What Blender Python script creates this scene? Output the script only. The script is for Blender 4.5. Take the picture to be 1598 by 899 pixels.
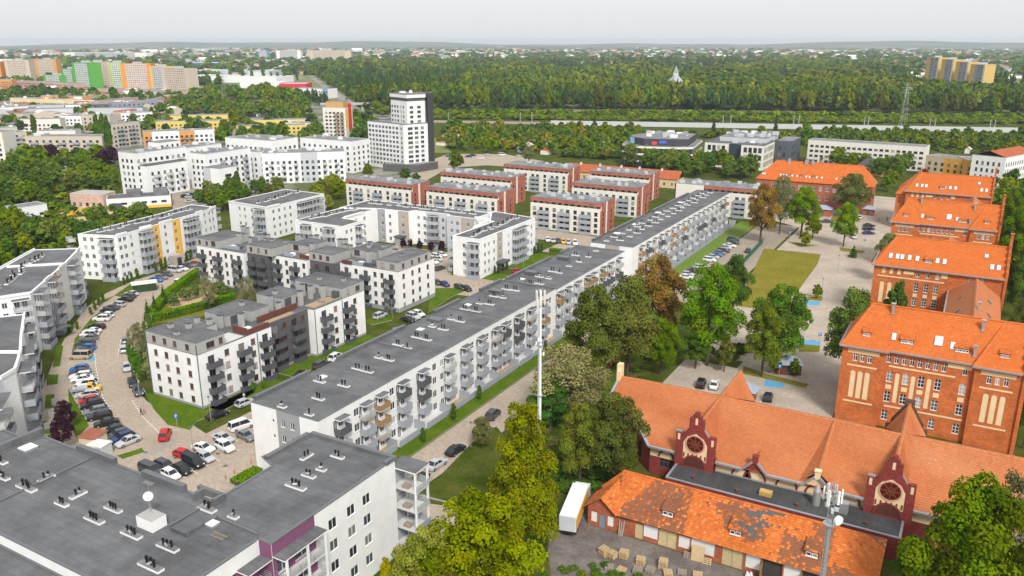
import bpy, bmesh, math, random
import numpy as np
from mathutils import Vector, Matrix
R = math.radians
random.seed(7); rng = np.random.default_rng(7)
for o in list(bpy.data.objects): bpy.data.objects.remove(o)
SC = bpy.context.scene
COL = SC.collection
# ---------------------------------------------------------------- camera, sky, sun, exposure
cam_d = bpy.data.cameras.new('camera'); cam = bpy.data.objects.new('camera', cam_d); COL.objects.link(cam)
cam.location = (0, 0, 70); cam.rotation_euler = (R(90 - 16.74), 0, R(29.6))
cam_d.sensor_width = 36; cam_d.lens = 28.72; cam_d.clip_start = .5; cam_d.clip_end = 40000
SC.camera = cam
SUN_EL, SUN_AZ = 43, 137      # azimuth: clockwise from +Y; the light comes from behind the camera
w = bpy.data.worlds.new('World'); SC.world = w; w.use_nodes = True
nt = w.node_tree; bg = nt.nodes['Background']
sky = nt.nodes.new('ShaderNodeTexSky'); sky.sky_type = 'NISHITA'; sky.sun_disc = False
sky.sun_elevation = R(SUN_EL); sky.sun_rotation = R(SUN_AZ)
sky.air_density = 1.0; sky.dust_density = 3.0; sky.ozone_density = 1.0
hs = nt.nodes.new('ShaderNodeHueSaturation'); hs.inputs['Saturation'].default_value = .12
mx = nt.nodes.new('ShaderNodeMix'); mx.data_type = 'RGBA'; mx.inputs[0].default_value = .82
nt.links.new(sky.outputs[0], hs.inputs['Color']); nt.links.new(hs.outputs[0], mx.inputs[6])
mx.inputs[7].default_value = (5.15, 5.25, 5.38, 1)      # the even cloud layer
nt.links.new(mx.outputs[2], bg.inputs[0]); bg.inputs[1].default_value = .1
sun_d = bpy.data.lights.new('sun', 'SUN'); sun_d.energy = 2.0; sun_d.angle = R(13); sun_d.color = (1, .96, .9)
sun = bpy.data.objects.new('sun', sun_d); COL.objects.link(sun)
sun.rotation_euler = (R(90 - SUN_EL), 0, R(180 - SUN_AZ))
vs = SC.view_settings; vs.view_transform = 'Standard'; vs.look = 'None'; vs.gamma = 1; vs.use_curve_mapping = False; vs.exposure = 0.85
cy = SC.cycles; cy.max_bounces = 6; cy.diffuse_bounces = 3; cy.glossy_bounces = 2; cy.transmission_bounces = 2
cy.volume_bounces = 1; cy.transparent_max_bounces = 8; cy.caustics_reflective = False; cy.caustics_refractive = False

# ---------------------------------------------------------------- materials
MATS = {}
def mat(name, col, rough=.8, var=.12, scale=.6, bump=0, bscale=8, spec=.3, metal=0, kind=None, objcol=False, **kw):
    if name in MATS: return MATS[name]
    m = bpy.data.materials.new(name); m.use_nodes = True; MATS[name] = m
    n = m.node_tree.nodes; L = m.node_tree.links; b = n['Principled BSDF']
    b.inputs['Roughness'].default_value = rough; b.inputs['Metallic'].default_value = metal
    b.inputs['Specular IOR Level'].default_value = spec
    tc = n.new('ShaderNodeTexCoord'); geo = n.new('ShaderNodeNewGeometry')
    def mixn(mode, fac, a, bb):
        x = n.new('ShaderNodeMix'); x.data_type = 'RGBA'; x.blend_type = mode
        for s, v in ((0, fac), (6, a), (7, bb)):
            if hasattr(v, 'is_linked') or hasattr(v, 'links'): L.new(v, x.inputs[s])
            else: x.inputs[s].default_value = v if s == 0 else (*v[:3], 1)
        return x.outputs[2]
    def noise(sc, det=4, ro=.6):
        t = n.new('ShaderNodeTexNoise'); t.inputs['Scale'].default_value = sc; t.inputs['Detail'].default_value = det
        t.inputs['Roughness'].default_value = ro; L.new(geo.outputs['Position'], t.inputs['Vector']); return t.outputs[0]
    def ramp(v, a, c, lo=0., hi=1.):
        r = n.new('ShaderNodeMapRange'); L.new(v, r.inputs[0]); r.inputs[1].default_value = a; r.inputs[2].default_value = c
        r.inputs[3].default_value = lo; r.inputs[4].default_value = hi; return r.outputs[0]
    base = col
    if objcol:
        oi = n.new('ShaderNodeObjectInfo'); base = oi.outputs['Color']
    out = base
    if kind == 'leaf':
        at = n.new('ShaderNodeAttribute'); at.attribute_name = 'tint'
        v = n.new('ShaderNodeHueSaturation'); L.new(base, v.inputs['Color']); L.new(ramp(at.outputs['Fac'], 0, 1, .6, 2.5), v.inputs['Value']); v.inputs['Saturation'].default_value = 1.12
        L.new(ramp(noise(.35, 2), .3, .7, .475, .525), v.inputs['Hue'])
        out = v.outputs[0]
        tr = n.new('ShaderNodeBsdfTranslucent'); L.new(out, tr.inputs[0])
        ms = n.new('ShaderNodeMixShader'); ms.inputs[0].default_value = .18
        L.new(b.outputs[0], ms.inputs[1]); L.new(tr.outputs[0], ms.inputs[2]); L.new(ms.outputs[0], n['Material Output'].inputs[0])
    elif kind == 'tile':       # roof tiles: tint attribute drives age per tile and painted shade on front edges
        at = n.new('ShaderNodeAttribute'); at.attribute_name = 'tint'
        cr = n.new('ShaderNodeValToRGB'); e = cr.color_ramp.elements
        cs = kw['ramp']; e[0].position, e[0].color = cs[0][0], (*cs[0][1], 1); e[1].position, e[1].color = cs[-1][0], (*cs[-1][1], 1)
        for p, c in cs[1:-1]:
            q = e.new(p); q.color = (*c, 1)
        L.new(at.outputs['Fac'], cr.inputs[0]); out = cr.outputs[0]
        out = mixn('MULTIPLY', .8, out, _gray(n, L, ramp(noise(.3, 3), .25, .75, .9, 1.08)))
    elif kind == 'felt':       # roofing felt laid in strips
        mp = n.new('ShaderNodeMapping'); L.new(geo.outputs['Position'], mp.inputs[0]); mp.inputs['Rotation'].default_value = (0, 0, R(kw.get('rot', 0)))
        br = n.new('ShaderNodeTexBrick'); L.new(mp.outputs[0], br.inputs[0]); br.inputs['Scale'].default_value = 1
        br.inputs['Brick Width'].default_value = 5; br.inputs['Row Height'].default_value = 1.0; br.inputs['Mortar Size'].default_value = .03
        br.inputs['Color1'].default_value = (.88, .88, .88, 1); br.inputs['Color2'].default_value = (1.08, 1.08, 1.08, 1); br.inputs['Mortar'].default_value = (.66, .66, .66, 1)
        out = mixn('MULTIPLY', .8, mixn('MULTIPLY', 1, col, _gray(n, L, ramp(noise(.16, 7, .72), .32, .7, .66, 1.38))), br.outputs[0])
    elif kind == 'brick':
        mp = n.new('ShaderNodeMapping'); L.new(tc.outputs['Object'], mp.inputs[0])
        cx = n.new('ShaderNodeCombineXYZ'); sx = n.new('ShaderNodeSeparateXYZ'); L.new(geo.outputs['Position'], sx.inputs[0])
        ad = n.new('ShaderNodeMath'); L.new(sx.outputs[0], ad.inputs[0]); L.new(sx.outputs[1], ad.inputs[1]); L.new(ad.outputs[0], cx.inputs[0]); L.new(sx.outputs[2], cx.inputs[1])
        br = n.new('ShaderNodeTexBrick'); L.new(cx.outputs[0], br.inputs[0]); br.inputs['Scale'].default_value = 1
        br.inputs['Brick Width'].default_value = kw.get('bw', .5); br.inputs['Row Height'].default_value = kw.get('bh', .2); br.inputs['Mortar Size'].default_value = .012
        br.inputs['Color1'].default_value = (*[c * .8 for c in col], 1); br.inputs['Color2'].default_value = (*[min(1, c * 1.2) for c in col], 1)
        br.inputs['Mortar'].default_value = (*[c * .85 + .03 for c in col], 1)
        out = mixn('MULTIPLY', .8, br.outputs[0], _gray(n, L, ramp(noise(.35, 5), .3, .7, .75, 1.2)))
    elif kind == 'pane':
        oi = n.new('ShaderNodeObjectInfo')
        cr = n.new('ShaderNodeValToRGB'); cr.color_ramp.interpolation = 'CONSTANT'; e = cr.color_ramp.elements
        e[0].color = (.025, .03, .04, 1); e[1].position = .45; e[1].color = (.05, .06, .08, 1)
        for p, c in ((.7, (.09, .1, .11, 1)), (.86, (.22, .21, .2, 1)), (.95, (.4, .4, .38, 1))):
            q = e.new(p); q.color = c
        L.new(oi.outputs['Random'], cr.inputs[0]); out = cr.outputs[0]
    elif kind == 'patch':      # two-tone natural ground
        out = mixn('MIX', ramp(noise(scale, 6, .65), kw.get('lo', .4), kw.get('hi', .6)), col, kw['col2'])
        out = mixn('MULTIPLY', .6, out, _gray(n, L, ramp(noise(scale * 9, 4), .3, .7, .6, 1.25)))
    elif kind == 'pavers':
        mp = n.new('ShaderNodeMapping'); L.new(geo.outputs['Position'], mp.inputs[0]); mp.inputs['Rotation'].default_value = (0, 0, R(kw.get('rot', 0)))
        br = n.new('ShaderNodeTexBrick'); L.new(mp.outputs[0], br.inputs[0]); br.inputs['Scale'].default_value = 1
        br.inputs['Brick Width'].default_value = kw.get('bw', .6); br.inputs['Row Height'].default_value = kw.get('bh', .3); br.inputs['Mortar Size'].default_value = .02
        br.inputs['Color1'].default_value = (.9, .9, .9, 1); br.inputs['Color2'].default_value = (1.1, 1.1, 1.1, 1); br.inputs['Mortar'].default_value = (.6, .6, .6, 1)
        out = mixn('MULTIPLY', .6, mixn('MIX', ramp(noise(.12, 6, .7), .35, .65), col, kw.get('col2', tuple(c * .8 for c in col))), br.outputs[0])
        out = mixn('MULTIPLY', .7, out, _gray(n, L, ramp(noise(1.3, 5), .3, .7, .75, 1.2)))
    elif kind == 'facade':     # far slab blocks, windows and balconies under a pixel across
        cx = n.new('ShaderNodeCombineXYZ'); sx = n.new('ShaderNodeSeparateXYZ'); L.new(geo.outputs['Position'], sx.inputs[0])
        ad = n.new('ShaderNodeMath'); L.new(sx.outputs[0], ad.inputs[0]); L.new(sx.outputs[1], ad.inputs[1]); L.new(ad.outputs[0], cx.inputs[0]); L.new(sx.outputs[2], cx.inputs[1])
        br = n.new('ShaderNodeTexBrick'); L.new(cx.outputs[0], br.inputs[0]); br.inputs['Scale'].default_value = 1; br.offset = 0
        br.inputs['Brick Width'].default_value = 4.2; br.inputs['Row Height'].default_value = 3; br.inputs['Mortar Size'].default_value = .75
        br.inputs['Mortar Smooth'].default_value = 0
        br.inputs['Color1'].default_value = (.12, .12, .13, 1); br.inputs['Color2'].default_value = (.32, .3, .28, 1); br.inputs['Mortar'].default_value = (*col, 1)
        out = br.outputs[0]
    elif var:
        lo, hi = 1 - var, 1 + var
        out = mixn('MULTIPLY', 1, base, _gray(n, L, ramp(noise(scale, 6, .65), .3, .7, lo, hi)))
    if hasattr(out, 'links'): L.new(out, b.inputs['Base Color'])
    else: b.inputs['Base Color'].default_value = (*out[:3], 1)
    if bump:
        bp = n.new('ShaderNodeBump'); bp.inputs['Strength'].default_value = bump; bp.inputs['Distance'].default_value = .05
        L.new(noise(bscale, 4), bp.inputs['Height']); L.new(bp.outputs[0], b.inputs['Normal'])
    return m
def _gray(n, L, v):
    c = n.new('ShaderNodeCombineColor')
    for i in range(3): L.new(v, c.inputs[i])
    return c.outputs[0]

WHITE = mat('white_render', (.77, .77, .765), .85, .07, .35)
OFFW = mat('cream_render', (.72, .69, .62), .85, .06, .4)
LGREY = mat('light_grey_render', (.5, .52, .54), .85, .06)
GREY = mat('grey_render', (.3, .31, .32), .85, .06)
PENT = mat('penthouse_grey_render', (.36, .355, .34), .85, .08)
TAUPE = mat('taupe_render', (.4, .35, .31), .85, .06)
DARK = mat('charcoal_cladding', (.1, .095, .1), .7, .12, 1.5)
PURPLE = mat('purple_render', (.2, .075, .15), .85, .06)
YELLOW = mat('yellow_render', (.8, .47, .07), .85, .05)
ORANGE = mat('orange_render', (.85, .25, .03), .85, .05)
REDTILE = mat('red_clinker', (.4, .13, .085), .75, .1, 1, kind='brick', bw=.9, bh=.45)
SBRICK = mat('school_brick', (.5, .135, .035), .85, kind='brick')
HBRICK = mat('dark_red_brick', (.22, .035, .03), .8, kind='brick')
GBRICK = mat('old_red_brick', (.36, .11, .055), .85, kind='brick')
CREAM = mat('cream_plaster', (.74, .58, .34), .85, .08)
FELT = mat('roofing_felt', (.122, .125, .131), .9, kind='felt', bump=.15, bscale=30)
FELT2 = mat('grey_roofing_felt', (.2, .2, .205), .9, kind='felt', rot=90)
FELTD = mat('black_roofing_felt', (.06, .06, .062), .9, kind='felt', rot=90)
COPE = mat('coping_metal', (.16, .165, .175), .45, .05, metal=.3)
ZINC = mat('zinc_sheet', (.4, .42, .45), .4, .12, metal=.5)
STEEL = mat('galvanised_steel', (.5, .52, .54), .4, .1, metal=.6)
BLACKP = mat('black_plastic', (.012, .012, .013), .5, 0)
WFRAME = mat('white_window_frame', (.75, .75, .74), .5, 0)
BFRAME = mat('brown_window_frame', (.2, .075, .045), .5, 0)
DFRAME = mat('dark_window_frame', (.05, .05, .055), .5, 0)
PANE = mat('window_pane', (.03, .035, .045), .06, kind='pane', spec=.5)
GLASSR = mat('railing_glass', (.5, .55, .57), .1, .05, spec=.5); GLASSR.node_tree.nodes['Principled BSDF'].inputs['Alpha'].default_value = .4
GREYR = mat('grey_railing_panel', (.33, .35, .39), .6, .05)
DARKR = mat('dark_railing_panel', (.085, .09, .1), .6, .05)
WOODR = mat('wooden_railing', (.32, .2, .1), .7, .15)
SLAB = mat('balcony_slab', (.55, .55, .54), .8, .06)
SLABB = mat('balcony_wood_slab', (.38, .28, .17), .8, .1)
PAVE = mat('beige_pavers', (.42, .345, .27), .9, kind='pavers', col2=(.36, .295, .23), rot=25)
PAVE2 = mat('yard_pavers', (.45, .38, .305), .9, kind='pavers', col2=(.36, .305, .25), bw=3, bh=3)
PAVE3 = mat('parking_pavers', (.36, .295, .235), .9, kind='pavers', col2=(.3, .25, .2), rot=40)
ASPH = mat('asphalt', (.13, .125, .12), .9, .2, .3)
DIRT = mat('dirt_yard', (.13, .11, .1), .95, kind='patch', scale=.25, col2=(.2, .175, .155), bump=.3)
SAND = mat('sand', (.5, .36, .2), .95, .15)
LAWN = mat('lush_lawn', (.065, .125, .006), .95, spec=.05, kind='patch', scale=.25, col2=(.1, .145, .012), bump=.5, bscale=20)
DRY = mat('dry_lawn', (.17, .16, .016), .95, spec=.05, kind='patch', scale=.12, col2=(.22, .185, .03), bump=.4, bscale=15)
MEADOW = mat('rough_meadow', (.045, .075, .006), .95, spec=.05, kind='patch', scale=.2, col2=(.09, .095, .02), bump=.6, bscale=6)
LINE = mat('white_paint', (.72, .72, .7), .7, .15, 2)
BLUEP = mat('blue_paint', (.11, .33, .55), .7, .12, 2)
KERB = mat('kerb_concrete', (.42, .4, .37), .9, .1)
BARK = mat('bark', (.09, .065, .045), .95, .25, 3)
LEAF = mat('foliage', (.06, .1, .02), .85, kind='leaf', objcol=True, spec=.04)
PAINT = mat('car_paint', (.5, .5, .5), .28, 0, objcol=True, spec=.5)
OBJP = mat('matt_paint', (.5, .5, .5), .75, .08, objcol=True)
CGLASS = mat('car_glass', (.02, .024, .03), .08, 0, spec=.6)
TYRE = mat('tyre_rubber', (.015, .015, .015), .8, 0)
RIM = mat('wheel_rim', (.4, .4, .42), .35, 0, metal=.7)
LAMPW = mat('headlamp_lens', (.7, .72, .75), .15, 0)
LAMPR = mat('tail_lamp_lens', (.35, .01, .01), .2, 0)
WOOD = mat('pale_wood', (.5, .36, .2), .8, .2, 4)
OLDWOOD = mat('grey_wood', (.3, .25, .2), .85, .2, 4)
SKIN = mat('skin', (.5, .3, .2), .6, 0)
TILE_O = mat('new_clay_tile', (.7, .17, .03), .75, kind='tile', ramp=[(0, (.4, .09, .014)), (.5, (.53, .13, .022)), (1, (.62, .19, .05))])
TILE_H = mat('hall_clay_tile', (.7, .22, .08), .75, kind='tile', ramp=[(0, (.34, .095, .03)), (.5, (.46, .15, .052)), (.85, (.52, .2, .085)), (1, (.54, .27, .15))])
TILE_G = mat('weathered_clay_tile', (.6, .15, .03), .85, kind='tile', ramp=[(0, (.1, .1, .105)), (.06, (.12, .11, .11)), (.1, (.2, .085, .045)), (.34, (.27, .1, .045)), (.42, (.46, .11, .022)), (.8, (.6, .16, .03)), (1, (.64, .25, .07))])

# ---------------------------------------------------------------- mesh helpers
class MB:
    def __init__(s): s.v = []; s.f = []; s.m = []; s.t = []
    def quad(s, a, b, c, d, m=0): s.poly((a, b, c, d), m)
    def poly(s, pts, m=0, t=0):
        n = len(s.v); s.v += [tuple(p) for p in pts]; s.f.append(tuple(range(n, n + len(pts)))); s.m.append(m); s.t.append(t)
    def box(s, x0, y0, z0, x1, y1, z1, m=0, mt=None, bottom=True):
        mt = m if mt is None else mt
        a = [(x0, y0), (x1, y0), (x1, y1), (x0, y1)]
        s.prism(a, z0, z1, m, mt, bottom)
    def prism(s, pts, z0, z1, m=0, mt=None, bottom=False):      # pts CCW
        mt = m if mt is None else mt
        n = len(pts)
        for i in range(n):
            p, q = pts[i], pts[(i + 1) % n]
            s.quad((p[0], p[1], z0), (q[0], q[1], z0), (q[0], q[1], z1), (p[0], p[1], z1), m)
        s.poly([(p[0], p[1], z1) for p in pts], mt)
        if bottom: s.poly([(p[0], p[1], z0) for p in reversed(pts)], m)
    def bar(s, p, q, w, m=0, h=None):                            # square bar from p to q
        p = Vector(p); q = Vector(q); d = (q - p).normalized(); h = h or w
        up = Vector((0, 0, 1)) if abs(d.z) < .95 else Vector((1, 0, 0))
        a = d.cross(up).normalized() * w / 2; b = a.cross(d).normalized() * h / 2
        c = [p + a + b, p - a + b, p - a - b, p + a - b]; e = [x + (q - p) for x in c]
        for i in range(4): j = (i + 1) % 4; s.quad(c[i], c[j], e[j], e[i], m)
        s.poly(c[::-1], m); s.poly(e, m)
    def cyl(s, c, r, h, n=8, m=0, r2=None, axis='z', cap=True):
        r2 = r if r2 is None else r2; A = []; B = []
        for i in range(n):
            t = 2 * math.pi * i / n; ca, sa = math.cos(t), math.sin(t)
            if axis == 'z': A.append((c[0] + r * ca, c[1] + r * sa, c[2])); B.append((c[0] + r2 * ca, c[1] + r2 * sa, c[2] + h))
            elif axis == 'y': A.append((c[0] + r * sa, c[1], c[2] + r * ca)); B.append((c[0] + r2 * sa, c[1] + h, c[2] + r2 * ca))
            else: A.append((c[0], c[1] + r * ca, c[2] + r * sa)); B.append((c[0] + h, c[1] + r2 * ca, c[2] + r2 * sa))
        for i in range(n): j = (i + 1) % n; s.quad(A[i], A[j], B[j], B[i], m)
        if cap: s.poly(B, m); s.poly(A[::-1], m)
    def mesh(s, name, mats):
        me = bpy.data.meshes.new(name); me.from_pydata(s.v, [], s.f)
        for m in (mats if isinstance(mats, (list, tuple)) else [mats]): me.materials.append(m)
        if any(s.m): me.polygons.foreach_set('material_index', s.m)
        if any(s.t):
            at = me.attributes.new('tint', 'FLOAT', 'FACE'); at.data.foreach_set('value', s.t)
        me.update(); return me
def link(name, me, parent=None, loc=(0, 0, 0), rz=0, label=None, cat=None, group=None, kind=None, col=None, sc=None):
    o = bpy.data.objects.new(name, me); COL.objects.link(o)
    o.location = (loc[0], loc[1], loc[2] if len(loc) > 2 else 0)
    if rz: o.rotation_euler = (0, 0, rz)
    if sc: o.scale = sc
    if parent: o.parent = parent
    if label: o['label'] = label
    if cat: o['category'] = cat
    if group: o['group'] = group
    if kind: o['kind'] = kind
    if col: o.color = (*col[:3], 1)
    return o
def thing(name, label, cat, loc=(0, 0, 0), rz=0, group=None, **k): return link(name, None, None, loc, rz, label, cat, group, **k)
def copy_tree(o, parent=None):
    c = o.copy(); COL.objects.link(c)
    if parent: c.parent = parent
    for ch in o.children: copy_tree(ch, c)
    return c
def inpoly(x, y, P):
    r = False; n = len(P)
    for i in range(n):
        (x0, y0), (x1, y1) = P[i][:2], P[i - 1][:2]
        if (y0 > y) != (y1 > y) and x < (x1 - x0) * (y - y0) / (y1 - y0) + x0: r = not r
    return r
CACHE = {}
def cached(key, fn):
    if key not in CACHE: CACHE[key] = fn()
    return CACHE[key]

# ---------------------------------------------------------------- building helpers
def window_mesh(w, h, fr, mull=1, trans=0, arch=False, sill=True):
    def mk():
        b = MB(); t = .07; y0, y1 = .07, .14
        b.box(0, y0, 0, t, y1, h); b.box(w - t, y0, 0, w, y1, h); b.box(t, y0, 0, w - t, y1, t); b.box(t, y0, h - t, w - t, y1, h)
        for i in range(mull):
            x = w * (i + 1) / (mull + 1); b.box(x - .04, y0 - .003, t, x + .04, y1, h - t)
        for i in range(trans):
            z = h * (.68 if trans == 1 else (i + 1) / (trans + 1)); b.box(t, y0 - .005, z - .035, w - t, y1, z + .035)
        if sill: b.box(-.06, -.08, -.07, w + .06, y0, -.005, 0)
        b.quad((t, .11, t), (w - t, .11, t), (w - t, .11, h - t), (t, .11, h - t), 1)
        return b.mesh('window', [fr, PANE])
    return cached(('win', w, h, fr.name, mull, trans, sill), mk)
def wallseg(b, p0, p1, z0, z1, holes, mi=0, rev=.16):
    p0 = Vector(p0[:2]); p1 = Vector(p1[:2]); L = (p1 - p0).length
    if L < .01: return
    d = (p1 - p0) / L; n = Vector((d.y, -d.x))
    holes = [(max(.02, a), min(L - .02, c), max(z0 + .0, e), min(z1 - .02, g)) for a, c, e, g in holes if a < L - .3 and c > .3 and g > z0 and e < z1 - .2]
    us = sorted({0, L, *[x for h in holes for x in h[:2]]}); vz = sorted({z0, z1, *[x for h in holes for x in h[2:]]})
    pt = lambda u, v, i=0: (p0.x + d.x * u - n.x * i, p0.y + d.y * u - n.y * i, v)
    for j in range(len(vz) - 1):
        v0, v1 = vz[j], vz[j + 1]; vm = (v0 + v1) / 2; st = None
        for i in range(len(us) - 1):
            um = (us[i] + us[i + 1]) / 2
            hole = any(h[0] < um < h[1] and h[2] < vm < h[3] for h in holes)
            if not hole and st is None: st = us[i]
            if hole and st is not None: b.quad(pt(st, v0), pt(us[i], v0), pt(us[i], v1), pt(st, v1), mi); st = None
        if st is not None: b.quad(pt(st, v0), pt(L, v0), pt(L, v1), pt(st, v1), mi)
    for a, c, e, g in holes:
        b.quad(pt(a, e), pt(c, e), pt(c, e, rev), pt(a, e, rev), mi); b.quad(pt(a, g, rev), pt(c, g, rev), pt(c, g), pt(a, g), mi)
        b.quad(pt(a, e), pt(a, e, rev), pt(a, g, rev), pt(a, g), mi); b.quad(pt(c, e, rev), pt(c, e), pt(c, g), pt(c, g, rev), mi)
BAL = {'glass': GLASSR, 'solid': GREYR, 'dark': DARKR, 'wood': WOODR}
def balcony_parts(w, d, style, slabm=None):
    def mk():
        b = MB(); b.box(-w / 2, -d, -.18, w / 2, 0, 0); sl = b.mesh('balcony', [slabm or SLAB])
        r = MB(); t = .05; hh = 1.05
        if style == 'rail':
            for x0, y0, x1, y1 in ((-w / 2, -d, w / 2, -d), (-w / 2, -d, -w / 2, 0), (w / 2, -d, w / 2, 0)):
                for z in (.25, .5, .75, 1.0): r.bar((x0, y0, z), (x1, y1, z), .04)
            for x in (-w / 2, -w / 6, w / 6, w / 2): r.bar((x, -d, 0), (x, -d, 1.05), .06)
        else:
            z0 = -.25 if style in ('solid', 'dark') else .06
            r.box(-w / 2 - t, -d - t, z0, w / 2 + t, -d - .002, hh); r.box(-w / 2 - t, -d, z0, -w / 2 - .002, 0, hh); r.box(w / 2 + .002, -d, z0, w / 2 + t, 0, hh)
            r.bar((-w / 2 - t, -d - t / 2, hh + .03), (w / 2 + t, -d - t / 2, hh + .03), .08)
        return sl, r.mesh('railing', [BAL.get(style, STEEL)])
    return cached(('bal', w, d, style, slabm.name if slabm else ''), mk)
class Bld:
    """one building: an Empty at its base that parents walls, roofs, windows, balconies"""
    def __init__(s, name, label, cat, at, group=None, far=False):
        s.o = thing(name, label, cat, (at[0], at[1], 0), group=group); s.x, s.y = at[:2]; s.far = far
    def rel(s, p): return (p[0] - s.x, p[1] - s.y, *(p[2:]))
    def part(s, name, b, mats, parent=None, kind=None):
        for i, p in enumerate(b.v): b.v[i] = (p[0] - s.x, p[1] - s.y, p[2])
        return link(name, b.mesh(name, mats), parent or s.o, kind=kind)
    def put(s, name, me, p, rz=0, parent=None, sc=None):
        return link(name, me, parent or s.o, (p[0] - s.x, p[1] - s.y, p[2]), rz, sc=sc)
    def window(s, p0, d, u, z, w, h, fr, mull=1, trans=0, sill=True):
        a = math.atan2(d.y, d.x)
        return s.put('window', window_mesh(round(w, 2), round(h, 2), fr, mull, trans, sill), (p0[0] + d.x * u, p0[1] + d.y * u, z), a)
    def balcony(s, p0, d, u, z, w, dep, style, slabm=None):
        a = math.atan2(d.y, d.x); sl, ra = balcony_parts(round(w, 2), round(dep, 2), style, slabm)
        q = s.put('balcony', sl, (p0[0] + d.x * u, p0[1] + d.y * u, z), a)
        link('railing', ra, q); return q
    def canopy(s, p0, d, u, z, w, dep, m=None):
        def mk():
            b = MB(); b.prism([(-w / 2, -dep), (w / 2, -dep), (w / 2, 0), (-w / 2, 0)], 0, .16, 0, 1, True); return b.mesh('canopy', [WHITE, m or FELT])
        s.put('canopy', cached(('can', w, dep, (m or FELT).name), mk), (p0[0] + d.x * u, p0[1] + d.y * u, z), math.atan2(d.y, d.x))
    def body(s, poly, z, edges={}, wm=None, z0=0, roof=None, cope=.22, coph=.12, plinth=None, parapet=0, name='wall', copem=None):
        """walls round a CCW polygon. edges[i] = dict(rows=[z..], cols=[(u,w,h,dz)], bands=[(u0,u1,mat)], fr, mull, bal=[...])"""
        wm = wm or WHITE; mats = [wm]; b = MB(); n = len(poly)
        for i in range(n):
            p, q = Vector(poly[i][:2]), Vector(poly[(i + 1) % n][:2]); L = (q - p).length; d = (q - p) / L
            e = edges.get(i, {}); holes = []; fr = e.get('fr', WFRAME)
            for zr in e.get('rows', ()):
                for c in e.get('cols', ()):
                    u, ww, hh = c[:3]; dz = c[3] if len(c) > 3 else 0
                    if len(c) > 4 and zr not in c[4]: continue
                    if u - ww / 2 < .1 or u + ww / 2 > L - .1: continue
                    holes.append((u - ww / 2, u + ww / 2, zr + dz, zr + dz + hh))
                    s.window(p, d, u - ww / 2, zr + dz, ww, hh, fr, e.get('mull', 1) if ww > .8 else 0, e.get('trans', 0), e.get('sill', True))
            bands = e.get('bands') or [(0, L, wm)]
            for u0, u1, m in bands:
                if m not in mats: mats.append(m)
                u1 = min(u1, L)
                hh = [(a - u0, c - u0, f, g) for a, c, f, g in holes if u0 <= (a + c) / 2 < u1]
                wallseg(b, p + d * u0, p + d * u1, z0, z, hh, mats.index(m))
            for (u, zb, w, dep, st, *r) in e.get('bal', ()): s.balcony(p, d, u, zb, w, dep, st, *(r[:1]))
            for (u, zb, w, dep, *r) in e.get('can', ()): s.canopy(p, d, u, zb, w, dep, *r)
        wo = s.part(name, b, mats)
        r = MB(); rz = z - parapet - .02
        r.poly([(p[0], p[1], rz) for p in poly], 0)
        if parapet:      # inner parapet faces
            for i in range(n):
                p, q = poly[i], poly[(i + 1) % n]; r.quad((q[0], q[1], rz), (p[0], p[1], rz), (p[0], p[1], z), (q[0], q[1], z), 1)
        if cope:
            for i in range(n):
                p, q = Vector(poly[i][:2]), Vector(poly[(i + 1) % n][:2]); d = (q - p).normalized(); k = Vector((d.y, -d.x))
                e0 = p - d * .04 + k * .06; e1 = q - d * (cope + .03) + k * .06
                r.prism([e0, e1, e1 - k * (cope + .06), e0 - k * (cope + .06)], z - .012, z + coph, 1, 1)
        ro = s.part('roof', r, [roof or FELT, copem or COPE]); s.roof = ro
        if plinth:
            b = MB()
            for i in range(n):
                p, q = Vector(poly[i][:2]), Vector(poly[(i + 1) % n][:2]); d = (q - p).normalized(); k = Vector((d.y, -d.x)) * .04
                b.quad((*(p + k), z0), (*(q + k), z0), (*(q + k), z0 + plinth), (*(p + k), z0 + plinth)); b.quad((*(p + k), z0 + plinth), (*(q + k), z0 + plinth), (*q, z0 + plinth), (*p, z0 + plinth))
            s.part('plinth', b, [GREY])
        return wo
    def vent(s, x, y, z, rz=0, n=2, big=1., curb=None):
        cu = cached(('curb', n, big), lambda: _curb(n, big))
        q = s.put('vent_curb', cu, (x, y, z), rz)
        if s.far: return q
        pm = cached(('pipe',), lambda: _pipe()); pm2 = cached(('cowl',), lambda: _cowl())
        for i in range(n):
            link('vent_pipe', pm, q, ((i - (n - 1) / 2) * .62 * big, random.uniform(-.1, .1), .3), 0, sc=(big, big, big))
        if random.random() < .5: link('vent_cowl', pm2, q, (.1, -.22, .3), random.random() * 3, sc=(big,) * 3)
        return q
def _curb(n, big):
    b = MB(); w = (.45 + .4 * n) * big
    b.box(-w, -.42 * big, 0, w, .42 * big, .3, 0, 1); return b.mesh('vent_curb', [WHITE, FELT2])
def _pipe():
    b = MB(); b.cyl((0, 0, 0), .13, .66, 8); b.cyl((0, 0, .66), .2, .14, 8); b.cyl((0, 0, .84), .16, .14, 8, r2=.08); return b.mesh('vent_pipe', [BLACKP])
def _cowl():
    b = MB(); b.cyl((0, 0, 0), .09, .3, 8); b.cyl((-.3, 0, .36), .16, .6, 8, axis='x'); return b.mesh('vent_cowl', [STEEL])
def cols_grid(L, pitch, w, h, dz=0, m=1.5):
    n = max(1, int((L - 2 * m) / pitch) + 1); st = (L - (n - 1) * pitch) / 2
    return [(st + i * pitch, w, h, dz) for i in range(n)]
def rect(x0, y0, x1, y1): return [(x0, y0), (x1, y0), (x1, y1), (x0, y1)]     # edges: 0 south, 1 east, 2 north, 3 west
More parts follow.
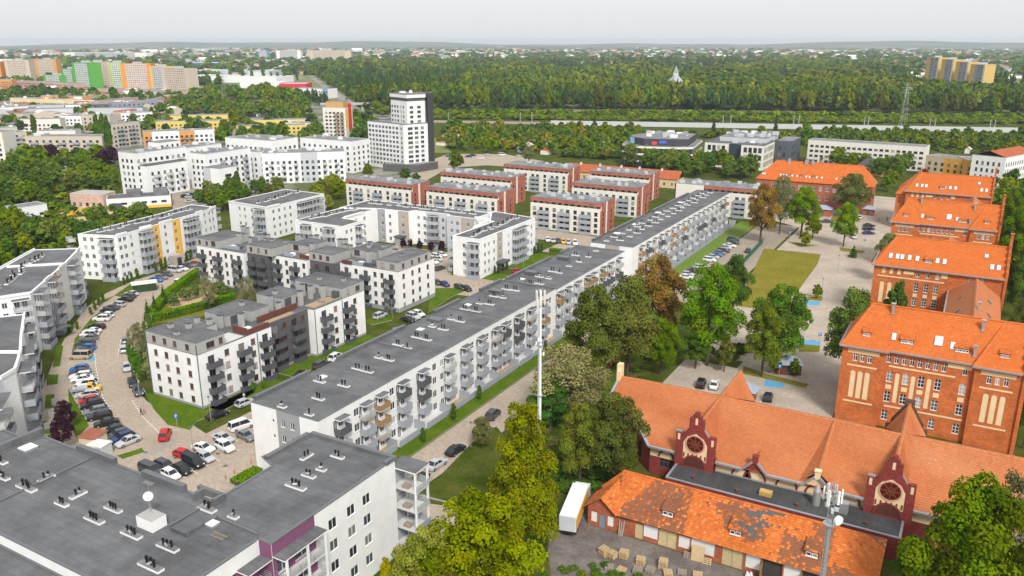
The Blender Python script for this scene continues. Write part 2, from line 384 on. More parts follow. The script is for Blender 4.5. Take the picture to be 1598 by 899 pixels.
def pitched_tiles(b, pts, tw=.3, th=.38, lift=.04, tintfn=None, seed=1, m=0):
    """courses of tiles over a planar roof polygon pts (first edge = eave, CCW from outside)"""
    r = random.Random(seed); P = [Vector(p) for p in pts]; o = P[0]; ex = (P[1] - P[0]).normalized()
    nrm = (P[1] - P[0]).cross(P[2] - P[0])
    if len(P) > 3 and nrm.length < 1e-6: nrm = (P[1] - P[0]).cross(P[3] - P[0])
    nrm.normalize(); ey = nrm.cross(ex)
    uv = [((p - o).dot(ex), (p - o).dot(ey)) for p in P]
    b.poly(P, m, .5)
    vmax = max(v for _, v in uv); nrow = int(vmax / th)
    for j in range(nrow + 1):
        v0 = j * th; v1 = min(v0 + th, vmax); vm = (v0 + v1) / 2; xs = []
        for i in range(len(uv)):
            (ua, va), (ub, vb) = uv[i], uv[i - 1]
            if (va > vm) != (vb > vm): xs.append(ua + (ub - ua) * (vm - va) / (vb - va))
        xs.sort()
        for k in range(0, len(xs) - 1, 2):
            u = xs[k] - (.5 * tw if j % 2 else 0)
            while u < xs[k + 1] - .03:
                a, c = max(u, xs[k]), min(u + tw, xs[k + 1]); u += tw
                if c - a < .05: continue
                l0 = lift + r.uniform(-.008, .012); q0 = o + ex * a + ey * v0; q1 = o + ex * c + ey * v0; q2 = o + ex * c + ey * v1; q3 = o + ex * a + ey * v1
                mid = o + ex * ((a + c) / 2) + ey * vm
                t = tintfn(mid, r) if tintfn else r.uniform(.2, .8)
                n0 = nrm * l0; n1 = nrm * .006
                b.poly((q0 + n0, q1 + n0, q2 + n1, q3 + n1), m, t); b.poly((q0 + n1, q1 + n1, q1 + n0, q0 + n0), m, t * .5)  # front edge gets a darker tint: course shade put into the colour
def ridge_caps(b, p, q, w=.28, m=0, t=.55):
    p = Vector(p); q = Vector(q); d = q - p; L = d.length; n = max(1, int(L / .45)); d /= L
    s = Vector((d.y, -d.x, 0)).normalized() * w
    for i in range(n):
        a = p + d * (L * i / n); c = p + d * (L * (i + 1) / n - .03); u = Vector((0, 0, .12)); dn = Vector((0, 0, -.06))
        tt = t + random.uniform(-.2, .2)
        b.poly((a + s + dn, c + s + dn, c + u, a + u), m, tt); b.poly((a + u, c + u, c - s + dn, a - s + dn), m, tt)

# ================================================================ NEAR BUILDINGS
ROWS5 = [1.0, 3.9, 6.8, 9.7, 12.6]
# ---- foreground block with the purple recess
f = Bld('apartment_block', 'white foreground apartment block with wide dark flat roof and purple recess', 'apartment block', (-77, 60))
rowsF = [2.2, 5.25, 8.3, 11.35]
polyF = [(-113, 42.6), (-65.9, 42.6), (-65.9, 56.8), (-63.9, 56.8), (-63.9, 79.8), (-78.6, 79.8), (-80.3, 71.2), (-77.2, 70), (-77, 60), (-112.6, 60)]
f.body(polyF, 15.05, {
    1: dict(rows=rowsF, cols=[(10, 1.5, 1.5)]),
    3: dict(rows=rowsF, bands=[(0, 7, PURPLE), (7, 23, WHITE)], cols=[(1.4, 1.6, 2.0, -.6), (4.6, 2.4, 2.0, -.6), (10.1, 1.5, 1.5), (13.6, 1.5, 1.5), (16.7, 1.5, 1.5)], sill=True,
            can=[(3.6, 13.3, 7.2, 1.9)],
            bal=[(3.6, z - .9, 6.9, 1.75, 'rail') for z in rowsF]),
    }, coph=.1, cope=.35)
b = MB(); b.prism([(-66.2, 53.2), (-63.95, 53.2), (-63.95, 56.75), (-66.2, 56.75)], 12.9, 13.06, 0, 1, True); f.part('canopy', b, [WHITE, FELT])
b = MB(); b.quad((-65.87, 53, 2), (-65.87, 56.8, 2), (-65.87, 56.8, 12.9), (-65.87, 53, 12.9)); b.quad((-65.9, 56.77, 2), (-63.95, 56.77, 2), (-63.95, 56.77, 15), (-65.9, 56.77, 15)); f.part('wall_panel', b, [PURPLE])
for z in rowsF:
    f.balcony((-66, 53), Vector((0, 1)), 1.8, z - .9, 3.4, 1.9, 'rail')
for y in (57.2, 60.6, 63.6):
    b = MB(); b.box(-62.25, y - .12, 0, -62.0, y + .12, 13.3); f.part('post', b, [WHITE])
# corner balconies at the north end, with awning roof
for i, z in enumerate((1.2, 4.3, 7.4, 10.5)):
    f.balcony((-60.9, 80.0), Vector((-1, 0)), 1.75, z, 4.2, 3.0, 'solid' if i in (0, 1) else 'glass')
    b = MB(); b.box(-63.3, 80.3, z + .02, -62.2, 81.2, z + .5); f.part('balcony_seat', b, [OLDWOOD])
b = MB(); b.prism([(-64.9, 79.85), (-60.5, 79.85), (-60.6, 83.3), (-65.2, 83.3)], 13.5, 13.68, 0, 1, True); f.part('canopy', b, [WHITE, FELT])
for p in ((-60.75, 80.1), (-60.75, 82.9), (-64.4, 82.9)):
    b = MB(); b.box(p[0] - .13, p[1] - .13, 0, p[0] + .13, p[1] + .13, 13.5); f.part('post', b, [WHITE])
b = MB(); b.quad((-64.85, 80, 0), (-64.85, 83, 0), (-64.85, 83, 13.5), (-64.85, 80, 13.5)); b.quad((-63.95, 79.86, 0), (-60.6, 79.86, 0), (-60.6, 79.86, .9), (-63.95, 79.86, .9)); f.part('side_wall', b, [LGREY])
# roof upstands, parapet walls, lantern, ladder
def upstand(x0, y0, x1, y1, z0, z1, nm='parapet'):
    b = MB(); b.box(x0, y0, z0, x1, y1, z1, 0, 1); return f.part(nm, b, [FELT, COPE])
upstand(-104.2, 59.6, -96.1, 60.3, 15, 15.9); upstand(-89.8, 59.3, -81.9, 60.1, 15, 16.0); upstand(-80.4, 60.4, -76.2, 60.9, 15, 16.0)
upstand(-79.5, 58.7, -79.0, 60.4, 15, 16.0); upstand(-76.3, 59.2, -75.8, 60.9, 15, 16.0)
upstand(-113.9, 43, -113.2, 60.5, 14, 16.0); upstand(-78.9, 79.3, -63.6, 79.95, 15, 15.55); upstand(-64.3, 77.8, -63.7, 79.3, 15, 15.5)
upstand(-79.6, 71.0, -78.9, 79.3, 15, 15.5)
for p, q in (((-100.3, 59.6), (-100, 43)), ((-73.6, 57.6), (-66.6, 57.4)), ((-73.6, 57.6), (-73.6, 55.8)), ((-75.9, 53.2), (-73.4, 53.2)), ((-77, 60), (-77, 53.4))):
    b = MB(); b.bar((*p, 15.12), (*q, 15.12), .3, 0, .3); f.part('roof_upstand', b, [COPE])
b = MB(); b.box(-76.2, 53, 15.04, -73.6, 55.6, 15.45); f.part('roof_plinth', b, [FELT])
def skylight(bl, x, y, z, s=1.1):
    b = MB(); b.box(x - s / 2, y - s / 2, z, x + s / 2, y + s / 2, z + .35); q = bl.part('skylight', b, [ZINC])
    b = MB(); b.prism([(x - s / 2 - .05, y - s / 2 - .05), (x + s / 2 + .05, y - s / 2 - .05), (x + s / 2 + .05, y + s / 2 + .05), (x - s / 2 - .05, y + s / 2 + .05)], z + .35, z + .45, 0, 0); o = bl.part('pane', b, [LINE], q)
skylight(f, -72.7, 56.1, 15.03); skylight(f, -110.5, 56.5, 15.03, 1.8)
b = MB()
for i in range(8): b.bar((-71.4 + i * .28, 54.6, 15.15), (-71.4 + i * .28, 55.3, 15.15), .06)
b.bar((-71.5, 54.6, 15.13), (-69.3, 54.6, 15.13), .07); b.bar((-71.5, 55.3, 15.13), (-69.3, 55.3, 15.13), .07); f.part('roof_ladder', b, [OLDWOOD])
for x, y in ((-110.2, 52.5), (-105.8, 50.2), (-100.4, 52.9), (-100.3, 50.2), (-92.7, 50.1), (-92.9, 52.4), (-86.1, 52.5), (-86, 49.9), (-79.4, 50.1), (-73.6, 50.5), (-72.2, 47.2), (-72, 58.6), (-76.1, 58.2), (-74.8, 74.2), (-70.6, 72.5), (-70.9, 70.4), (-70.4, 67.5), (-71.1, 76.3)):
    f.vent(x, y, 15.03, random.choice((0, 0, 1.571)), random.choice((1, 2, 2, 2, 3)), random.choice((.85, .95, 1.05)))
b = MB(); b.box(-80.4, 51.6, 15.03, -77.6, 53.6, 16.5, 0, 1); st = f.part('stack_block', b, [WHITE, PENT])
b = MB()
for k in range(16):
    t = 2 * math.pi * k / 16; t2 = 2 * math.pi * (k + 1) / 16; c = Vector((-79.6, 53, 18.6)); ax = Vector((.75, -.6, .25)).normalized(); u = ax.cross(Vector((0, 0, 1))).normalized(); v = u.cross(ax)
    p0 = c + (u * math.cos(t) + v * math.sin(t)) * .58; p1 = c + (u * math.cos(t2) + v * math.sin(t2)) * .58; b.poly((c - ax * .18, p0, p1)); b.poly((c - ax * .22, p1, p0))
b.bar((-79.6, 53, 16.5), (-79.6, 53, 18.5), .07, 1); b.bar((-79.6, 53, 18.4), (-79.0, 52.5, 18.8), .04, 1); f.part('satellite_dish', b, [LINE, STEEL], st)
b = MB(); b.bar((-79.9, 53.4, 16.5), (-79.9, 53.4, 20.2), .06)
for i in range(6): b.bar((-80.6 + i * .25, 53.2, 20), (-80.6 + i * .25, 53.9, 20), .03)
b.bar((-80.7, 53.5, 20), (-79.2, 53.5, 20), .04); f.part('antenna', b, [STEEL], st)
# lower southern roof of the same block
f.body([(-120, 24), (-70, 24), (-70, 42.55), (-120, 42.55)], 13.6, {}, z0=0, name='wall', coph=.1)
f.body([(-124, 43), (-113.95, 43), (-113.95, 59.5), (-122, 59.5)], 13.9, {}, coph=.1)

# ---- long block with the balcony stacks (mid picture)
bl = Bld('apartment_block', 'long four-storey white block with grey roof and stacked balconies, mid-picture', 'apartment block', (-93, 88))
rowsB = [.1, 2.75, 5.55, 8.35]
st1 = [92.9, 99.2, 103.4, 109.7, 115.9, 124.7, 130.8, 137.0, 143.1, 146.8, 152.9, 158.9, 165.6]
st2 = [172.9 + 1.4, 179.1, 184.5, 190.8, 194.3, 200.9, 206.1, 212.4]
def balc_facade(bld, x, y0, y1, z, stacks, wins, rows, zc, south=None, north=None, west=None, xw=None, edges={}):
    cols = []; bal = []; can = []
    for s_ in stacks:
        u = s_ - y0; cols += [(u - 1.0, .95, 2.15, -.05), (u + .35, 1.1, 1.5, .6)]
        can.append((u, zc, 2.7, 1.45))
        for k, zr in enumerate(rows):
            if k == 0: continue
            stl = random.choice(['solid', 'glass', 'glass', 'dark', 'solid', 'wood'] if k > 1 else ['solid', 'solid', 'glass'])
            bal.append((u, zr - .12, 2.7, 1.35, stl, random.choice([SLAB, SLAB, SLABB])))
    cols += [(w_ - y0, 1.3, 1.45, .75) for w_ in wins]
    e = dict(edges); e[1] = dict(rows=rows, cols=cols, bal=bal, can=can, bands=e.get('b1'), mull=1); e.pop('b1', None)
    bld.body(rect(xw, y0, x, y1), z, e, coph=.08)
balc_facade(bl, -85.6, 88, 172.3, 12.0, st1, [97.2, 107, 120.3, 122.9, 134, 140, 150, 156, 162, 169.5], rowsB, 10.75, xw=-100.6,
            edges={0: dict(bands=[(0, 5.8, WHITE), (5.8, 10.9, GREY), (10.9, 15, WHITE)], rows=[2.75, 5.55, 8.35], cols=[(7.1, .9, 1.3, .7), (9.2, .9, 1.3, .7), (4.9, .5, .7, 1.0)])})
balc_facade(bl, -85.7, 172.35, 217.4, 11.6, st2, [177, 187.8, 198, 203.5, 209.5], rowsB, 10.6, xw=-100.8)
for y0, y1 in ((89, 102), (109.8, 131), (142, 152.5), (161.4, 171.5), (174, 198.8), (205, 211)):
    b = MB(); b.box(-101.0, y0, 11.9 if y0 < 172 else 11.5, -100.3, y1, 12.7 if y0 < 172 else 12.3, 0, 1); bl.part('parapet', b, [FELT, COPE])
for y in (120.9, 146.8, 191.5): b = MB(); b.bar((-100.3, y, 12.05 if y < 172 else 11.65), (-90 if y < 130 else -86.4, y, 12.05 if y < 172 else 11.65), .25); bl.part('roof_upstand', b, [COPE])
b = MB(); b.box(-100.3, 171.95, 12, -85.7, 172.3, 12.3); bl.part('roof_upstand', b, [COPE])
VB = [(-94.5, 89.1), (-88.5, 89.1), (-91.5, 94.5), (-91.4, 100.9), (-96.4, 100.2), (-94.3, 108.1), (-91.9, 108), (-94.5, 114.5), (-92.1, 114.5), (-95.5, 121.9), (-92.7, 121.4), (-94.8, 127.3), (-92.3, 127.2), (-95.8, 134.3), (-92.8, 134), (-95, 140.3), (-92.6, 140.1), (-96.1, 147.6), (-93.2, 147.6), (-95.5, 152.9), (-93.2, 153.6), (-95.5, 159.4), (-93, 159.4), (-95.8, 165.8), (-93.5, 166.1), (-96.5, 173.8), (-93.5, 173.9), (-91.6, 175.3), (-94.6, 180.9), (-91.8, 180.6), (-91.7, 186.8), (-94, 187.2), (-92.5, 194.3), (-92.1, 199.7), (-92.1, 206), (-96, 205.8), (-93, 213.3)]
for x, y in VB: bl.vent(x, y, 12.0 if y < 172 else 11.6, 0, random.choice((1, 2, 2)), .95)
for x, y in ((-97.5, 138), (-97, 163), (-97.5, 182), (-97, 200)):
    b = MB(); b.box(x - 1.6, y - 1, 11.6, x + 1.6, y + 1, 12.55, 0, 1); bl.part('stack_block', b, [FELT, COPE])
for x, y in ((-96.9, 101.5), (-96.5, 131), (-96.8, 150), (-97, 176)): skylight(bl, x, y, 11.6 if y > 172 else 12.0, 1.3)
# terraces and their grey fence
for i, (y0, y1) in enumerate(((98, 104.5), (105.5, 113), (114, 121.5), (123, 128.5), (129, 134.5), (135, 140.5), (141, 149), (150, 156), (157, 163), (164, 171), (172, 178), (179, 186), (187, 196), (197, 204), (205, 215))):
    b = MB(); b.box(-83.2, y0, 0, -83.05, y1, 1.25); b.box(-85.5, y1 + .1, 0, -83.1, y1 + .25, 1.9); bl.part('terrace_fence', b, [GREYR])
    b = MB(); b.box(-85.55, y0, .01, -83.25, y1, .12); bl.part('terrace', b, [SLAB if i % 3 else SLABB])
# ---- far continuation block
c = Bld('apartment_block', 'long white balcony block with grey roof running to the brick-topped blocks', 'apartment block', (-90, 218))
random.seed(12)
stC = [223.7 + 5.65 * i for i in range(17)]
balc_facade(c, -83.2, 217.5, 321, 13.0, stC, [], [.8, 3.6, 6.4, 9.4], 12.1, xw=-96.6,
            edges={0: dict(bands=[(0, 4.7, WHITE), (4.7, 9.2, TAUPE), (9.2, 14, WHITE)])})
for i in range(34): c.vent(-92.5 + (i % 2) * 3.0 + random.uniform(-.6, .6), 221 + i * 2.9, 13, 0, random.choice((1, 2)), .95)
for y0, y1 in ((219, 226), (232, 262), (270, 310)):
    b = MB(); b.box(-97, y0, 12.9, -96.3, y1, 13.7, 0, 1); c.part('parapet', b, [FELT, COPE])
for x, y in ((-93.8, 231), (-93.5, 246), (-93.8, 268), (-93, 290)): skylight(c, x, y, 13, 2.0)
for y in (250, 285): b = MB(); b.bar((-96.2, y, 13.1), (-83.6, y, 13.1), .25); c.part('roof_upstand', b, [COPE])
for y0 in range(219, 320, 8):
    b = MB(); b.box(-80.6, y0, 0, -80.45, y0 + 7.4, 1.25); b.box(-83.1, y0 + 7.5, 0, -80.5, y0 + 7.65, 1.9); c.part('terrace_fence', b, [GREYR])

# ---- terraced white-and-charcoal blocks
def terr_cols(L, pitch, first, bal): return [(first + i * pitch, (1.1 if i % 2 else 1.5), (1.45 if i % 2 else 2.1), (.75 if i % 2 else .05)) for i in range(int((L - first) / pitch) + 1)]
def terraced(bld, sec, zt=11.4, ztop=13.9, axis='y'):
    for (poly, wm, edges) in sec: bld.body(poly, zt, edges, wm=wm, coph=.08, copem=COPE, roof=FELT2 if wm is DARK else FELT)
rN = [.85, 3.55, 6.25, 8.95]
n1 = Bld('apartment_block', 'nearer terraced block, white and charcoal with grey penthouses, facing the curved street', 'apartment block', (-134, 125))
def e_white(L): return dict(rows=rN, fr=BFRAME, cols=[(3.2, 1.6, 2.1, -.7), (7.2, 1.2, 1.4), (11.0, 1.6, 2.1, -.7), (14.2, 1.2, 1.4), (17.6, 1.6, 2.1, -.7)],
        bal=[(u, z - .8, 3.0, 1.3, 'dark') for u in (3.4, 11.2, 17.4) if u < L - 1.4 for z in rN[0:4]])
def e_dark(L): return dict(rows=rN, fr=BFRAME, cols=[(2.8, 1.6, 2.1, -.7), (5.6, 1.1, 1.4), (8.6, 1.6, 2.1, -.7), (11.4, 1.1, 1.4)],
        bal=[(u, z - .8, 3.2, 1.3, 'dark') for u in (3.0, 9.0) if u < L - 1.4 for z in rN[0:4]])
n1.body(rect(-142, 99.2, -127.1, 118.7), 11.4, {0: dict(rows=rN, fr=BFRAME, cols=[(2.4, 1.1, 1.4), (5.6, 1.1, 1.4), (8.6, 1.1, 1.4), (12.2, 1.1, 1.4)]), 1: e_white(19.4)}, coph=.07, plinth=.5)
n1.body(rect(-142.2, 118.75, -128.9, 131.8), 11.35, {1: e_dark(13)}, wm=DARK, coph=.07, plinth=.5)
n1.body(rect(-142, 131.85, -127.0, 149.6), 11.4, {1: e_white(17.7), 0: {}}, coph=.07, plinth=.5)
# penthouses
rP = [11.95]
n1.body([(-142.02, 99.18), (-127.08, 99.18), (-127.08, 106.2), (-133, 106.2), (-133, 109.5), (-142.02, 109.5)], 13.9, {0: dict(rows=rP, fr=BFRAME, cols=[(2.4, 1.1, 1.3), (5.6, 1.1, 1.3), (8.6, 1.1, 1.3), (12.2, 1.1, 1.3)]), 1: dict(rows=rP, fr=BFRAME, cols=[(3.4, 2.0, 1.3), (6.0, 1.0, 1.3)])}, wm=PENT, z0=11.38, coph=.1, name='penthouse_wall')
n1.body([(-142, 114), (-135, 114), (-135, 119), (-133, 119), (-133, 124), (-142, 124)], 13.8, {1: dict(rows=[11.6], fr=DFRAME, cols=[(2, 2.2, 1.9)])}, wm=PENT, z0=11.38, coph=.1, name='penthouse_wall')
n1.body([(-142, 129), (-134, 129), (-134, 136), (-142, 136)], 13.8, {1: dict(rows=[11.6], fr=DFRAME, cols=[(2, 2.2, 1.9), (5, 1, 1.3)])}, wm=PENT, z0=11.38, coph=.1, name='penthouse_wall')
n1.body([(-142.02, 141.7), (-126.98, 141.7), (-126.98, 149.62), (-142.02, 149.62)], 13.9, {0: dict(rows=[11.6], fr=DFRAME, cols=[(3, 2.2, 1.9), (7, 1, 1.3)]), 1: dict(rows=rP, fr=BFRAME, cols=[(2, 1.0, 1.3), (5.6, 1.6, 1.3)])}, wm=PENT, z0=11.38, coph=.1, name='penthouse_wall')
def chimney(bld, x, y, z, h, w=.9, m=PENT):
    b = MB(); b.box(x - w / 2, y - w / 2, z, x + w / 2, y + w / 2, z + h, 0); q = bld.part('chimney', b, [m])
    b = MB(); b.box(x - w / 2 - .12, y - w / 2 - .12, z + h + .12, x + w / 2 + .12, y + w / 2 + .12, z + h + .22); b.box(x - .3, y - .3, z + h, x + .3, y + .3, z + h + .12); bld.part('chimney_cap', b, [DARKR], q)
for x, y, z, h in ((-139, 103, 13.9, .9), (-134.5, 100.8, 13.9, .7), (-135.6, 104.6, 13.9, 1.0), (-136.8, 107.8, 13.9, 1.2), (-133.8, 108.4, 13.9, 1.1), (-136, 113, 11.4, 2.7), (-133, 116.2, 11.4, 2.7), (-131, 114.2, 11.4, 3.6), (-138, 121, 13.8, .8), (-132, 126, 11.4, 2.6), (-135.5, 127, 11.4, 3.4), (-132, 133, 11.4, 3.4), (-133.6, 138, 11.4, 3.2), (-131, 139.5, 11.4, 3.2), (-138, 131, 13.8, .8), (-137, 139, 11.4, 2.8), (-137, 145, 13.9, .7), (-131, 147, 13.9, .7)): chimney(n1, x, y, z, h)
def roof_clutter(bld, boxes):
    for (x0, y0, x1, y1, z0, z1, m, nm) in boxes:
        b = MB(); b.box(x0, y0, z0, x1, y1, z1); bld.part(nm, b, [m])
WOODF = mat('dark_red_wood', (.13, .045, .03), .8, .15)
roof_clutter(n1, [(-132, 106.3, -127.6, 111.5, 11.39, 11.46, SLAB, 'terrace_floor'), (-131.6, 112.2, -127.3, 112.4, 11.4, 12.9, WOODF, 'terrace_screen'), (-127.5, 112.4, -127.3, 118.4, 11.4, 12.5, WOODF, 'terrace_screen'), (-131.5, 118.9, -131.3, 131, 11.4, 12.7, WOODF, 'terrace_screen'),
   (-130.5, 113.5, -129.3, 115.4, 11.4, 12.0, WHITE, 'roof_terrace_box'), (-130.6, 120, -129.2, 128, 11.4, 11.5, SLABB, 'terrace_floor'), (-131, 133, -127.6, 141, 11.4, 11.5, SLABB, 'terrace_floor'), (-130, 136.5, -128.4, 137.3, 11.5, 12.1, OLDWOOD, 'terrace_table'), (-129.4, 140.6, -127.8, 141.6, 11.4, 13.2, DARKR, 'terrace_screen'), (-127.5, 133, -127.2, 141.5, 11.5, 11.9, OLDWOOD, 'planter')])
for px_, py_ in ((-142.1, 99.1), (-127.0, 99.05), (-127.0, 114.6), (-126.9, 132.0), (-126.9, 141.4)):
    b = MB(); b.cyl((px_, py_, .4), .09, 13.2 if py_ < 100 else 10.8, 6); n1.part('downpipe', b, [DARKR])
n2 = Bld('apartment_block', 'further terraced block, white and charcoal, running behind the hedged playground', 'apartment block', (-165, 172))
def s_white(L): return dict(rows=rN, fr=BFRAME, cols=[(2.2, 1.5, 2.1, -.7), (5.6, 1.1, 1.4), (9.0, 1.5, 2.1, -.7), (12.2, 1.1, 1.4), (14.6, 1.1, 1.4), (17.6, 1.5, 2.1, -.7)], bal=[(u, z - .8, 2.8, 1.3, 'dark') for u in (2.4, 9.2, 17.4) if u < L - 1.4 for z in rN])
def s_dark(L): return dict(rows=rN, fr=BFRAME, cols=[(2.4, 1.5, 2.1, -.7), (6.2, 1.5, 2.1, -.7)], bal=[(u, z - .8, 2.9, 1.3, 'dark') for u in (2.4, 6.2) if u < L - 1.4 for z in rN])
n2.body(rect(-201, 161.3, -181.2, 177), 11.4, {0: s_white(19.8)}, coph=.07, plinth=.5)
n2.body(rect(-181.15, 162.6, -173.05, 178), 11.35, {0: s_dark(8)}, wm=DARK, coph=.07, plinth=.5)
n2.body(rect(-173, 164.2, -159.5, 179), 11.4, {0: s_white(13.5)}, coph=.07, plinth=.5)
n2.body(rect(-159.45, 165.4, -150.05, 180), 11.35, {0: s_dark(9)}, wm=DARK, coph=.07, plinth=.5)
n2.body(rect(-150, 167.2, -129.9, 184), 11.4, {0: s_white(20), 1: dict(rows=rN, fr=BFRAME, cols=[(2.4, 1.1, 1.4), (6.4, 1.1, 1.4), (9.6, 1.1, 1.4), (13.6, 1.1, 1.4)])}, coph=.07, plinth=1.2)
pw = dict(rows=rP, fr=BFRAME)
n2.body(rect(-137, 167.18, -129.88, 182), 13.9, {0: dict(pw, cols=[(2, 1.1, 1.3), (5.2, 1.6, 1.3)]), 1: dict(pw, cols=[(2.4, 1.1, 1.3), (6.4, 1.1, 1.3), (9.6, 1.1, 1.3), (13, 1.1, 1.3)])}, wm=PENT, z0=11.38, coph=.1, name='penthouse_wall')
n2.body(rect(-201.02, 161.28, -191.6, 173), 13.8, {0: dict(pw, cols=[(1.5, 1, 1.3), (4.6, 1, 1.3), (7.4, 1.8, 1.6)])}, wm=PENT, z0=11.38, coph=.1, name='penthouse_wall')
n2.body(rect(-181.1, 162.5, -171, 172), 13.8, {0: dict(pw, cols=[(1.8, 1, 1.3), (4.8, 1, 1.3), (7.8, 1, 1.3)])}, wm=PENT, z0=11.38, coph=.1, name='penthouse_wall')
n2.body(rect(-171, 170, -164, 178), 13.7, {0: dict(pw, cols=[(2, 2, 1.6)])}, wm=PENT, z0=11.38, coph=.1, name='penthouse_wall')
n2.body(rect(-159.5, 165.3, -151, 173), 13.8, {0: dict(pw, cols=[(1.8, 1, 1.3), (4.2, 1, 1.3), (6.8, 1.2, 1.3)])}, wm=PENT, z0=11.38, coph=.1, name='penthouse_wall')
n2.body(rect(-151.5, 174, -143, 183), 13.7, {0: dict(pw, cols=[(2, 2, 1.6), (5.5, 1.2, 1.6)])}, wm=PENT, z0=11.38, coph=.1, name='penthouse_wall')
for i in range(30):
    x = -198 + i * 2.2 + random.uniform(-.5, .5); y = random.choice((168.5, 171, 174.5, 177)) + random.uniform(-.6, .6) + (x + 198) * .06
    chimney(n2, x, y, 11.4, random.choice((2.4, 2.8, 3.2)), random.choice((.8, 1.2)))
for x0 in (-190, -187.5, -168, -162.5, -148, -144.5, -141):
    roof_clutter(n2, [(x0, 163.5 + (x0 + 198) * .09, x0 + 1.6, 164.6 + (x0 + 198) * .09, 11.4, 12.1, random.choice((WHITE, OLDWOOD, DARKR, WOODF)), 'terrace_furniture'), (x0 - 1, 162.4 + (x0 + 198) * .09, x0 + 2.4, 162.6 + (x0 + 198) * .09, 11.4, 12.4, random.choice((DARKR, WOODF, GREYR)), 'terrace_screen')])

# ---- red brick school buildings
def arch_fill(w, m):      # corner pieces that turn a square head into a round arch
    def mk():
        b = MB(); r = w / 2; n = 6
        for sx in (0, 1):
            cx = 0 if sx == 0 else w
            pts = [(r - r * math.cos(t), r * math.sin(t)) for t in [math.pi / 2 * i / n for i in range(n + 1)]]
            if sx: pts = [(w - x, z) for x, z in pts]
            for i in range(n):
                a, c = pts[i], pts[i + 1]; tri = [(a[0], .0, a[1]), (c[0], .0, c[1]), (cx, 0, r)]
                if sx: tri = tri[::-1]
                b.poly(tri[::-1])
                q = [(a[0], 0, a[1]), (c[0], 0, c[1]), (c[0], .16, c[1]), (a[0], .16, a[1])]; b.poly(q if sx else q[::-1])
        return b.mesh('arch_head', [m])
    return cached(('arch', w, m.name), mk)
def school_front(bl, x0, y, wins, niches, bands, z1, xl, xr, rec=None, m=SBRICK):
    """a wall along +X at y with arched windows (x,z,w,h) and blind cream niches, cream bands (x0,x1,z,h)"""
    holes = []; d = Vector((1, 0))
    for (x, z, w, h) in wins:
        holes.append((x - w / 2 - xl, x + w / 2 - xl, z, z + h))
        o = bl.window((xl, y), d, x - w / 2 - xl, z, w, h, WFRAME, 1, 2 if h > 1.6 else 1)
        link('arch_head', arch_fill(round(w, 2), m), o, (0, 0, h - w / 2))
    for (x, z, w, h) in niches:
        holes.append((x - w / 2 - xl, x + w / 2 - xl, z, z + h))
        def mk():
            b = MB(); b.quad((0, .1, 0), (w, .1, 0), (w, .1, h), (0, .1, h)); return b.mesh('blind_niche', [CREAM])
        o = bl.put('blind_niche', cached(('niche', w, h), mk), (x - w / 2, y, z)); link('arch_head', arch_fill(round(w, 2), m), o, (0, 0, h - w / 2))
    b = MB(); wallseg(b, (xl, y), (xr, y), 0, z1, holes); bl.part('wall', b, [m])
    for (a, c, z, h) in bands:
        b = MB(); b.box(a, y - .05, z, c, y - .003, z + h); bl.part('cream_band', b, [CREAM])
def tile_roof(bl, faces, m=TILE_O, tw=.34, th=.42, ridges=(), tint=None, seed=1):
    b = MB()
    for i, pts in enumerate(faces): pitched_tiles(b, pts, tw, th, .05, tint or (lambda p, r: min(1, max(.02, .5 + r.gauss(0, .09)))), seed + i)
    for p, q in ridges: ridge_caps(b, p, q)
    return bl.part('roof', b, [m], kind='stuff')
def dormer(bl, x, yf, zf, w, dep, h, n, seed=3, tint=None, m=TILE_O):
    """shed dormer: small window front at yf, roof running back into the slope"""
    b = MB(); b.box(x - w / 2, yf, zf - .4, x + w / 2, yf + dep, zf + h); q = bl.part('dormer', b, [BFRAME])
    b = MB(); e = .15
    pitched_tiles(b, [(x - w / 2 - e, yf - e, zf + h), (x + w / 2 + e, yf - e, zf + h), (x + w / 2 + e, yf + dep + .4, zf + h + dep * .42), (x - w / 2 - e, yf + dep + .4, zf + h + dep * .42)], .34, .42, .05, tint, seed)
    b.poly([(x - w / 2 - e, yf - e, zf + h - .03), (x - w / 2 - e, yf + dep + .4, zf + h + dep * .42 - .03), (x + w / 2 + e, yf + dep + .4, zf + h + dep * .42 - .03), (x + w / 2 + e, yf - e, zf + h - .03)], 0, .5)
    bl.part('dormer_roof', b, [m], q, kind='stuff')
    for i in range(n):
        ww = (w - .2) / n - .12; wm = window_mesh(round(ww, 2), round(h - .25, 2), WFRAME, 0, 0, False)
        link('window', wm, q, (x - w / 2 + .14 + i * ((w - .2) / n) - bl.x, yf - .16 - bl.y, zf + .05))
def rooflight(bl, x, y, z, slope, w=.9, l=1.4, m=None):
    def mk():
        b = MB(); b.box(-w / 2, 0, 0, w / 2, l, .14, 0, 0); b.quad((-w / 2 + .1, .1, .146), (w / 2 - .1, .1, .146), (w / 2 - .1, l - .1, .146), (-w / 2 + .1, l - .1, .146), 1); return b.mesh('rooflight', [ZINC, m or LAMPW])
    o = bl.put('rooflight', cached(('rl', w, l, (m or LAMPW).name), mk), (x, y, z)); o.rotation_euler = (math.atan(slope), 0, 0)
def gutter(bl, pts, w=.35):
    b = MB()
    for p, q in zip(pts, pts[1:]): b.bar(p, q, w, 0, .3)
    bl.part('gutter', b, [ZINC])
def flue(bl, x, y, z, h=2):
    b = MB(); b.box(x - .35, y - .35, z, x + .35, y + .35, z + .2); b.box(x - .22, y - .22, z + .2, x + .22, y + .22, z + h); b.box(x - .4, y - .4, z + h, x + .4, y + .4, z + h + .15); bl.part('flue', b, [STEEL])
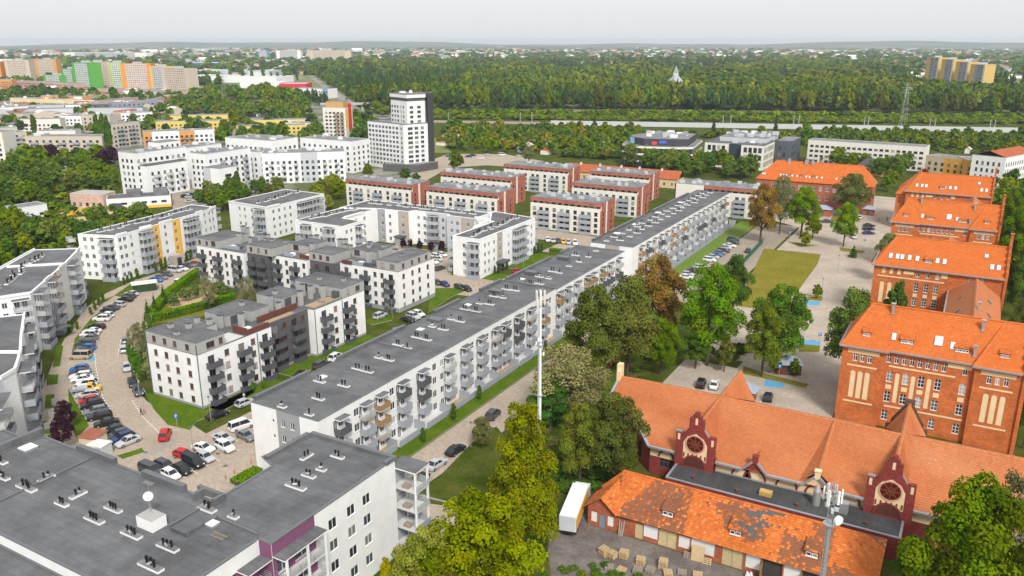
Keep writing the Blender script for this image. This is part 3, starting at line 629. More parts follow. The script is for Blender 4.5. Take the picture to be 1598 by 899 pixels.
def stepped_gable(bl, x, y0, y1, ze, zr, th=.6, m=SBRICK, axis='x', step=.9):
    """stepped gable parapet across y0..y1 at x"""
    b = MB(); n = 5; pts = []
    w = (y1 - y0) / 2; ym = (y0 + y1) / 2
    for i in range(n):
        a = w * (1 - i / n); z = ze + (zr - ze) * (i + .6) / n + step * 1.2; b.box(x - th / 2 - .002 * i, ym - a, 0 if i == 0 else ze, x + th / 2 + .002 * i, ym + a, z)
    b.box(x - th / 2 - .02, ym - .5, zr, x + th / 2 + .02, ym + .5, zr + 3.2); b.box(x - th / 2 - .1, ym - .7, zr + 3.2, x + th / 2 + .1, ym + .7, zr + 3.4)
    bl.part('gable_wall', b, [m])
def s_front_full(bl, x0, yf, W, detail=True):
    """front like the nearest school building: two pavilions and a middle part; x0 = left corner"""
    X = lambda v: x0 + v
    top = [X(v) for v in (8.1, 9.4, 10.7, 12.0, 13.3, 14.6, 15.9, 17.2, 20.6)]
    bays = [X(v) for v in (8.6, 11.3, 13.9, 16.6, 20.6)]
    wins = [(x, 13.0, .75, 1.5) for x in top] + [(x, 9.2, 1.05, 2.2) for x in bays] + [(x, 5.2, 1.05, 2.1) for x in bays] + [(x, 1.5, 1.05, 2.0) for x in bays]
    nich = [(X(v), 5.2, .8, 6.0) for v in (9.95, 12.6, 15.25)]
    school_front(bl, x0, yf + .8, wins, nich, [(X(8.2), X(19.2), 12.15, .3), (X(8.3), X(21.4), 4.15, .3)] + [(X(17.8), X(21.6), 14.0, .8)] + [(x - .5, x + .5, 7.75, .85) for x in bays], 15.3, X(7.5), X(22))
    for a, m_, e in ((0, (2.4, 3.65, 4.9), 7.5), (22, (24.4, 25.7, 27.0), 29.4)):
        school_front(bl, x0, yf, [(X(v), 12.5, .75, 1.5) for v in m_], [(X(v), 5.0, .95, 5.6) for v in m_], [(X(a + 1), X(e - 1), 14.0, .75), (X(a + 1.1), X(e - 1.2), 11.4, .3), (X(a + 1.1), X(e - 1.2), 4.1, .3)], 15.3, X(a), X(e))
    b = MB()
    for x_, s_ in ((X(7.5), 1), (X(22), -1)): wallseg(b, (x_, yf) if s_ > 0 else (x_, yf + .8), (x_, yf + .8) if s_ > 0 else (x_, yf), 0, 15.3, [])
    b.quad((X(0), yf + 14.4, 0), (X(0), yf, 0), (X(0), yf, 15.3), (X(0), yf + 14.4, 15.3)); b.quad((X(29.4), yf, 0), (X(29.4), yf + 14.4, 0), (X(29.4), yf + 14.4, 15.3), (X(29.4), yf, 15.3)); b.quad((X(29.4), yf + 14.4, 0), (X(0), yf + 14.4, 0), (X(0), yf + 14.4, 15.3), (X(29.4), yf + 14.4, 15.3))
    bl.part('wall', b, [SBRICK])
    ze, zr, ym = 15.35, 22.1, yf + 7.2; A = (X(3.7), ym, zr); Bp = (X(25.7), ym, zr); yb = yf + 14.8; o_ = .5
    F = [[(X(7.5), yf + .4, ze), (X(22), yf + .4, ze), Bp, A],
         [(X(-.4), yf - o_, ze), (X(7.9), yf - o_, ze), A], [(X(-.4), yb, ze), (X(-.4), yf - o_, ze), A],
         [(X(21.6), yf - o_, ze), (X(29.4), yf - o_, ze), (X(29.4), ym, zr + .02), Bp],
         [(X(29.4), yb, ze), (X(-.4), yb, ze), A, (X(29.4), ym, zr)]]
    tile_roof(bl, F, TILE_O, ridges=[(A, (X(29.4), ym, zr)), ((X(-.4), yf - o_, ze), A), ((X(7.9), yf - o_, ze), A), ((X(21.6), yf - o_, ze), Bp)], seed=int(yf))
    gutter(bl, [(X(-.5), yf - o_ - .1, ze - .05), (X(7.9), yf - o_ - .1, ze - .05), (X(7.9), yf + .3, ze - .05), (X(21.6), yf + .3, ze - .05), (X(21.6), yf - o_ - .1, ze - .05), (X(29.2), yf - o_ - .1, ze - .05)])
    gutter(bl, [(X(-.5), yf - o_, ze - .05), (X(-.5), yb, ze - .05)])
    sl = (zr - ze) / 6.8; zy = lambda y: ze + (y - yf - .4) * sl
    for v, n_, w_ in ((3.7, 3, 1.5), (10.6, 4, 2.3), (19.6, 4, 2.4), (26.2, 3, 1.6)):
        y_ = yf + 1.7 if v in (3.7, 26.2) else yf + 1.9
        dormer(bl, X(v), y_, zy(y_) - (0 if v not in (3.7, 26.2) else -.5), w_, 2.6, .75, n_, seed=int(v * 10))
    for v, yy in ((8.3, 2.0), (18.0, 2.0)): rooflight(bl, X(v), yf + yy, zy(yf + yy) + .06, sl, .8, 1.5)
    rooflight(bl, X(15.7), yf + 2.2, zy(yf + 2.2) + .06, sl, 1.4, 2.0)
    for v, yy in ((7.3, 6.0), (22.3, 5.4), (21.6, 1.6)): flue(bl, X(v), yf + yy, zy(yf + yy) - .1, 2.0)
s1 = Bld('school_building', 'nearest red brick school building with cream niches and orange tiled roof', 'school building', (-2, 164))
s_front_full(s1, -17.1, 156.9, 29.4); stepped_gable(s1, 12.6, 156.5, 171.6, 15.3, 22.1)
s3 = Bld('school_building', 'third red brick school building from the front, twin pavilions and skylights', 'school building', (-6, 288))
s_front_full(s3, -20.8, 281.6, 29.4); stepped_gable(s3, 8.9, 281.2, 296.4, 15.3, 22.1)
def s_plain(bl, x0, yf, W, lights):
    X = lambda v: x0 + v
    wins = [(X(v), z, w_, h) for v in (10.3, 12.6, 14.8) for z, w_, h in ((13.0, .8, 1.5), (9.2, 1.05, 2.2), (5.4, 1.05, 2.1), (1.6, 1.05, 2.1))] + [(X(v), 13.0, .8, 1.5) for v in (22, 24.5)]
    school_front(bl, x0, yf, wins, [(X(v), 5.2, 1.05, 5.6) for v in (2.4, 4.2, 6.0)] + [(X(v), 13, .9, 1.5) for v in (2.4, 4.2, 6.0)], [(X(1), X(16.5), 12.1, .3), (X(7), X(9.4), 13.4, .8), (X(15.6), X(17), 13.4, 1.2), (X(7), X(16.4), 14.55, .4)] + [(X(v - .5), X(v + .5), 7.7, .9) for v in (10.3, 12.6, 14.8)], 15, x0, X(W))
    b = MB(); b.quad((X(0), yf + 14.4, 0), (X(0), yf, 0), (X(0), yf, 15), (X(0), yf + 14.4, 15)); b.quad((X(W), yf, 0), (X(W), yf + 14.4, 0), (X(W), yf + 14.4, 15), (X(W), yf, 15)); b.quad((X(W), yf + 14.4, 0), (X(0), yf + 14.4, 0), (X(0), yf + 14.4, 15), (X(W), yf + 14.4, 15)); bl.part('wall', b, [SBRICK])
    ze, zr, ym, yb = 15.05, 21.6, yf + 7.2, yf + 14.8; A = (X(4.0), ym, zr); Bp = (X(W), ym, zr)
    tile_roof(bl, [[(X(-.4), yf - .5, ze), (X(W), yf - .5, ze), Bp, A], [(X(-.4), yb, ze), (X(-.4), yf - .5, ze), A], [(X(W), yb, ze), (X(-.4), yb, ze), A, Bp]], ridges=[(A, Bp), ((X(-.4), yf - .5, ze), A)], seed=int(yf))
    gutter(bl, [(X(-.5), yf - .6, ze - .05), (X(W), yf - .6, ze - .05)]); gutter(bl, [(X(-.5), yf - .5, ze - .05), (X(-.5), yb, ze - .05)])
    sl = (zr - ze) / 7.7; zy = lambda y: ze + (y - yf + .5) * sl
    for v in lights: rooflight(bl, X(v), yf + 1.4, zy(yf + 1.4) + .06, sl, .9, 1.6)
    dormer(bl, X(12.2), yf + 1.4, zy(yf + 1.4), 1.8, 2.8, .8, 3, seed=5)
    rooflight(bl, X(W - 4.5), yf + 4, zy(yf + 4) + .06, sl, .9, 1.1)
    stepped_gable(bl, X(W) + .3, yf - .4, yf + 14.9, 15, zr)
s2 = Bld('school_building', 'second red brick school building, with a row of bluish roof windows', 'school building', (-5, 231))
s_plain(s2, -19.3, 224, 29.2, (3.4, 5.0, 6.1, 7.8, 9.6, 14.2, 15.8, 26.2, 27.6))
s4 = Bld('school_building', 'farthest red brick school building, beside the yellow apartment block', 'school building', (-8, 354))
s_plain(s4, -22.2, 347, 28.6, (3.4, 5.2, 6.6, 13.0, 14.8, 16.6, 25.2, 26.8))
b = MB(); wallseg(b, (-25.6, 349), (-22.3, 349), 0, 13.4, [(1, 2.4, 10, 12)]); wallseg(b, (-25.6, 371), (-25.6, 349), 0, 13.4, []); wallseg(b, (-18, 371), (-25.6, 371), 0, 13.4, []); s4.part('wall', b, [SBRICK])
tile_roof(s4, [[(-26, 371.4, 13.4), (-26, 348.6, 13.4), (-19, 355, 20.5), (-19, 371.4, 20.5)], [(-26, 348.6, 13.4), (-12, 348.6, 13.4), (-19, 355, 20.5)], [(-12, 362, 17), (-12, 371.4, 13.4), (-19, 371.4, 20.5), (-19, 362, 20.5)]], seed=77)
def link_wing(name, label, x0, x1, y0, y1, ze, zr, hipy=None):
    l = Bld(name, label, 'link wing', ((x0 + x1) / 2, y0))
    b = MB(); wallseg(b, (x0, y1), (x0, y0), 0, ze, []); wallseg(b, (x1, y0), (x1, y1), 0, ze, []); wallseg(b, (x0, y0), (x1, y0), 0, ze, []); wallseg(b, (x1, y1), (x0, y1), 0, ze, []); l.part('wall', b, [SBRICK])
    xm = (x0 + x1) / 2; yh = hipy or y1
    fs = [[(x0 - .4, y1, ze), (x0 - .4, y0, ze), (xm, y0, zr), (xm, yh, zr)], [(x1 + .4, y0, ze), (x1 + .4, y1, ze), (xm, yh, zr), (xm, y0, zr)]]
    if hipy: fs.append([(x1 + .4, y1, ze), (x0 - .4, y1, ze), (xm, yh, zr)])
    tile_roof(l, fs, TILE_H, ridges=[((xm, y0, zr), (xm, yh, zr))], seed=int(y0))
    gutter(l, [(x0 - .5, y0, ze), (x0 - .5, y1, ze)]); sl = (zr - ze) / (xm - x0 + .4)
    for i in range(4):
        y = y0 + 3 + i * (yh - y0 - 6) / 3.5
        for sx in (-1, 1):
            xx = xm + sx * 3.0; o = link('rooflight', cached(('lwl',), lambda: _lwl()), l.o, (xx - l.x, y - l.y, zr - 3.0 * sl + .08)); o.rotation_euler = (0, sx * math.atan(sl), 0)
    flue(l, xm + .8, y0 + (yh - y0) * .45, zr - 1.2, 2.2)
    return l
def _lwl():
    b = MB(); b.box(-.7, -.8, 0, .7, .8, .1); b.quad((-.6, -.7, .105), (.6, -.7, .105), (.6, .7, .105), (-.6, .7, .105), 1); return b.mesh('rooflight', [ZINC, DFRAME])
link_wing('link_wing', 'low orange-roofed wing joining the two nearest school buildings', -1.2, 9.2, 171.5, 223.8, 10.5, 16.4, 216)
link_wing('link_wing', 'small orange roof between the second and third school buildings', -8, 0.5, 239, 281.2, 10, 15.6, 266)
link_wing('link_wing', 'pointed orange roof between the third and farthest school buildings', -4, 6, 296.6, 346.2, 10.5, 17, 336)
# long orange roofed building at the head of the yard
s5 = Bld('school_building', 'long orange-roofed brick building at the head of the yard', 'school building', (-61, 382))
wl = [(-84 + i * 2.9, z, 1.3, 2.0) for i in range(16) for z in (7.6, 3.6)]
holes = []
b = MB(); wallseg(b, (-85.6, 375.2), (-37.2, 375.2), 0, 11, [(x - .65 + 85.6, x + .65 + 85.6, z, z + h) for x, z, w_, h in wl]); wallseg(b, (-37.2, 375.2), (-37.2, 389.8), 0, 11, []); wallseg(b, (-37.2, 389.8), (-85.6, 389.8), 0, 11, []); wallseg(b, (-85.6, 389.8), (-85.6, 375.2), 0, 11, []); s5.part('wall', b, [GBRICK])
for x, z, w_, h in wl: s5.window((-85.6, 375.2), Vector((1, 0)), x - .65 + 85.6, z, 1.3, 2.0, WFRAME, 1, 1)
A = (-79, 382.5, 18.9); Bq = (-42.5, 382.5, 18.9)
tile_roof(s5, [[(-86.2, 374.7, 11), (-36.6, 374.7, 11), Bq, A], [(-86.2, 390.4, 11), (-86.2, 374.7, 11), A], [(-36.6, 374.7, 11), (-36.6, 390.4, 11), Bq], [(-36.6, 390.4, 11), (-86.2, 390.4, 11), A, Bq]], ridges=[(A, Bq), ((-36.6, 374.7, 11), Bq)], th=.6, tw=.6, seed=5)
for i, v in enumerate((-83.5, -82.5, -75.6, -74.3, -73.1, -70.6, -68.4, -64.6, -63.2, -60.2, -58, -52, -50, -47, -45, -43)): rooflight(s5, v, 376.4, 12.75, 1.0, .7, 1.1)
for v in (-71.8, -66.8, -61.7): dormer(s5, v, 376.6, 12.9, 1.0, 1.5, .9, 1)
for v, y in ((-73.4, 382), (-66, 381.6), (-63.2, 381.6)): chimney(s5, v, y, 17.8, 2.2, 1.1, STEEL)

# ---- hall with stepped dark red gables
h = Bld('brick_hall', 'long brick hall with orange tiled roof, stepped gables and round windows', 'hall', (-20, 131))
zs_ = lambda y: 5.5 + (y - 118.7) * .43
def hall_tint(p, r):
    n = .5 + .1 * math.sin(p.x * .21 + math.sin(p.y * .4) * 2) + .06 * math.sin(p.y * .8 + p.x * .05)
    return min(1, max(.02, n + r.gauss(0, .07) + (.14 if p.x > -2 else 0)))
tile_roof(h, [[(-41, 118.5, 5.42), (30, 118.5, 5.42), (30, 131.5, 11.0), (-51.3, 131.5, 11.0), (-51.3, 123.7, 7.65), (-44, 122.0, 6.92)],
              [(30, 144.5, 5.42), (-51.3, 144.5, 5.42), (-51.3, 131.5, 11), (30, 131.5, 11)]], TILE_H, .36, .44, [((-51.3, 131.5, 11.0), (30, 131.5, 11.0))], hall_tint, 9)
b = MB(); arches = []
for x, w_ in ((-38.1, 2.2), (-25.6, 2.0), (-23.5, 2.4), (-18.6, 2.2), (-14.2, 2.2), (-9.4, 2.0), (3.5, 2.2), (8.5, 2.2), (13.5, 2.2)): arches.append((x, w_))
wallseg(b, (-41, 119.2), (30, 119.2), 0, 5.5, [(x - w_ / 2 + 41, x + w_ / 2 + 41, 1.7 if x < -37 else 4.35 - .55, 4.6 if x < -37 else 5.0) for x, w_ in arches if x < -37])
wallseg(b, (-51.2, 123.9), (-44.2, 122.4), 0, 6.9, []); wallseg(b, (-44.2, 122.4), (-41, 119.2), 0, 5.6, [])
wallseg(b, (-51.2, 144), (-51.2, 131.5), 0, 5.5, []); b.poly([(-51.2, 144, 0), (-51.2, 123.9, 0), (-51.2, 123.9, 7.6), (-51.2, 131.5, 10.9), (-51.2, 144, 5.5)]); wallseg(b, (30, 119.2), (30, 144), 0, 5.5, []); wallseg(b, (30, 144), (-51.2, 144), 0, 5.4, [])
h.part('wall', b, [HBRICK])
def arch_ring(x, y, zc, r, w_=.28, m=HBRICK, a0=0, a1=180, n=14, dep=.12, fill=None):
    b = MB()
    for i in range(n):
        t0, t1 = R(a0 + (a1 - a0) * i / n), R(a0 + (a1 - a0) * (i + 1) / n)
        q = lambda t, rr, yy: (x + rr * math.cos(t), yy, zc + rr * math.sin(t))
        b.poly([q(t0, r, y - dep), q(t0, r + w_, y - dep), q(t1, r + w_, y - dep), q(t1, r, y - dep)][::-1]); b.poly([q(t0, r, y), q(t1, r, y), q(t1, r, y - dep), q(t0, r, y - dep)]); b.poly([q(t0, r + w_, y - dep), q(t1, r + w_, y - dep), q(t1, r + w_, y), q(t0, r + w_, y)][::-1])
    h.part('arch', b, [m])
    if fill:
        b = MB(); pts = [(x + r * math.cos(R(a0 + (a1 - a0) * i / n)), y - dep * .25, zc + r * math.sin(R(a0 + (a1 - a0) * i / n))) for i in range(n + 1)]
        b.poly(pts[::-1]); return h.part('arch_panel', b, [fill])
b = MB(); b.box(-40.9, 119.12, 3.4, 30, 119.19, 5.45); h.part('cream_band', b, [CREAM])
for x, w_ in arches:
    arch_ring(x, 119.12, 3.75 if x > -37 else 3.6, w_ / 2 + (.3 if x > -37 else 0), .3, fill=CREAM if x > -37 else None)
h.window((-41, 119.2), Vector((1, 0)), 1.8, 1.7, 2.2, 2.9, BFRAME, 2, 2)
b = MB(); b.box(-43.9, 121.6, 1.4, -42.4, 121.7, 4.2); h.part('window', b, [PANE])
gutter(h, [(-51.5, 123.6, 7.6), (-44.1, 121.8, 6.85), (-41, 118.3, 5.4), (-36.4, 118.3, 5.4)], .5); gutter(h, [(-29.7, 118.3, 5.4), (-25.4, 118.3, 5.4)], .5); gutter(h, [(-21.8, 118.3, 5.4), (-16, 118.3, 5.4)], .5); gutter(h, [(-12.4, 118.3, 5.4), (-7.4, 118.3, 5.4)], .5); gutter(h, [(-1, 118.3, 5.4), (30, 118.3, 5.4)], .5)
gutter(h, [(-51.6, 131.5, 11), (-51.6, 123.7, 7.6)], .5)
def cross_gable(xm, hw, zp, yfront, yback, zback, north=True, seed=1):
    b = MB(); z0 = zs_(yfront + .3) + .02
    fr = [(xm - hw, yfront + .3, z0), (xm, yback, zback)]; P0 = (xm, yfront + .3, zp); PB = (xm, yback, zback)
    pitched_tiles(b, [(xm - hw, yfront + .3, z0), P0, PB][::1], .3, .36, .04, hall_tint, seed); pitched_tiles(b, [P0, (xm + hw, yfront + .3, z0), PB], .3, .36, .04, hall_tint, seed + 1)
    ridge_caps(b, P0, PB)
    h.part('dormer_roof', b, [TILE_H], kind='stuff')
for gx in (-33.0, -4.1, 21.5):
    # stepped wall
    b = MB(); y = 117.9; prof = [(-3.25, 0), (3.25, 0), (3.25, 9.7), (2.2, 9.7), (2.2, 9.2), (1.2, 10.6), (1.2, 12.4), (.75, 12.4), (.75, 12.9), (.4, 12.9), (.4, 13.5), (-.4, 13.5), (-.4, 12.9), (-.75, 12.9), (-.75, 12.4), (-1.2, 12.4), (-1.2, 10.6), (-2.2, 9.2), (-2.2, 9.7), (-3.25, 9.7)]
    fr = [(gx + a, y, z) for a, z in prof]; bk = [(gx + a, y + .6, z) for a, z in prof]
    b.poly(fr); b.poly(bk[::-1])
    for i in range(len(prof)): j = (i + 1) % len(prof); b.quad(fr[j], fr[i], bk[i], bk[j])
    b.quad((gx - 3.25, 119.2, 0), (gx - 3.25, 117.9, 0), (gx - 3.25, 117.9, 6), (gx - 3.25, 119.2, 6)); b.quad((gx + 3.25, 117.9, 0), (gx + 3.25, 119.2, 0), (gx + 3.25, 119.2, 6), (gx + 3.25, 117.9, 6))
    g = h.part('stepped_gable', b, [HBRICK])
    b = MB()          # cream field with the rose window
    pts = [(gx - 1.95, 5.1), (gx + 1.95, 5.1), (gx + 1.95, 8.0), (gx + 1.3, 9.1), (gx, 9.8), (gx - 1.3, 9.1), (gx - 1.95, 8.0)]
    b.poly([(a, 117.86, z) for a, z in pts]); h.part('cream_field', b, [CREAM], g)
    for dx in (-2.75, 2.75, 0):
        b = MB(); z = 8.2 if dx else 11.4; b.box(gx + dx - .2, 117.84, z, gx + dx + .2, 117.88, z + 1.1); h.part('cream_niche', b, [CREAM], g)
    b = MB(); n = 20; ring = lambda rr, yy: [(gx + rr * math.cos(2 * math.pi * i / n), yy, 7.95 + rr * math.sin(2 * math.pi * i / n)) for i in range(n)]
    a_, c_, d_ = ring(1.4, 117.75), ring(1.62, 117.75), ring(1.62, 117.86)
    for i in range(n):
        j = (i + 1) % n; b.quad(c_[i], a_[i], a_[j], c_[j], 0) ; b.quad(d_[i], c_[i], c_[j], d_[j], 0)
    b.poly(ring(1.4, 117.82), 1)
    for t in range(4): b.bar((gx + 1.4 * math.cos(t * math.pi / 4), 117.78, 7.95 + 1.4 * math.sin(t * math.pi / 4)), (gx - 1.4 * math.cos(t * math.pi / 4), 117.78, 7.95 - 1.4 * math.sin(t * math.pi / 4)), .09, 2)
    a_, c_ = ring(.55, 117.76), ring(.66, 117.76)
    for i in range(n): j = (i + 1) % n; b.quad(c_[i], a_[i], a_[j], c_[j], 2)
    h.part('rose_window', b, [mat('pale_brick_ring', (.55, .3, .24), .8), mat('old_stained_pane', (.1, .012, .008), .3), BFRAME], g)
    for i in range(6):
        b = MB(); x_ = gx - 1.75 + i * .7; b.box(x_ - .12, 117.8, 5.35, x_ + .12, 117.88, 6.15); h.part('brick_rib', b, [HBRICK], g)
    arch_ring(gx, 117.82, 4.0, 1.75, .25, fill=mat('gate_wood', (.09, .03, .02), .7))
    gutter(h, [(gx - 3.2, 117.9, 9.72), (gx - 2.2, 117.9, 9.72)], .3); gutter(h, [(gx + 1.25, 118.2, 10.6), (gx + 3.2, 118.2, 7.6)], .3)
    cross_gable(gx, 3.2, 10.9, 118.2, 131.4, 11.02, seed=int(gx * 3) + 200)
    b = MB(); P0 = (gx, 145.2, 10.9); PB = (gx, 131.6, 11.02)
    pitched_tiles(b, [(gx + 3.2, 144.6, 5.6), P0, PB], .3, .36, .04, hall_tint, 31); pitched_tiles(b, [P0, (gx - 3.2, 144.6, 5.6), PB], .3, .36, .04, hall_tint, 32); ridge_caps(b, P0, PB); h.part('dormer_roof', b, [TILE_H], kind='stuff')
    b = MB(); prof = [(-3.3, 0), (3.3, 0), (3.3, 6.6), (2.6, 6.6), (2.6, 7.4), (.8, 10.4), (.8, 11.6), (-.8, 11.6), (-.8, 10.4), (-2.6, 7.4), (-2.6, 6.6), (-3.3, 6.6)] if gx != -33 else [(-3.1, 0), (3.1, 0), (3.1, 5.6), (0, 10.85), (-3.1, 5.6)]
    fr = [(gx + a, 144.7, z) for a, z in prof]; bk = [(gx + a, 145.2, z) for a, z in prof]; b.poly(fr); b.poly(bk[::-1])
    for i in range(len(prof)): j = (i + 1) % len(prof); b.quad(fr[j], fr[i], bk[i], bk[j])
    h.part('rear_gable', b, [mat('dark_brown_brick', (.12, .07, .05), .9)])  # rear gable brick darker and browner than the front gables
for gx, hw, zb in ((-23.55, 1.85, 0), (-14.2, 1.85, 1), (9, 1.85, 0)):
    b = MB(); b.poly([(gx - hw, 118.55, 5.4), (gx + hw, 118.55, 5.4), (gx, 118.55, 7.2)]); b.box(gx - .4, 118.4, 6.6, gx + .4, 119.1, 7.9); b.box(gx - .5, 118.3, 7.9, gx + .5, 119.2, 8.1); h.part('gablet', b, [HBRICK if not zb else CREAM])
    gutter(h, [(gx - hw - .1, 118.35, 5.4), (gx - .4, 118.35, 7.0)], .45); gutter(h, [(gx + .4, 118.35, 7.0), (gx + hw + .1, 118.35, 5.4)], .45)
    if zb: cross_gable(gx, 2.6, 7.7, 118.5, 131.4, 11.05, seed=50)
    else:
        b = MB(); P0 = (gx, 118.55, 7.25); PB = (gx, 122.8, 7.3); pitched_tiles(b, [(gx - hw, 118.55, 5.5), P0, PB], .3, .36, .04, hall_tint, 61); pitched_tiles(b, [P0, (gx + hw, 118.55, 5.5), PB], .3, .36, .04, hall_tint, 62); h.part('dormer_roof', b, [TILE_H], kind='stuff')
b = MB(); b.box(-52.2, 131, 9.6, -51.3, 132.2, 13.4); b.box(-51.9, 130.2, 9.4, -51.3, 131, 12.3); h.part('gable_pier', b, [CREAM])
# flat black annexe roof between hall and garages
an = Bld('flat_annexe', 'low annexe with long black flat roof between hall and garages', 'annexe', (-18, 115))
an.body([(-36, 112.9), (-1.8, 112.9), (-1.8, 119.05), (-36, 119.05)], 3.6, {}, wm=HBRICK, roof=FELTD, cope=.3, copem=ZINC)
for x, y in ((-32, 114.7), (-25, 114.2), (-16.1, 114.6), (-6.4, 114.4)):
    b = MB(); b.cyl((x, y, 3.6), .18, .35, 8); b.cyl((x, y, 3.95), .28, .12, 8); an.part('vent_pipe', b, [mat('rusty_vent', (.16, .06, .04), .8)])
b = MB(); b.cyl((-13.7, 116.4, 3.6), .55, 2.3, 12); b.cyl((-13.7, 116.4, 5.9), .55, 1.2, 12, r2=.12); an.part('exhaust_cowl', b, [STEEL])
b = MB(); b.box(-21.8, 114.9, 3.6, -20.0, 116, 4.3); an.part('roof_box', b, [mat('yellow_brick', (.5, .33, .1), .85, kind='brick')])
b = MB(); b.box(-10.4, 115.6, 3.6, -9.2, 116.8, 5.3); an.part('fan_housing', b, [ZINC])

# ---- old garages in front
g = Bld('garage_row', 'old brick garage row with patchy orange and brown tiles', 'garage', (-24, 106))
def gtint(p, r):
    if 5.0 < p.x + 27.0 + (p.y - 104) * .9 + 2.2 * math.sin(p.y * 2.1) and abs(p.x + 19.3 - (p.y - 105) * .55 + .8 * math.sin(p.y * 3)) < 1.5 and r.random() < .72 and p.y > 101.6: return r.uniform(0, .07)
    blot = math.sin(p.x * .42 + 1.3) + .8 * math.sin(p.x * .17 + p.y * .5) + .6 * math.sin(p.y * .9 + p.x * .3)
    if p.x < -33.5 + (p.y - 104) * .6 and p.x > -39: blot -= .0
    bro = (-36.6 + (p.y - 104) * .5 < p.x < -29.3 + (p.y - 104) * -.1) or (-15.8 < p.x < -9.6 and p.y < 106.2 and blot < .9) or blot < -1.15
    if r.random() < .06: return r.uniform(0, 1)
    if bro and r.random() < .85: return max(.12, r.gauss(.26, .06))
    return min(1, max(.44, r.gauss(.68, .14)))
A = (-40.6, 106.6, 6.7); Bq = (-9.0, 106.6, 6.7)
tile_roof(g, [[(-38.9, 99.5, 3.2), (-3.4, 99.5, 3.2), Bq, A], [(-3.4, 99.5, 3.2), (-3.4, 112.3, 3.4), Bq], [(-3.4, 112.3, 3.4), (-38, 112.3, 3.4), A, Bq], [(-44, 106, 3.3), (-44.0, 99.5, 3.2), (-38.9, 99.5, 3.2), A][0:1] + [(-38.9, 99.6, 3.25), A], [(-38, 112.3, 3.4), (-44, 106, 3.3), A]], TILE_G, .34, .4, [(A, Bq), ((-3.4, 99.5, 3.2), Bq), ((-38.9, 99.5, 3.2), A)], gtint, 4)
tile_roof(g, [[(-41.3, 99.3, 5.3), (-38.8, 99.3, 3.1), (-38.8, 101.5, 3.9), (-41.3, 104.6, 5.4)][::1], [(-44.1, 99.3, 3.1), (-41.3, 99.3, 5.3), (-41.3, 104.6, 5.4), (-44.1, 104.2, 3.3)]], TILE_G, .34, .4, [((-41.3, 99.2, 5.3), (-41.3, 104.6, 5.4))], gtint, 8)
b = MB()
gd = [(-35.4, 1.3, 2.5, 'd'), (-33.6, 2.4, 2.0, 'w'), (-31.1, 2.8, 2.75, 'g'), (-28.6, 1.7, 1.9, 'w'), (-25.9, 3.4, 2.1, 'w'), (-21.7, 2.9, 2.75, 'g'), (-18.9, 2.0, 2.2, 'w'), (-16.3, 2.6, 2.75, 'o'), (-13.7, 2.2, 2.3, 'w'), (-11.2, 2.4, 2.7, 'o')]
wallseg(b, (-39.2, 100.1), (-3.7, 100.1), 0, 3.25, [(x - w_ / 2 + 39.2, x + w_ / 2 + 39.2, 0 if k in 'dgo' else .7, hh if k in 'dgo' else min(3.05, .7 + hh)) for x, w_, hh, k in gd], 0, .2)
wallseg(b, (-43.6, 100.0), (-39.2, 100.0), 0, 3.2, [(.55, 1.55, .7, 2.4), (1.9, 2.9, 0, 2.3), (3.2, 4.2, .7, 2.4)], 0, .12); b.poly([(-43.6, 100.0, 3.2), (-39.2, 100.0, 3.2), (-41.3, 100.0, 5.1)])
wallseg(b, (-43.6, 106), (-43.6, 100), 0, 3.2, []); wallseg(b, (-3.7, 100.1), (-3.7, 112), 0, 3.25, []); wallseg(b, (-3.7, 112), (-43.6, 112), 0, 3.25, []); wallseg(b, (-39.2, 100.0), (-39.2, 100.1), 0, 3.2, [])
g.part('wall', b, [GBRICK])
DOORM = mat('cream_door_paint', (.55, .44, .24), .7, .12, 2); PANELW = mat('white_board', (.72, .72, .7), .7, .08)
for x, w_, hh, k in gd:
    b = MB(); z0, z1 = (0.02, hh) if k in 'dgo' else (.7, min(3.05, .7 + hh))
    if k != 'o':
        b.quad((x - w_ / 2, 100.22, z0), (x + w_ / 2, 100.22, z0), (x + w_ / 2, 100.22, z1), (x - w_ / 2, 100.22, z1))
        if k == 'g':
            for t in (-.48, -.02, .02, .48): b.box(x + t * w_ - .03, 100.16, z0, x + t * w_ + .03, 100.215, z1)
        g.part('garage_door' if k == 'g' else ('door' if k == 'd' else 'window_board'), b, [DOORM if k in 'gd' else PANELW])
    else:
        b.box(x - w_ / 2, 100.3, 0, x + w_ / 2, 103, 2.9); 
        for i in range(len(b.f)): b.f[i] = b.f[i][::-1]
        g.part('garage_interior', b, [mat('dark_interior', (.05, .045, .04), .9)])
        b = MB(); b.box(x - w_ / 2 - .06, 98.9, .03, x - w_ / 2, 100.1, 2.4); g.part('garage_door', b, [mat('olive_door', (.3, .25, .08), .7)])
for x, m_, nm in ((-42.55, PANELW, 'window_board'), (-41.2, mat('blue_grey_door', (.2, .24, .3), .6), 'door'), (-39.9, PANELW, 'window_board')):
    b = MB(); z0, z1 = (.7, 2.4) if nm != 'door' else (0, 2.3); b.quad((x - .5, 100.1, z0), (x + .5, 100.1, z0), (x + .5, 100.1, z1), (x - .5, 100.1, z1)); g.part(nm, b, [m_])
for i, x in enumerate((-31.7, -21.9, -11.7)): dormer(g, x, 101.6, 4.25, 1.8, 1.9, .8, 2, seed=20 + i, tint=(lambda p, r: r.uniform(.1, .35)) if i == 0 else gtint, m=TILE_G)

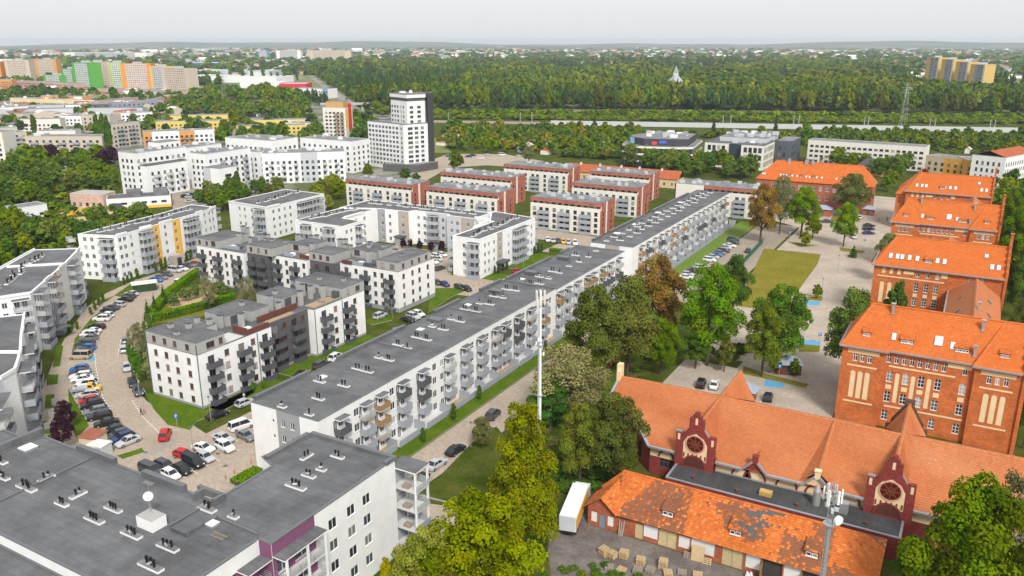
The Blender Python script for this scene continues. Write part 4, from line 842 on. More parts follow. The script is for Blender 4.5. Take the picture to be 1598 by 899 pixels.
# ================================================================ MIDDLE DISTANCE
def flen(a, b): return math.dist(a[:2], b[:2])
def wblock(name, label, poly, z, edges, parap=(), vents=0, group=None, wm=None, roofm=None):
    cx = sum(p[0] for p in poly) / len(poly); cy_ = sum(p[1] for p in poly) / len(poly)
    w_ = Bld(name, label, 'apartment block', (cx, cy_), group); w_.body(poly, z, edges, wm=wm, coph=.14, cope=.4, roof=roofm, copem=WHITE)
    return w_
def raised(bl, p, q, z, h=.7, th=.35, m=None):
    b = MB(); b.bar((*p, z + h / 2 - .05), (*q, z + h / 2 - .05), th, 0, h); bl.part('parapet', b, [m or WHITE])
def vents_along(bl, p, q, z, n, off=0):
    for i in range(n):
        t = (i + .5) / n; bl.vent(p[0] + (q[0] - p[0]) * t + random.uniform(-1, 1), p[1] + (q[1] - p[1]) * t + random.uniform(-.6, .6) + off, z, math.atan2(q[1] - p[1], q[0] - p[0]), random.choice((1, 2, 2)), 1.1)
r14 = [1.2, 4.0, 6.8, 9.6, 12.0]; rW = [1.0, 3.8, 6.6, 9.4, 11.9]
def bal_group(u, w_, rows, styles=('glass', 'glass', 'solid', 'glass'), dep=1.8, top=None, can=True):
    c = []; bl_ = []
    for k, z in enumerate(rows): bl_.append((u, z - .75, w_, dep, 'solid' if k in (0, 1) else styles[k % len(styles)]))
    n = max(2, int(w_ / 1.5))
    for i in range(n): c.append((u - w_ / 2 + (i + .5) * w_ / n, 1.1, 2.1, -.65))
    return c, bl_, ([(u, top, w_ + .4, dep + .2)] if can and top else [])
def facade(L, rows, wins=(), groups=(), bands=None, top=None, ww=1.1, hh=1.35, dep=1.8, fr=WFRAME):
    cols = [(u, ww, hh, 0) for u in wins]; bal = []; can = []
    for u, w_ in groups:
        a, b_, c_ = bal_group(u, w_, rows, dep=dep, top=top); cols += a; bal += b_; can += c_
    d = dict(rows=rows, cols=cols, bal=bal, can=can, fr=fr)
    if bands: d['bands'] = bands
    return d
# white block with yellow stripes
pw1 = [(-235, 145.8), (-222.6, 150.1), (-223.0, 154), (-225.0, 164.2), (-227.1, 173.7), (-229.7, 188.2), (-232.5, 196.5), (-243.7, 195.4), (-239.7, 179)]
w1 = wblock('apartment_block', 'white apartment block with two tall yellow stripes', pw1, 14.0, {
    0: facade(13, rW, (2.2, 4.6), [(10, 4.4)], top=13.2), 1: facade(4, rW, (1.2, 2.9)),
    2: facade(10.4, rW, (1.6,), [(7.2, 5.4)], top=13.3), 3: facade(9.7, rW, (2.0, 6.2), bands=[(0, 3.6, YELLOW), (3.6, 9.8, WHITE)]),
    4: facade(14.7, rW, (1.3, 12.6), [(8, 6.4)], top=13.0, bands=[(0, 3.6, YELLOW), (3.6, 15, WHITE)]), 5: facade(8.7, rW, (1.4, 4.4, 6.6))})
vents_along(w1, (-231, 150), (-236, 190), 14.0, 12)
for p, q in (((-222.7, 150.2), (-223.0, 154)), ((-225, 160), (-225.2, 164.4)), ((-226, 168), (-227.1, 173.7)), ((-229.2, 185), (-229.9, 188.4)), ((-231, 192.5), (-232.6, 196.5))): raised(w1, p, q, 14)
b = MB(); b.box(-225.4, 169.6, 0, -223.2, 173.6, 3.2); w1.part('entrance_porch', b, [TAUPE]); b = MB(); b.box(-223.18, 171, 0, -223.1, 172.6, 2.4); w1.part('door', b, [PANE])
for i in range(5): w1.balcony((-232.6, 196.6), Vector((-1, 0)), 2.5, .6 + i * 2.8, 4.0, 2.2, 'solid' if i < 2 else 'glass')
b = MB(); b.box(-236.5, 196.6, 13.2, -232.2, 199, 13.35, 0); w1.part('canopy', b, [FELT])
for i in range(5): w1.balcony((-242, 147.7), Vector((.945, -.326)), 4.6, .6 + i * 2.8, 3.4, 2.0, 'solid' if i < 2 else 'glass')
# white block with the orange stripe, set at 45 degrees
pw2 = [(-198, 90), (-188, 95.5), (-185.3, 101.5), (-203.1, 121.2), (-215.7, 133.8), (-225.2, 126.7)]
w2 = wblock('apartment_block', 'white block with one tall orange stripe, left of the curved street', pw2, 14.5, {
    0: facade(11, rW, (3, 7)), 1: facade(6.6, rW, (1.2,), [(4.4, 3.2)], top=13.6),
    2: facade(26.5, rW, (8.4, 22.4), [(4.4, 5.0), (14.6, 5.4)], top=13.8, bands=[(0, 17.8, WHITE), (17.8, 19.6, ORANGE), (19.6, 27, OFFW)]),
    3: facade(17.8, rW, (10.6, 13), [(5, 6)], top=13.6)})
vents_along(w2, (-195, 99), (-217, 124), 14.5, 14)
for p, q in (((-188, 95.5), (-185.3, 101.5)), ((-192, 109), (-195, 112.3)), ((-199.6, 117.4), (-203.1, 121.2)), ((-212.6, 130.8), (-215.8, 134)), ((-225.2, 126.7), (-198, 90)), ((-213, 112), (-203.3, 121))): raised(w2, p, q, 14.5, .6)
for i in range(5): w2.balcony((-215.6, 133.9), Vector((-.8, -.6)), 2.6, .6 + i * 2.85, 4.2, 2.2, 'solid' if i < 2 else 'glass')
b = MB(); b.box(-192, 107.5, 2.9, -188.5, 112, 3.1); w2.part('entrance_canopy', b, [FELT])
# block at the left edge, seen end-on
pw3 = [(-146, 53.5), (-134.2, 63.2), (-143.5, 71), (-145.3, 74.6), (-153, 80.2), (-163.5, 86.6), (-175.2, 94.1), (-186, 80)]
w3 = wblock('apartment_block', 'white balcony block at the left edge behind the foreground roof', pw3, 13.4, {
    0: facade(15.2, [.9, 3.7, 6.5, 9.3], (), [(10.6, 8.4), (3.2, 4)], top=11.9, dep=1.6),
    1: facade(12, [.9, 3.7, 6.5, 9.3], (9.6,), [(4.4, 7.2)], top=12.2, dep=2.0), 3: facade(9.5, [.9, 3.7, 6.5, 9.3], (), [(4.4, 6)], top=12.2, dep=2.0),
    4: facade(12, [.9, 3.7, 6.5, 9.3], (9.8,), [(4.6, 5)], top=12.2), 5: facade(13.8, [.9, 3.7, 6.5, 9.3], (1.5, 11.8), [(6.8, 6)], top=12.2)})
for p, q in ((pw3[0], pw3[1]), (pw3[1], (-138.6, 67)), (pw3[2], pw3[3]), ((-151, 78.6), pw3[4]), ((-162, 85.6), (-166, 88.4)), ((-173, 92.6), pw3[6]), ((-160, 76), (-153, 80))): raised(w3, p, q, 13.4, .6)
vents_along(w3, (-146, 63), (-176, 84), 13.4, 8)
for i in range(5):
    b = MB(); b.box(-136.2 + i * -4.6, 70.6 + i * 3.6, 0, -136.0 + i * -4.6, 72 + i * 3.6, 1.5); w3.part('terrace_fence', b, [STEEL])
# white block behind, and the U-shaped block round the court
pw4 = [(-245.2, 213.5), (-223.3, 211.9), (-224.6, 243.7), (-246, 244)]
w4 = wblock('apartment_block', 'white block with dark roof behind the yellow-striped one', pw4, 12, {0: facade(22, rW[:4], (6, 9, 13), [(18, 5)], top=11.2), 1: facade(42, rW[:4], (3, 6, 9, 12, 31, 36, 39), [(20, 9), (27, 4)], top=11.2)})
raised(w4, pw4[1], ((pw4[1][0] * .8 + pw4[2][0] * .2), (pw4[1][1] * .8 + pw4[2][1] * .2)), 12); raised(w4, pw4[1], pw4[0], 12, .4); vents_along(w4, (-232, 216), (-237, 242), 12, 9)
for i in range(4): w4.balcony(pw4[2], Vector((-1, -.2)), 2.6, .6 + i * 2.8, 4, 2.2, 'solid')
w5 = Bld('apartment_block', 'white U-shaped block with taupe strips round a parking court', 'apartment block', (-165, 225))
rU = [1.0, 3.7, 6.4, 9.2]
w5.body([(-138.2, 205.9), (-128.3, 205.9), (-128.6, 242.6), (-146.5, 245.5), (-146.5, 243), (-140, 231), (-138.2, 231)], 12.4, {
    0: facade(9.9, rU, (4.2,), [(8, 3.6)], top=11.2), 1: facade(36.7, rU, (3.2, 5.6, 8.8, 12.6, 18.2, 34), [(24.5, 8.5)], top=11.4, bands=[(0, 10.6, WHITE), (10.6, 14, TAUPE), (14, 37, WHITE)])}, coph=.14, cope=.4, copem=WHITE)
for i in range(4):
    w5.balcony((-138.2, 205.9), Vector((0, -1)), -2.4, 1.0 + i * 2.7, 3.4, 2.4, 'glass' if i > 1 else 'solid'); w5.balcony((-128.6, 242.7), Vector((-1, 0)), 2.4, 1.0 + i * 2.7, 4.0, 2.4, 'solid' if i < 2 else 'glass')
w5.body([(-199, 200.6), (-178, 200.6), (-178.4, 210.8), (-187.2, 211.4), (-187.0, 229.5), (-199.6, 224)], 12.0, {0: facade(21, rU, (2.6, 9.4, 11.6), [(5.8, 3.6), (15.8, 4.2)], top=11.2), 1: facade(10, rU, (2.2, 4.6), [(8.2, 3.2)], top=11.0), 3: facade(18, rU, (3, 7, 11.5))}, coph=.14, cope=.4, copem=WHITE)
w5.body([(-199.7, 224.3), (-186.9, 229.9), (-173.4, 230.6), (-173.2, 233.4), (-158, 233.8), (-158, 232), (-146.6, 232), (-146.6, 243.5), (-199.8, 242)], 12.2, {1: facade(13.5, rU, (2.2, 5.4, 11.0), bands=[(0, 3.4, GREY), (3.4, 9, WHITE), (9, 13.6, TAUPE)]), 3: facade(15.2, rU, (2, 4.6, 12.4), [(8.8, 4)], top=11.3, bands=[(0, 5.4, WHITE), (5.4, 15.3, LGREY)]), 5: facade(11.4, rU, (2, 4.4, 8.8), bands=[(0, 6, LGREY), (6, 11.5, TAUPE)])}, coph=.14, cope=.4, copem=WHITE)
vents_along(w5, (-133, 208), (-134.5, 240), 12.4, 12); vents_along(w5, (-195, 205), (-193, 226), 12, 8); vents_along(w5, (-196, 237), (-150, 239), 12.2, 13)
raised(w5, (-146.4, 232), (-140.3, 231.5), 12.3, .9); raised(w5, (-140, 231), (-138.2, 218), 12.4, .7); raised(w5, (-187, 212), (-187, 222), 12, .6)
for x in (-176.5, -160.5):
    b = MB(); b.prism([(x - 1.8, 227.8), (x + 1.8, 227.8), (x + 1.8, 230.5), (x - 1.8, 230.5)], 2.8, 3.4); w5.part('entrance_canopy', b, [DARKR]); b = MB(); b.box(x - 1.5, 228.2, 0, x + 1.5, 230.5, 2.8); w5.part('entrance_porch', b, [GREY])
b = MB(); b.prism([(-128.2, 215.6), (-125.6, 215.6), (-125.6, 220), (-128.2, 220)], 2.8, 3.4); w5.part('entrance_canopy', b, [DARKR])

# ---- brick-topped blocks
def rblock(x0, y0, x1, label, z=12.3, dep=14, white_left=0):
    r = Bld('apartment_block', label, 'apartment block', ((x0 + x1) / 2, y0 + dep / 2), 'brick-topped apartment blocks', far=True)
    L = x1 - x0; rows = [.9, 3.2, 5.5, 7.4][:4]; rows = [.8, 3.0, 5.2, 7.3]; zt = 9.4
    g_ = [(L * t, 4.6) for t in (.2, .5, .8)]; cols = []; bal = []
    for u, w_ in g_:
        for k, zz in enumerate(rows): bal.append((u, zz - .75, w_, 1.2, 'solid'))
        cols += [(u - 1.3, 1.5, 1.9, -.6), (u + 1.3, 1.5, 1.9, -.6)]
    cols += [(L * t, 1.4, 1.4, 0) for t in (.06, .35, .65, .94)]
    bnd = [(0, dep * .38, REDTILE), (dep * .38, dep * .48, OFFW), (dep * .48, dep + 1, REDTILE)]
    r.body(rect(x0, y0, x1, y0 + dep), zt, {0: dict(rows=rows, cols=cols, bal=bal, fr=DFRAME), 1: dict(bands=bnd, rows=rows, cols=[(3.0, 1.2, 1.3, 0), (10.6, 1.2, 1.3, 0)], fr=DFRAME)}, wm=OFFW, cope=0, roof=FELT2)
    b = MB(); hl = []
    n = int(L / 2.6); cl = [((i + .5) * L / n, 1.5, 1.5) for i in range(n)]
    r.body(rect(x0 + .02, y0 + 1.3, x1 - .02, y0 + dep - .02), 11.0, {0: dict(rows=[9.45], cols=[(u - .02, w_, 1.45, 0) for u, w_, h_ in cl if 1 < u < L - 1], fr=DFRAME), 1: dict(bands=[(0, dep * .38 - 1.3, REDTILE), (dep * .38 - 1.3, dep * .48 - 1.3, OFFW), (dep * .48 - 1.3, dep + 1, REDTILE)])}, wm=OFFW, z0=9.38, cope=0, name='upper_wall')
    b = MB(); b.box(x0, y0 + .05, 9.38, x1, y0 + .22, 10.1); r.part('terrace_parapet', b, [OFFW])
    r.body(rect(x0 - .06, y0 - .06, x1 + .06, y0 + dep + .06), z, {1: dict(bands=bnd)}, wm=REDTILE, z0=10.95, cope=.4, coph=.06, roof=FELT2, name='brick_band')
    if white_left: b = MB(); b.box(x0 - .1, y0 - .1, 0, x0 + white_left, y0 + .5, z + .05); b.box(x0 - .12, y0 - .1, 0, x0 + .4, y0 + dep, z + .05); r.part('white_wall', b, [OFFW])
    for i in range(int(L * .55)):
        s_ = random.uniform(.5, 1.0); bx_ = x0 + 1.5 + random.random() * (L - 3); by_ = y0 + random.choice((3, 5.5, 8.5, 11)) + random.uniform(-.6, .6)
        b = MB(); b.box(bx_ - s_, by_ - s_ * .7, z - .05, bx_ + s_, by_ + s_ * .7, z + random.uniform(.6, 1.3)); r.part('roof_unit', b, [random.choice((LGREY, LGREY, ZINC, GREY))])
    return r
rblock(-149.7, 278.2, -120, 'brick-topped cream block nearest the parking row with a yellow car')
rblock(-150.1, 316.4, -120.2, 'brick-topped cream block directly behind the one by the yellow car')
rblock(-157.6, 351.4, -128.1, 'brick-topped cream block in the far right corner of the group')
rblock(-203.5, 350, -168.3, 'brick-topped cream block farthest back, in front of the street junction')
rblock(-216.4, 313.6, -179, 'brick-topped cream block in the middle row, right of the tower')
rblock(-199, 277.5, -164.4, 'brick-topped cream block behind the U-shaped white block')
rblock(-241.4, 276.2, -206, 'brick-topped cream block farthest left of the group, below the tower')
rblock(-111, 337, -76, 'cream block with brick band and white end behind the long balcony block', white_left=12.5)
# old row of houses with red roofs behind them
ro = Bld('terraced_houses', 'row of cream houses with red tiled roofs behind the brick-topped blocks', 'house', (-150, 400))
ro.body(rect(-190, 392, -128, 402), 4.6, {0: dict(rows=[1.2], cols=cols_grid(62, 4, 1.2, 1.6))}, wm=mat('cream_wall', (.62, .48, .28), .9), cope=0)
tile_roof(ro, [[(-190.5, 391.5, 4.6), (-127.5, 391.5, 4.6), (-127.5, 397, 8.2), (-190.5, 397, 8.2)], [(-127.5, 402.5, 4.6), (-190.5, 402.5, 4.6), (-190.5, 397, 8.2), (-127.5, 397, 8.2)]], mat('old_red_tile', (.4, .1, .04), .85, kind='tile', ramp=[(0, (.3, .075, .03)), (1, (.5, .14, .06))]), .8, .8, seed=3)
for x in (-183, -172, -160, -150, -138): chimney(ro, x, 396.6, 7.4, 1.6, .9, OFFW)

# ---- white mid-rise cluster, tower, offices and blocks beyond
def gblock(name, label, poly, z, cat='apartment block', wm=None, roof=None, pitch=3.4, ww=1.5, hh=1.5, fr=DFRAME, fl=3.0, edges=(0, 1), group=None, b0=None, bal=None, first=1.0, far=True, top=.6, units=0, sills=False, mull=0):
    cx = sum(p[0] for p in poly) / len(poly); cy_ = sum(p[1] for p in poly) / len(poly)
    g_ = Bld(name, label, cat, (cx, cy_), group, far=True); n = max(1, int((z - top - first + .6) / fl)); rows = [first + i * fl for i in range(n)]; E = {}
    for e in edges:
        L = flen(poly[e], poly[(e + 1) % len(poly)]); E[e] = dict(rows=rows, cols=cols_grid(L, pitch, ww, hh), fr=fr, sill=sills, mull=mull)
        if bal and e == bal[0]: E[e]['bal'] = [(u * L, r_ - .7, bal[2], 1.2, bal[3]) for u in bal[1] for r_ in rows]
        if b0 and e in b0: E[e]['bands'] = [(a * L, c_ * L + .01, m_) for a, c_, m_ in b0[e]]
    g_.body(poly, z, E, wm=wm, roof=roof or FELT2, cope=.4, coph=.1, copem=LGREY)
    for i in range(units):
        u_ = random.random() * .8 + .1; v_ = random.random() * .6 + .2; p = Vector(poly[0]).lerp(Vector(poly[1]), u_); q = Vector(poly[3]).lerp(Vector(poly[2]), u_); c_ = p.lerp(q, v_); s_ = random.uniform(.6, 1.6)
        b = MB(); b.box(c_.x - s_, c_.y - s_ * .7, z - .05, c_.x + s_, c_.y + s_ * .7, z + random.uniform(.6, 1.8)); g_.part('roof_unit', b, [random.choice((LGREY, ZINC, WHITE))])
    return g_
GW = 'white mid-rise blocks'
m1 = gblock('apartment_block', 'tallest stepped white mid-rise block at the left of the cluster', rect(-353, 245, -341, 274), 20.5, pitch=3.2, ww=1.5, edges=(0, 1), group=GW, units=8, bal=(1, (.12, .88), 2.4, 'glass'))
b = MB(); m1.body(rect(-341.1, 247, -336.5, 270), 14.6, {1: dict(rows=[1, 4, 7, 10], cols=cols_grid(23, 3.4, 1.3, 1.5), fr=DFRAME, bal=[(u, z_, 3, 1.2, 'glass') for u in (5, 12, 19) for z_ in (3.2, 6.2, 9.2)])}, roof=FELT2, coph=.5)
m1.body(rect(-353.1, 262, -345, 274.1), 23.5, {1: dict(rows=[20.8], cols=cols_grid(12, 3, 1.2, 1.3), fr=DFRAME)}, z0=20.4, roof=FELT2)
gblock('apartment_block', 'plain white mid-rise block with a blank end wall beside the tallest one', rect(-378, 293, -364, 316), 16.5, pitch=3.4, ww=1.7, edges=(1,), group=GW, units=3)
m3 = gblock('apartment_block', 'white mid-rise block with low grey-roofed front wing, middle of the cluster', rect(-341, 275, -329, 304), 17.5, pitch=3.3, ww=1.5, edges=(1, 0), group=GW, units=9, bal=(1, (.35, .6, .85), 2.4, 'solid'))
m3.body(rect(-329.1, 273, -318, 284), 11.5, {1: dict(rows=[1, 4, 7], cols=[(5.5, 4, 1.3, 0)], fr=LGREY and DFRAME), 0: dict(bands=[(0, 5, LGREY), (5, 12, WHITE)])}, roof=FELT2)
gblock('apartment_block', 'narrow white block with a column of paired windows, behind the poplars', rect(-341, 310, -330, 325), 14.5, pitch=3.2, edges=(1, 0), group=GW, units=3)
gblock('apartment_block', 'long white block with dark window grid at the back of the cluster', rect(-372, 326, -336, 346), 18.5, pitch=3.6, ww=1.7, edges=(0, 1), group=GW, units=10, bal=(0, (.2, .4, .6, .8), 2.6, 'glass'))
pm5 = [(-318, 301), (-287, 329), (-297, 340), (-328, 312)]
gblock('apartment_block', 'broad white block with a grey middle strip, front right of the cluster', pm5, 15.6, pitch=2.9, ww=1.4, edges=(0, 1), group=GW, b0={0: [(0, .46, WHITE), (.46, .66, LGREY), (.66, 1, WHITE)]}, bal=(0, (.1, .25, .4, .75, .9), 2.0, 'glass'), units=10)
gblock('apartment_block', 'white block with roof terraces behind the grey-striped one', rect(-340, 352, -302, 368), 17.5, pitch=4, edges=(0, 1), group=GW, units=8)
# tower
t = Bld('tower_block', 'white residential tower with a dark side and a lower stepped wing', 'tower block', (-290, 380))
lowp = [(-312.5, 379.5), (-285.5, 373.8), (-280.5, 371.2), (-274.6, 386.2), (-283, 396), (-309, 396)]
t.body(lowp, 26, {0: dict(rows=[2 + i * 2.6 for i in range(9)], cols=cols_grid(27.5, 3.0, 2.1, 1.5), fr=LGREY, mull=1), 1: dict(rows=[2 + i * 2.6 for i in range(9)], cols=[(2.8, 2.2, 1.5, 0)], fr=LGREY), 2: dict(rows=[2 + i * 2.6 for i in range(9)], cols=[(4.5, 3.2, 1.6, 0), (8.6, 2.4, 1.6, 0), (12.5, 2.2, 1.6, 0)], fr=LGREY)}, roof=FELT2, coph=.5)
upp = [(-296.5, 381.5), (-288, 378), (-279.6, 374), (-275.4, 385.2), (-281, 395.5), (-296.5, 395.5)]
t.body(upp, 38.6, {0: dict(rows=[26.6 + i * 2.6 for i in range(4)], cols=cols_grid(9, 3, 2.0, 1.5), fr=LGREY), 1: dict(rows=[26.6 + i * 2.6 for i in range(4)], cols=[(2, 1.2, 1.5, 0), (5, 1.8, 1.5, 0)], fr=LGREY), 2: dict(rows=[26.6 + i * 2.6 for i in range(4)], cols=[(3, 2.2, 1.5, 0), (8, 2.4, 1.5, 0)], fr=LGREY)}, z0=25.9, roof=FELT2, cope=0, name='upper_wall')
t.body(upp, 40.4, {}, z0=38.55, wm=DARK, roof=FELT2, cope=0, name='attic_wall')
t.body([(p[0] * 1.0 + (p[0] + 286) * .05, p[1] + (p[1] - 385) * .05) for p in upp], 42.2, {}, z0=40.3, roof=FELT2, name='crown_wall', coph=.3)
b = MB(); b.prism([(-274.5, 386.4), (-272.8, 389), (-279.5, 399.5), (-283, 396.2)], 0, 42.4); t.part('dark_side_wall', b, [mat('tower_dark_cladding', (.045, .042, .05), .6, .05)])
b = MB(); b.cyl((-287, 388, 42.3), 1.1, 1.6, 10, r2=.7); b.box(-292, 384, 42.3, -289, 386, 43.3); t.part('roof_unit', b, [WHITE], kind=None)
b = MB(); b.prism([(-292, 366), (-272, 372), (-270, 389), (-274, 389), (-280, 371.4), (-292, 373.5)], 0, 4.2, 0, 1); t.part('podium', b, [DARK, FELT2])
# tower with advertising
pa, za = ([(-440.2, 482.0), (-422.3, 487.1), (-425.9, 499.6), (-443.8, 494.5)], 22.4)
ta = gblock('tower_block', 'beige tower block with orange balconies and a red and yellow banner', pa, za, 'tower block', wm=OFFW, pitch=3.2, ww=2.0, hh=1.3, fl=2.8, edges=(0,), bal=(0, (.62, .85), 2.8, 'wood'))
b = MB(); v0, v1 = Vector(pa[1]), Vector(pa[2]); dd = (v1 - v0).normalized(); nn = Vector((dd.y, -dd.x)) * .2
for (u0, u1, z0_, z1_, mi) in ((.3, 5, 8, za - 1, 0), (5.1, 11, 4, za + 3, 1)):
    p, q = v0 + dd * u0 + nn, v0 + dd * u1 + nn; b.quad((*p, z0_), (*q, z0_), (*q, z1_), (*p, z1_), mi)
ta.part('banner', b, [mat('yellow_banner', (.75, .5, .15), .6), mat('red_banner', (.65, .03, .02), .6)], kind='stuff')
ta.body([((p[0] * .75 + sum(q[0] for q in pa) / 16), (p[1] * .75 + sum(q[1] for q in pa) / 16)) for p in pa], za + 4.5, {}, z0=za, wm=mat('ochre_wall', (.55, .33, .12), .8), roof=FELT2, name='attic_wall')
# offices
o1 = Bld('office_building', 'rounded glass office building with white floor bands', 'office building', (-160, 468))
po = [(-187, 470), (-184, 458), (-171, 450), (-150, 456), (-143, 461), (-149, 498), (-178, 505)]
GL = mat('office_glass', (.045, .06, .07), .12, .2, .4, spec=.6)
for i in range(3):
    b = MB(); b.prism(po, .6 + i * 4, 3.6 + i * 4); o1.part('glazing', b, [GL])
    cx, cy_ = -164, 475; b = MB(); b.prism([(cx + (p[0] - cx) * 1.03, cy_ + (p[1] - cy_) * 1.03) for p in po], 3.4 + i * 4, 4.5 + i * 4, 0, 1, True); o1.part('floor_band', b, [OFFW, FELT2])
    for k in range(len(po) - 1):
        p, q = Vector(po[k]), Vector(po[k + 1]); n_ = max(1, int((q - p).length / 3))
        for j in range(n_):
            c_ = p.lerp(q, (j + .5) / n_); b = MB(); b.box(c_.x - .12, c_.y - .12, .6 + i * 4, c_.x + .12, c_.y + .12, 3.4 + i * 4); o1.part('mullion', b, [ZINC])
pi = [(cx + (p[0] - cx) * .84, cy_ + (p[1] - cy_) * .84) for p in po]
o1.body(pi, 16.5, {}, wm=mat('office_dark_attic', (.06, .06, .075), .6), z0=12.4, roof=FELT2, name='attic_wall')
b = MB()
p, q = Vector(pi[2]), Vector(pi[3]); dd = (q - p).normalized(); nn = Vector((dd.y, -dd.x)) * .15
for (u0, u1, z0_, z1_, mi) in ((4.5, 7.5, 13.2, 15, 0), (9, 13, 14, 15.6, 1)):
    a_, c_ = p + dd * u0 + nn, p + dd * u1 + nn; b.quad((*a_, z0_), (*c_, z0_), (*c_, z1_), (*a_, z1_), mi)
p, q = Vector(pi[1]), Vector(pi[2]); dd = (q - p).normalized(); nn = Vector((dd.y, -dd.x)) * .15; a_, c_ = p + nn, p + dd * 4 + nn; b.quad((*a_, 12.8), (*c_, 12.8), (*c_, 16.3), (*a_, 16.3), 2)
o1.part('sign', b, [mat('red_sign', (.6, .08, .06), .6), mat('blue_sign', (.08, .15, .6), .6), mat('pale_blue_sign', (.3, .6, .8), .6)], kind='stuff')
for i in range(14): b = MB(); x, y = cx + random.uniform(-14, 12), cy_ + random.uniform(-8, 16); s_ = random.uniform(.7, 2); b.box(x - s_, y - s_, 16.4, x + s_, y + s_, 16.4 + random.uniform(.8, 2.6)); o1.part('roof_unit', b, [random.choice((WHITE, LGREY, ZINC))])
o2 = Bld('office_building', 'white-gridded office building with a dark glazed centre', 'office building', (-123, 490))
eg = lambda L: dict(rows=[1.4, 5.4, 9.6], cols=cols_grid(L, 2.75, 2.1, 3.0), fr=OFFW, sill=False, mull=0)
o2.body(rect(-140.3, 476, -126.6, 506), 14, {0: eg(13.7)}, wm=OFFW, coph=.5); o2.body(rect(-126.55, 478, -118.5, 506), 13.6, {}, wm=GL, cope=0); o2.body(rect(-118.45, 474, -105.5, 500), 14, {0: eg(13), 1: eg(26)}, wm=OFFW, coph=.5)
o2.body(rect(-105.6, 504, -96.5, 531), 14, {0: dict(rows=[1.4, 5, 9], cols=[(2.4, 1.5, 2, 0), (5.2, 1.5, 2, 0)], fr=DFRAME), 1: dict(rows=[5, 9], cols=cols_grid(14, 2.6, 1.8, 2.4), fr=DFRAME, sill=False)}, wm=mat('anthracite_panel', (.09, .1, .125), .6, .06), roof=FELT2)
o2.body(rect(-135, 488, -108, 520), 16.6, {}, wm=LGREY, z0=13.5, roof=FELT2, name='attic_wall')
for i in range(26): b = MB(); x, y = random.uniform(-138, -108), random.uniform(479, 518); s_ = random.uniform(.6, 1.8); z_ = 16.5 if y > 488 and -135 < x < -108 else 14; b.box(x - s_, y - s_, z_, x + s_, y + s_, z_ + random.uniform(.8, 2.4)); o2.part('roof_unit', b, [random.choice((WHITE, LGREY, ZINC))])
sp, sz = ([(-90.1, 520.0), (-25.6, 515.4), (-24.7, 527.4), (-89.2, 532.0)], 13.8)
gblock('office_building', 'long cream slab with rows of paired dark windows beside the office buildings', sp, sz, 'office building', wm=OFFW, pitch=3.0, ww=2.0, hh=1.3, fl=2.9, edges=(0, 3), mull=1)
sp, sz = ([(-24.4, 497.5), (-4.3, 486.8), (1.3, 497.4), (-18.8, 508.1)], 11.4)
gblock('apartment_block', 'beige and mustard apartment block behind the farthest school building', sp, sz, 'apartment block', wm=mat('beige_wall', (.56, .45, .3), .85), pitch=3.6, ww=1.5, fl=2.9, edges=(0, 1), b0={0: [(0, .45, mat('beige_wall', ())), (.45, 1, mat('mustard_wall', (.62, .33, .06), .85))]})
sp, sz = ([(-4.1, 482.2), (8.3, 487.0), (3.2, 500.1), (-9.2, 495.3)], 12.1)
gblock('apartment_block', 'mustard block with balconies near the right edge of the picture', sp, sz, 'apartment block', wm=MATS['mustard_wall'], pitch=3.4, fl=2.9, edges=(0, 1), bal=(0, (.3, .7), 3, 'solid'))
sp, sz = ([(12.2, 469.4), (25.7, 501.5), (11.0, 507.7), (-2.5, 475.6)], 15.7)
ow = gblock('apartment_block', 'white old tenement with red dormer roof at the right edge', sp, sz, 'apartment block', wm=WHITE, pitch=2.6, ww=1.1, hh=1.8, fl=3.4, edges=(0, 3))
c0 = [Vector(p) for p in sp]; m0, m1_ = (c0[0] + c0[3]) / 2, (c0[1] + c0[2]) / 2
tile_roof(ow, [[(*c0[0], sz), (*c0[1], sz), (*m1_, sz + 2.6), (*m0, sz + 2.6)], [(*c0[2], sz), (*c0[3], sz), (*m0, sz + 2.6), (*m1_, sz + 2.6)]], MATS['old_red_tile'], .8, .8)
sp, sz = ([(-57.6, 486.4), (-43.3, 484.2), (-40.9, 500.0), (-55.2, 502.2)], 7.4)
wh = Bld('warehouse', 'yellowish brick building with large dark pitched roof', 'warehouse', sp[0])
wh.body(sp, sz * .6, {0: dict(rows=[1.2], cols=cols_grid(flen(sp[0], sp[1]), 3.4, 2.2, 2.4), fr=DFRAME, mull=1)}, wm=mat('ochre_brick', (.5, .3, .1), .85), cope=0)
c0 = [Vector(p) for p in sp]; e_ = (c0[1] - c0[0]).normalized() * 3; m0, m1_ = (c0[0] + c0[3]) / 2 + e_, (c0[1] + c0[2]) / 2 - e_; zq = sz * .6
b = MB(); k_ = e_ * .3; b.poly([(*(c0[0] - k_), zq), (*(c0[1] + k_), zq), (*m1_, zq + 4), (*m0, zq + 4)]); b.poly([(*(c0[2] + k_), zq), (*(c0[3] - k_), zq), (*m0, zq + 4), (*m1_, zq + 4)]); b.poly([(*(c0[1] + k_), zq), (*(c0[2] + k_), zq), (*m1_, zq + 4)]); b.poly([(*(c0[3] - k_), zq), (*(c0[0] - k_), zq), (*m0, zq + 4)]); wh.part('roof', b, [mat('brown_felt', (.09, .07, .07), .9, .3, .5)])
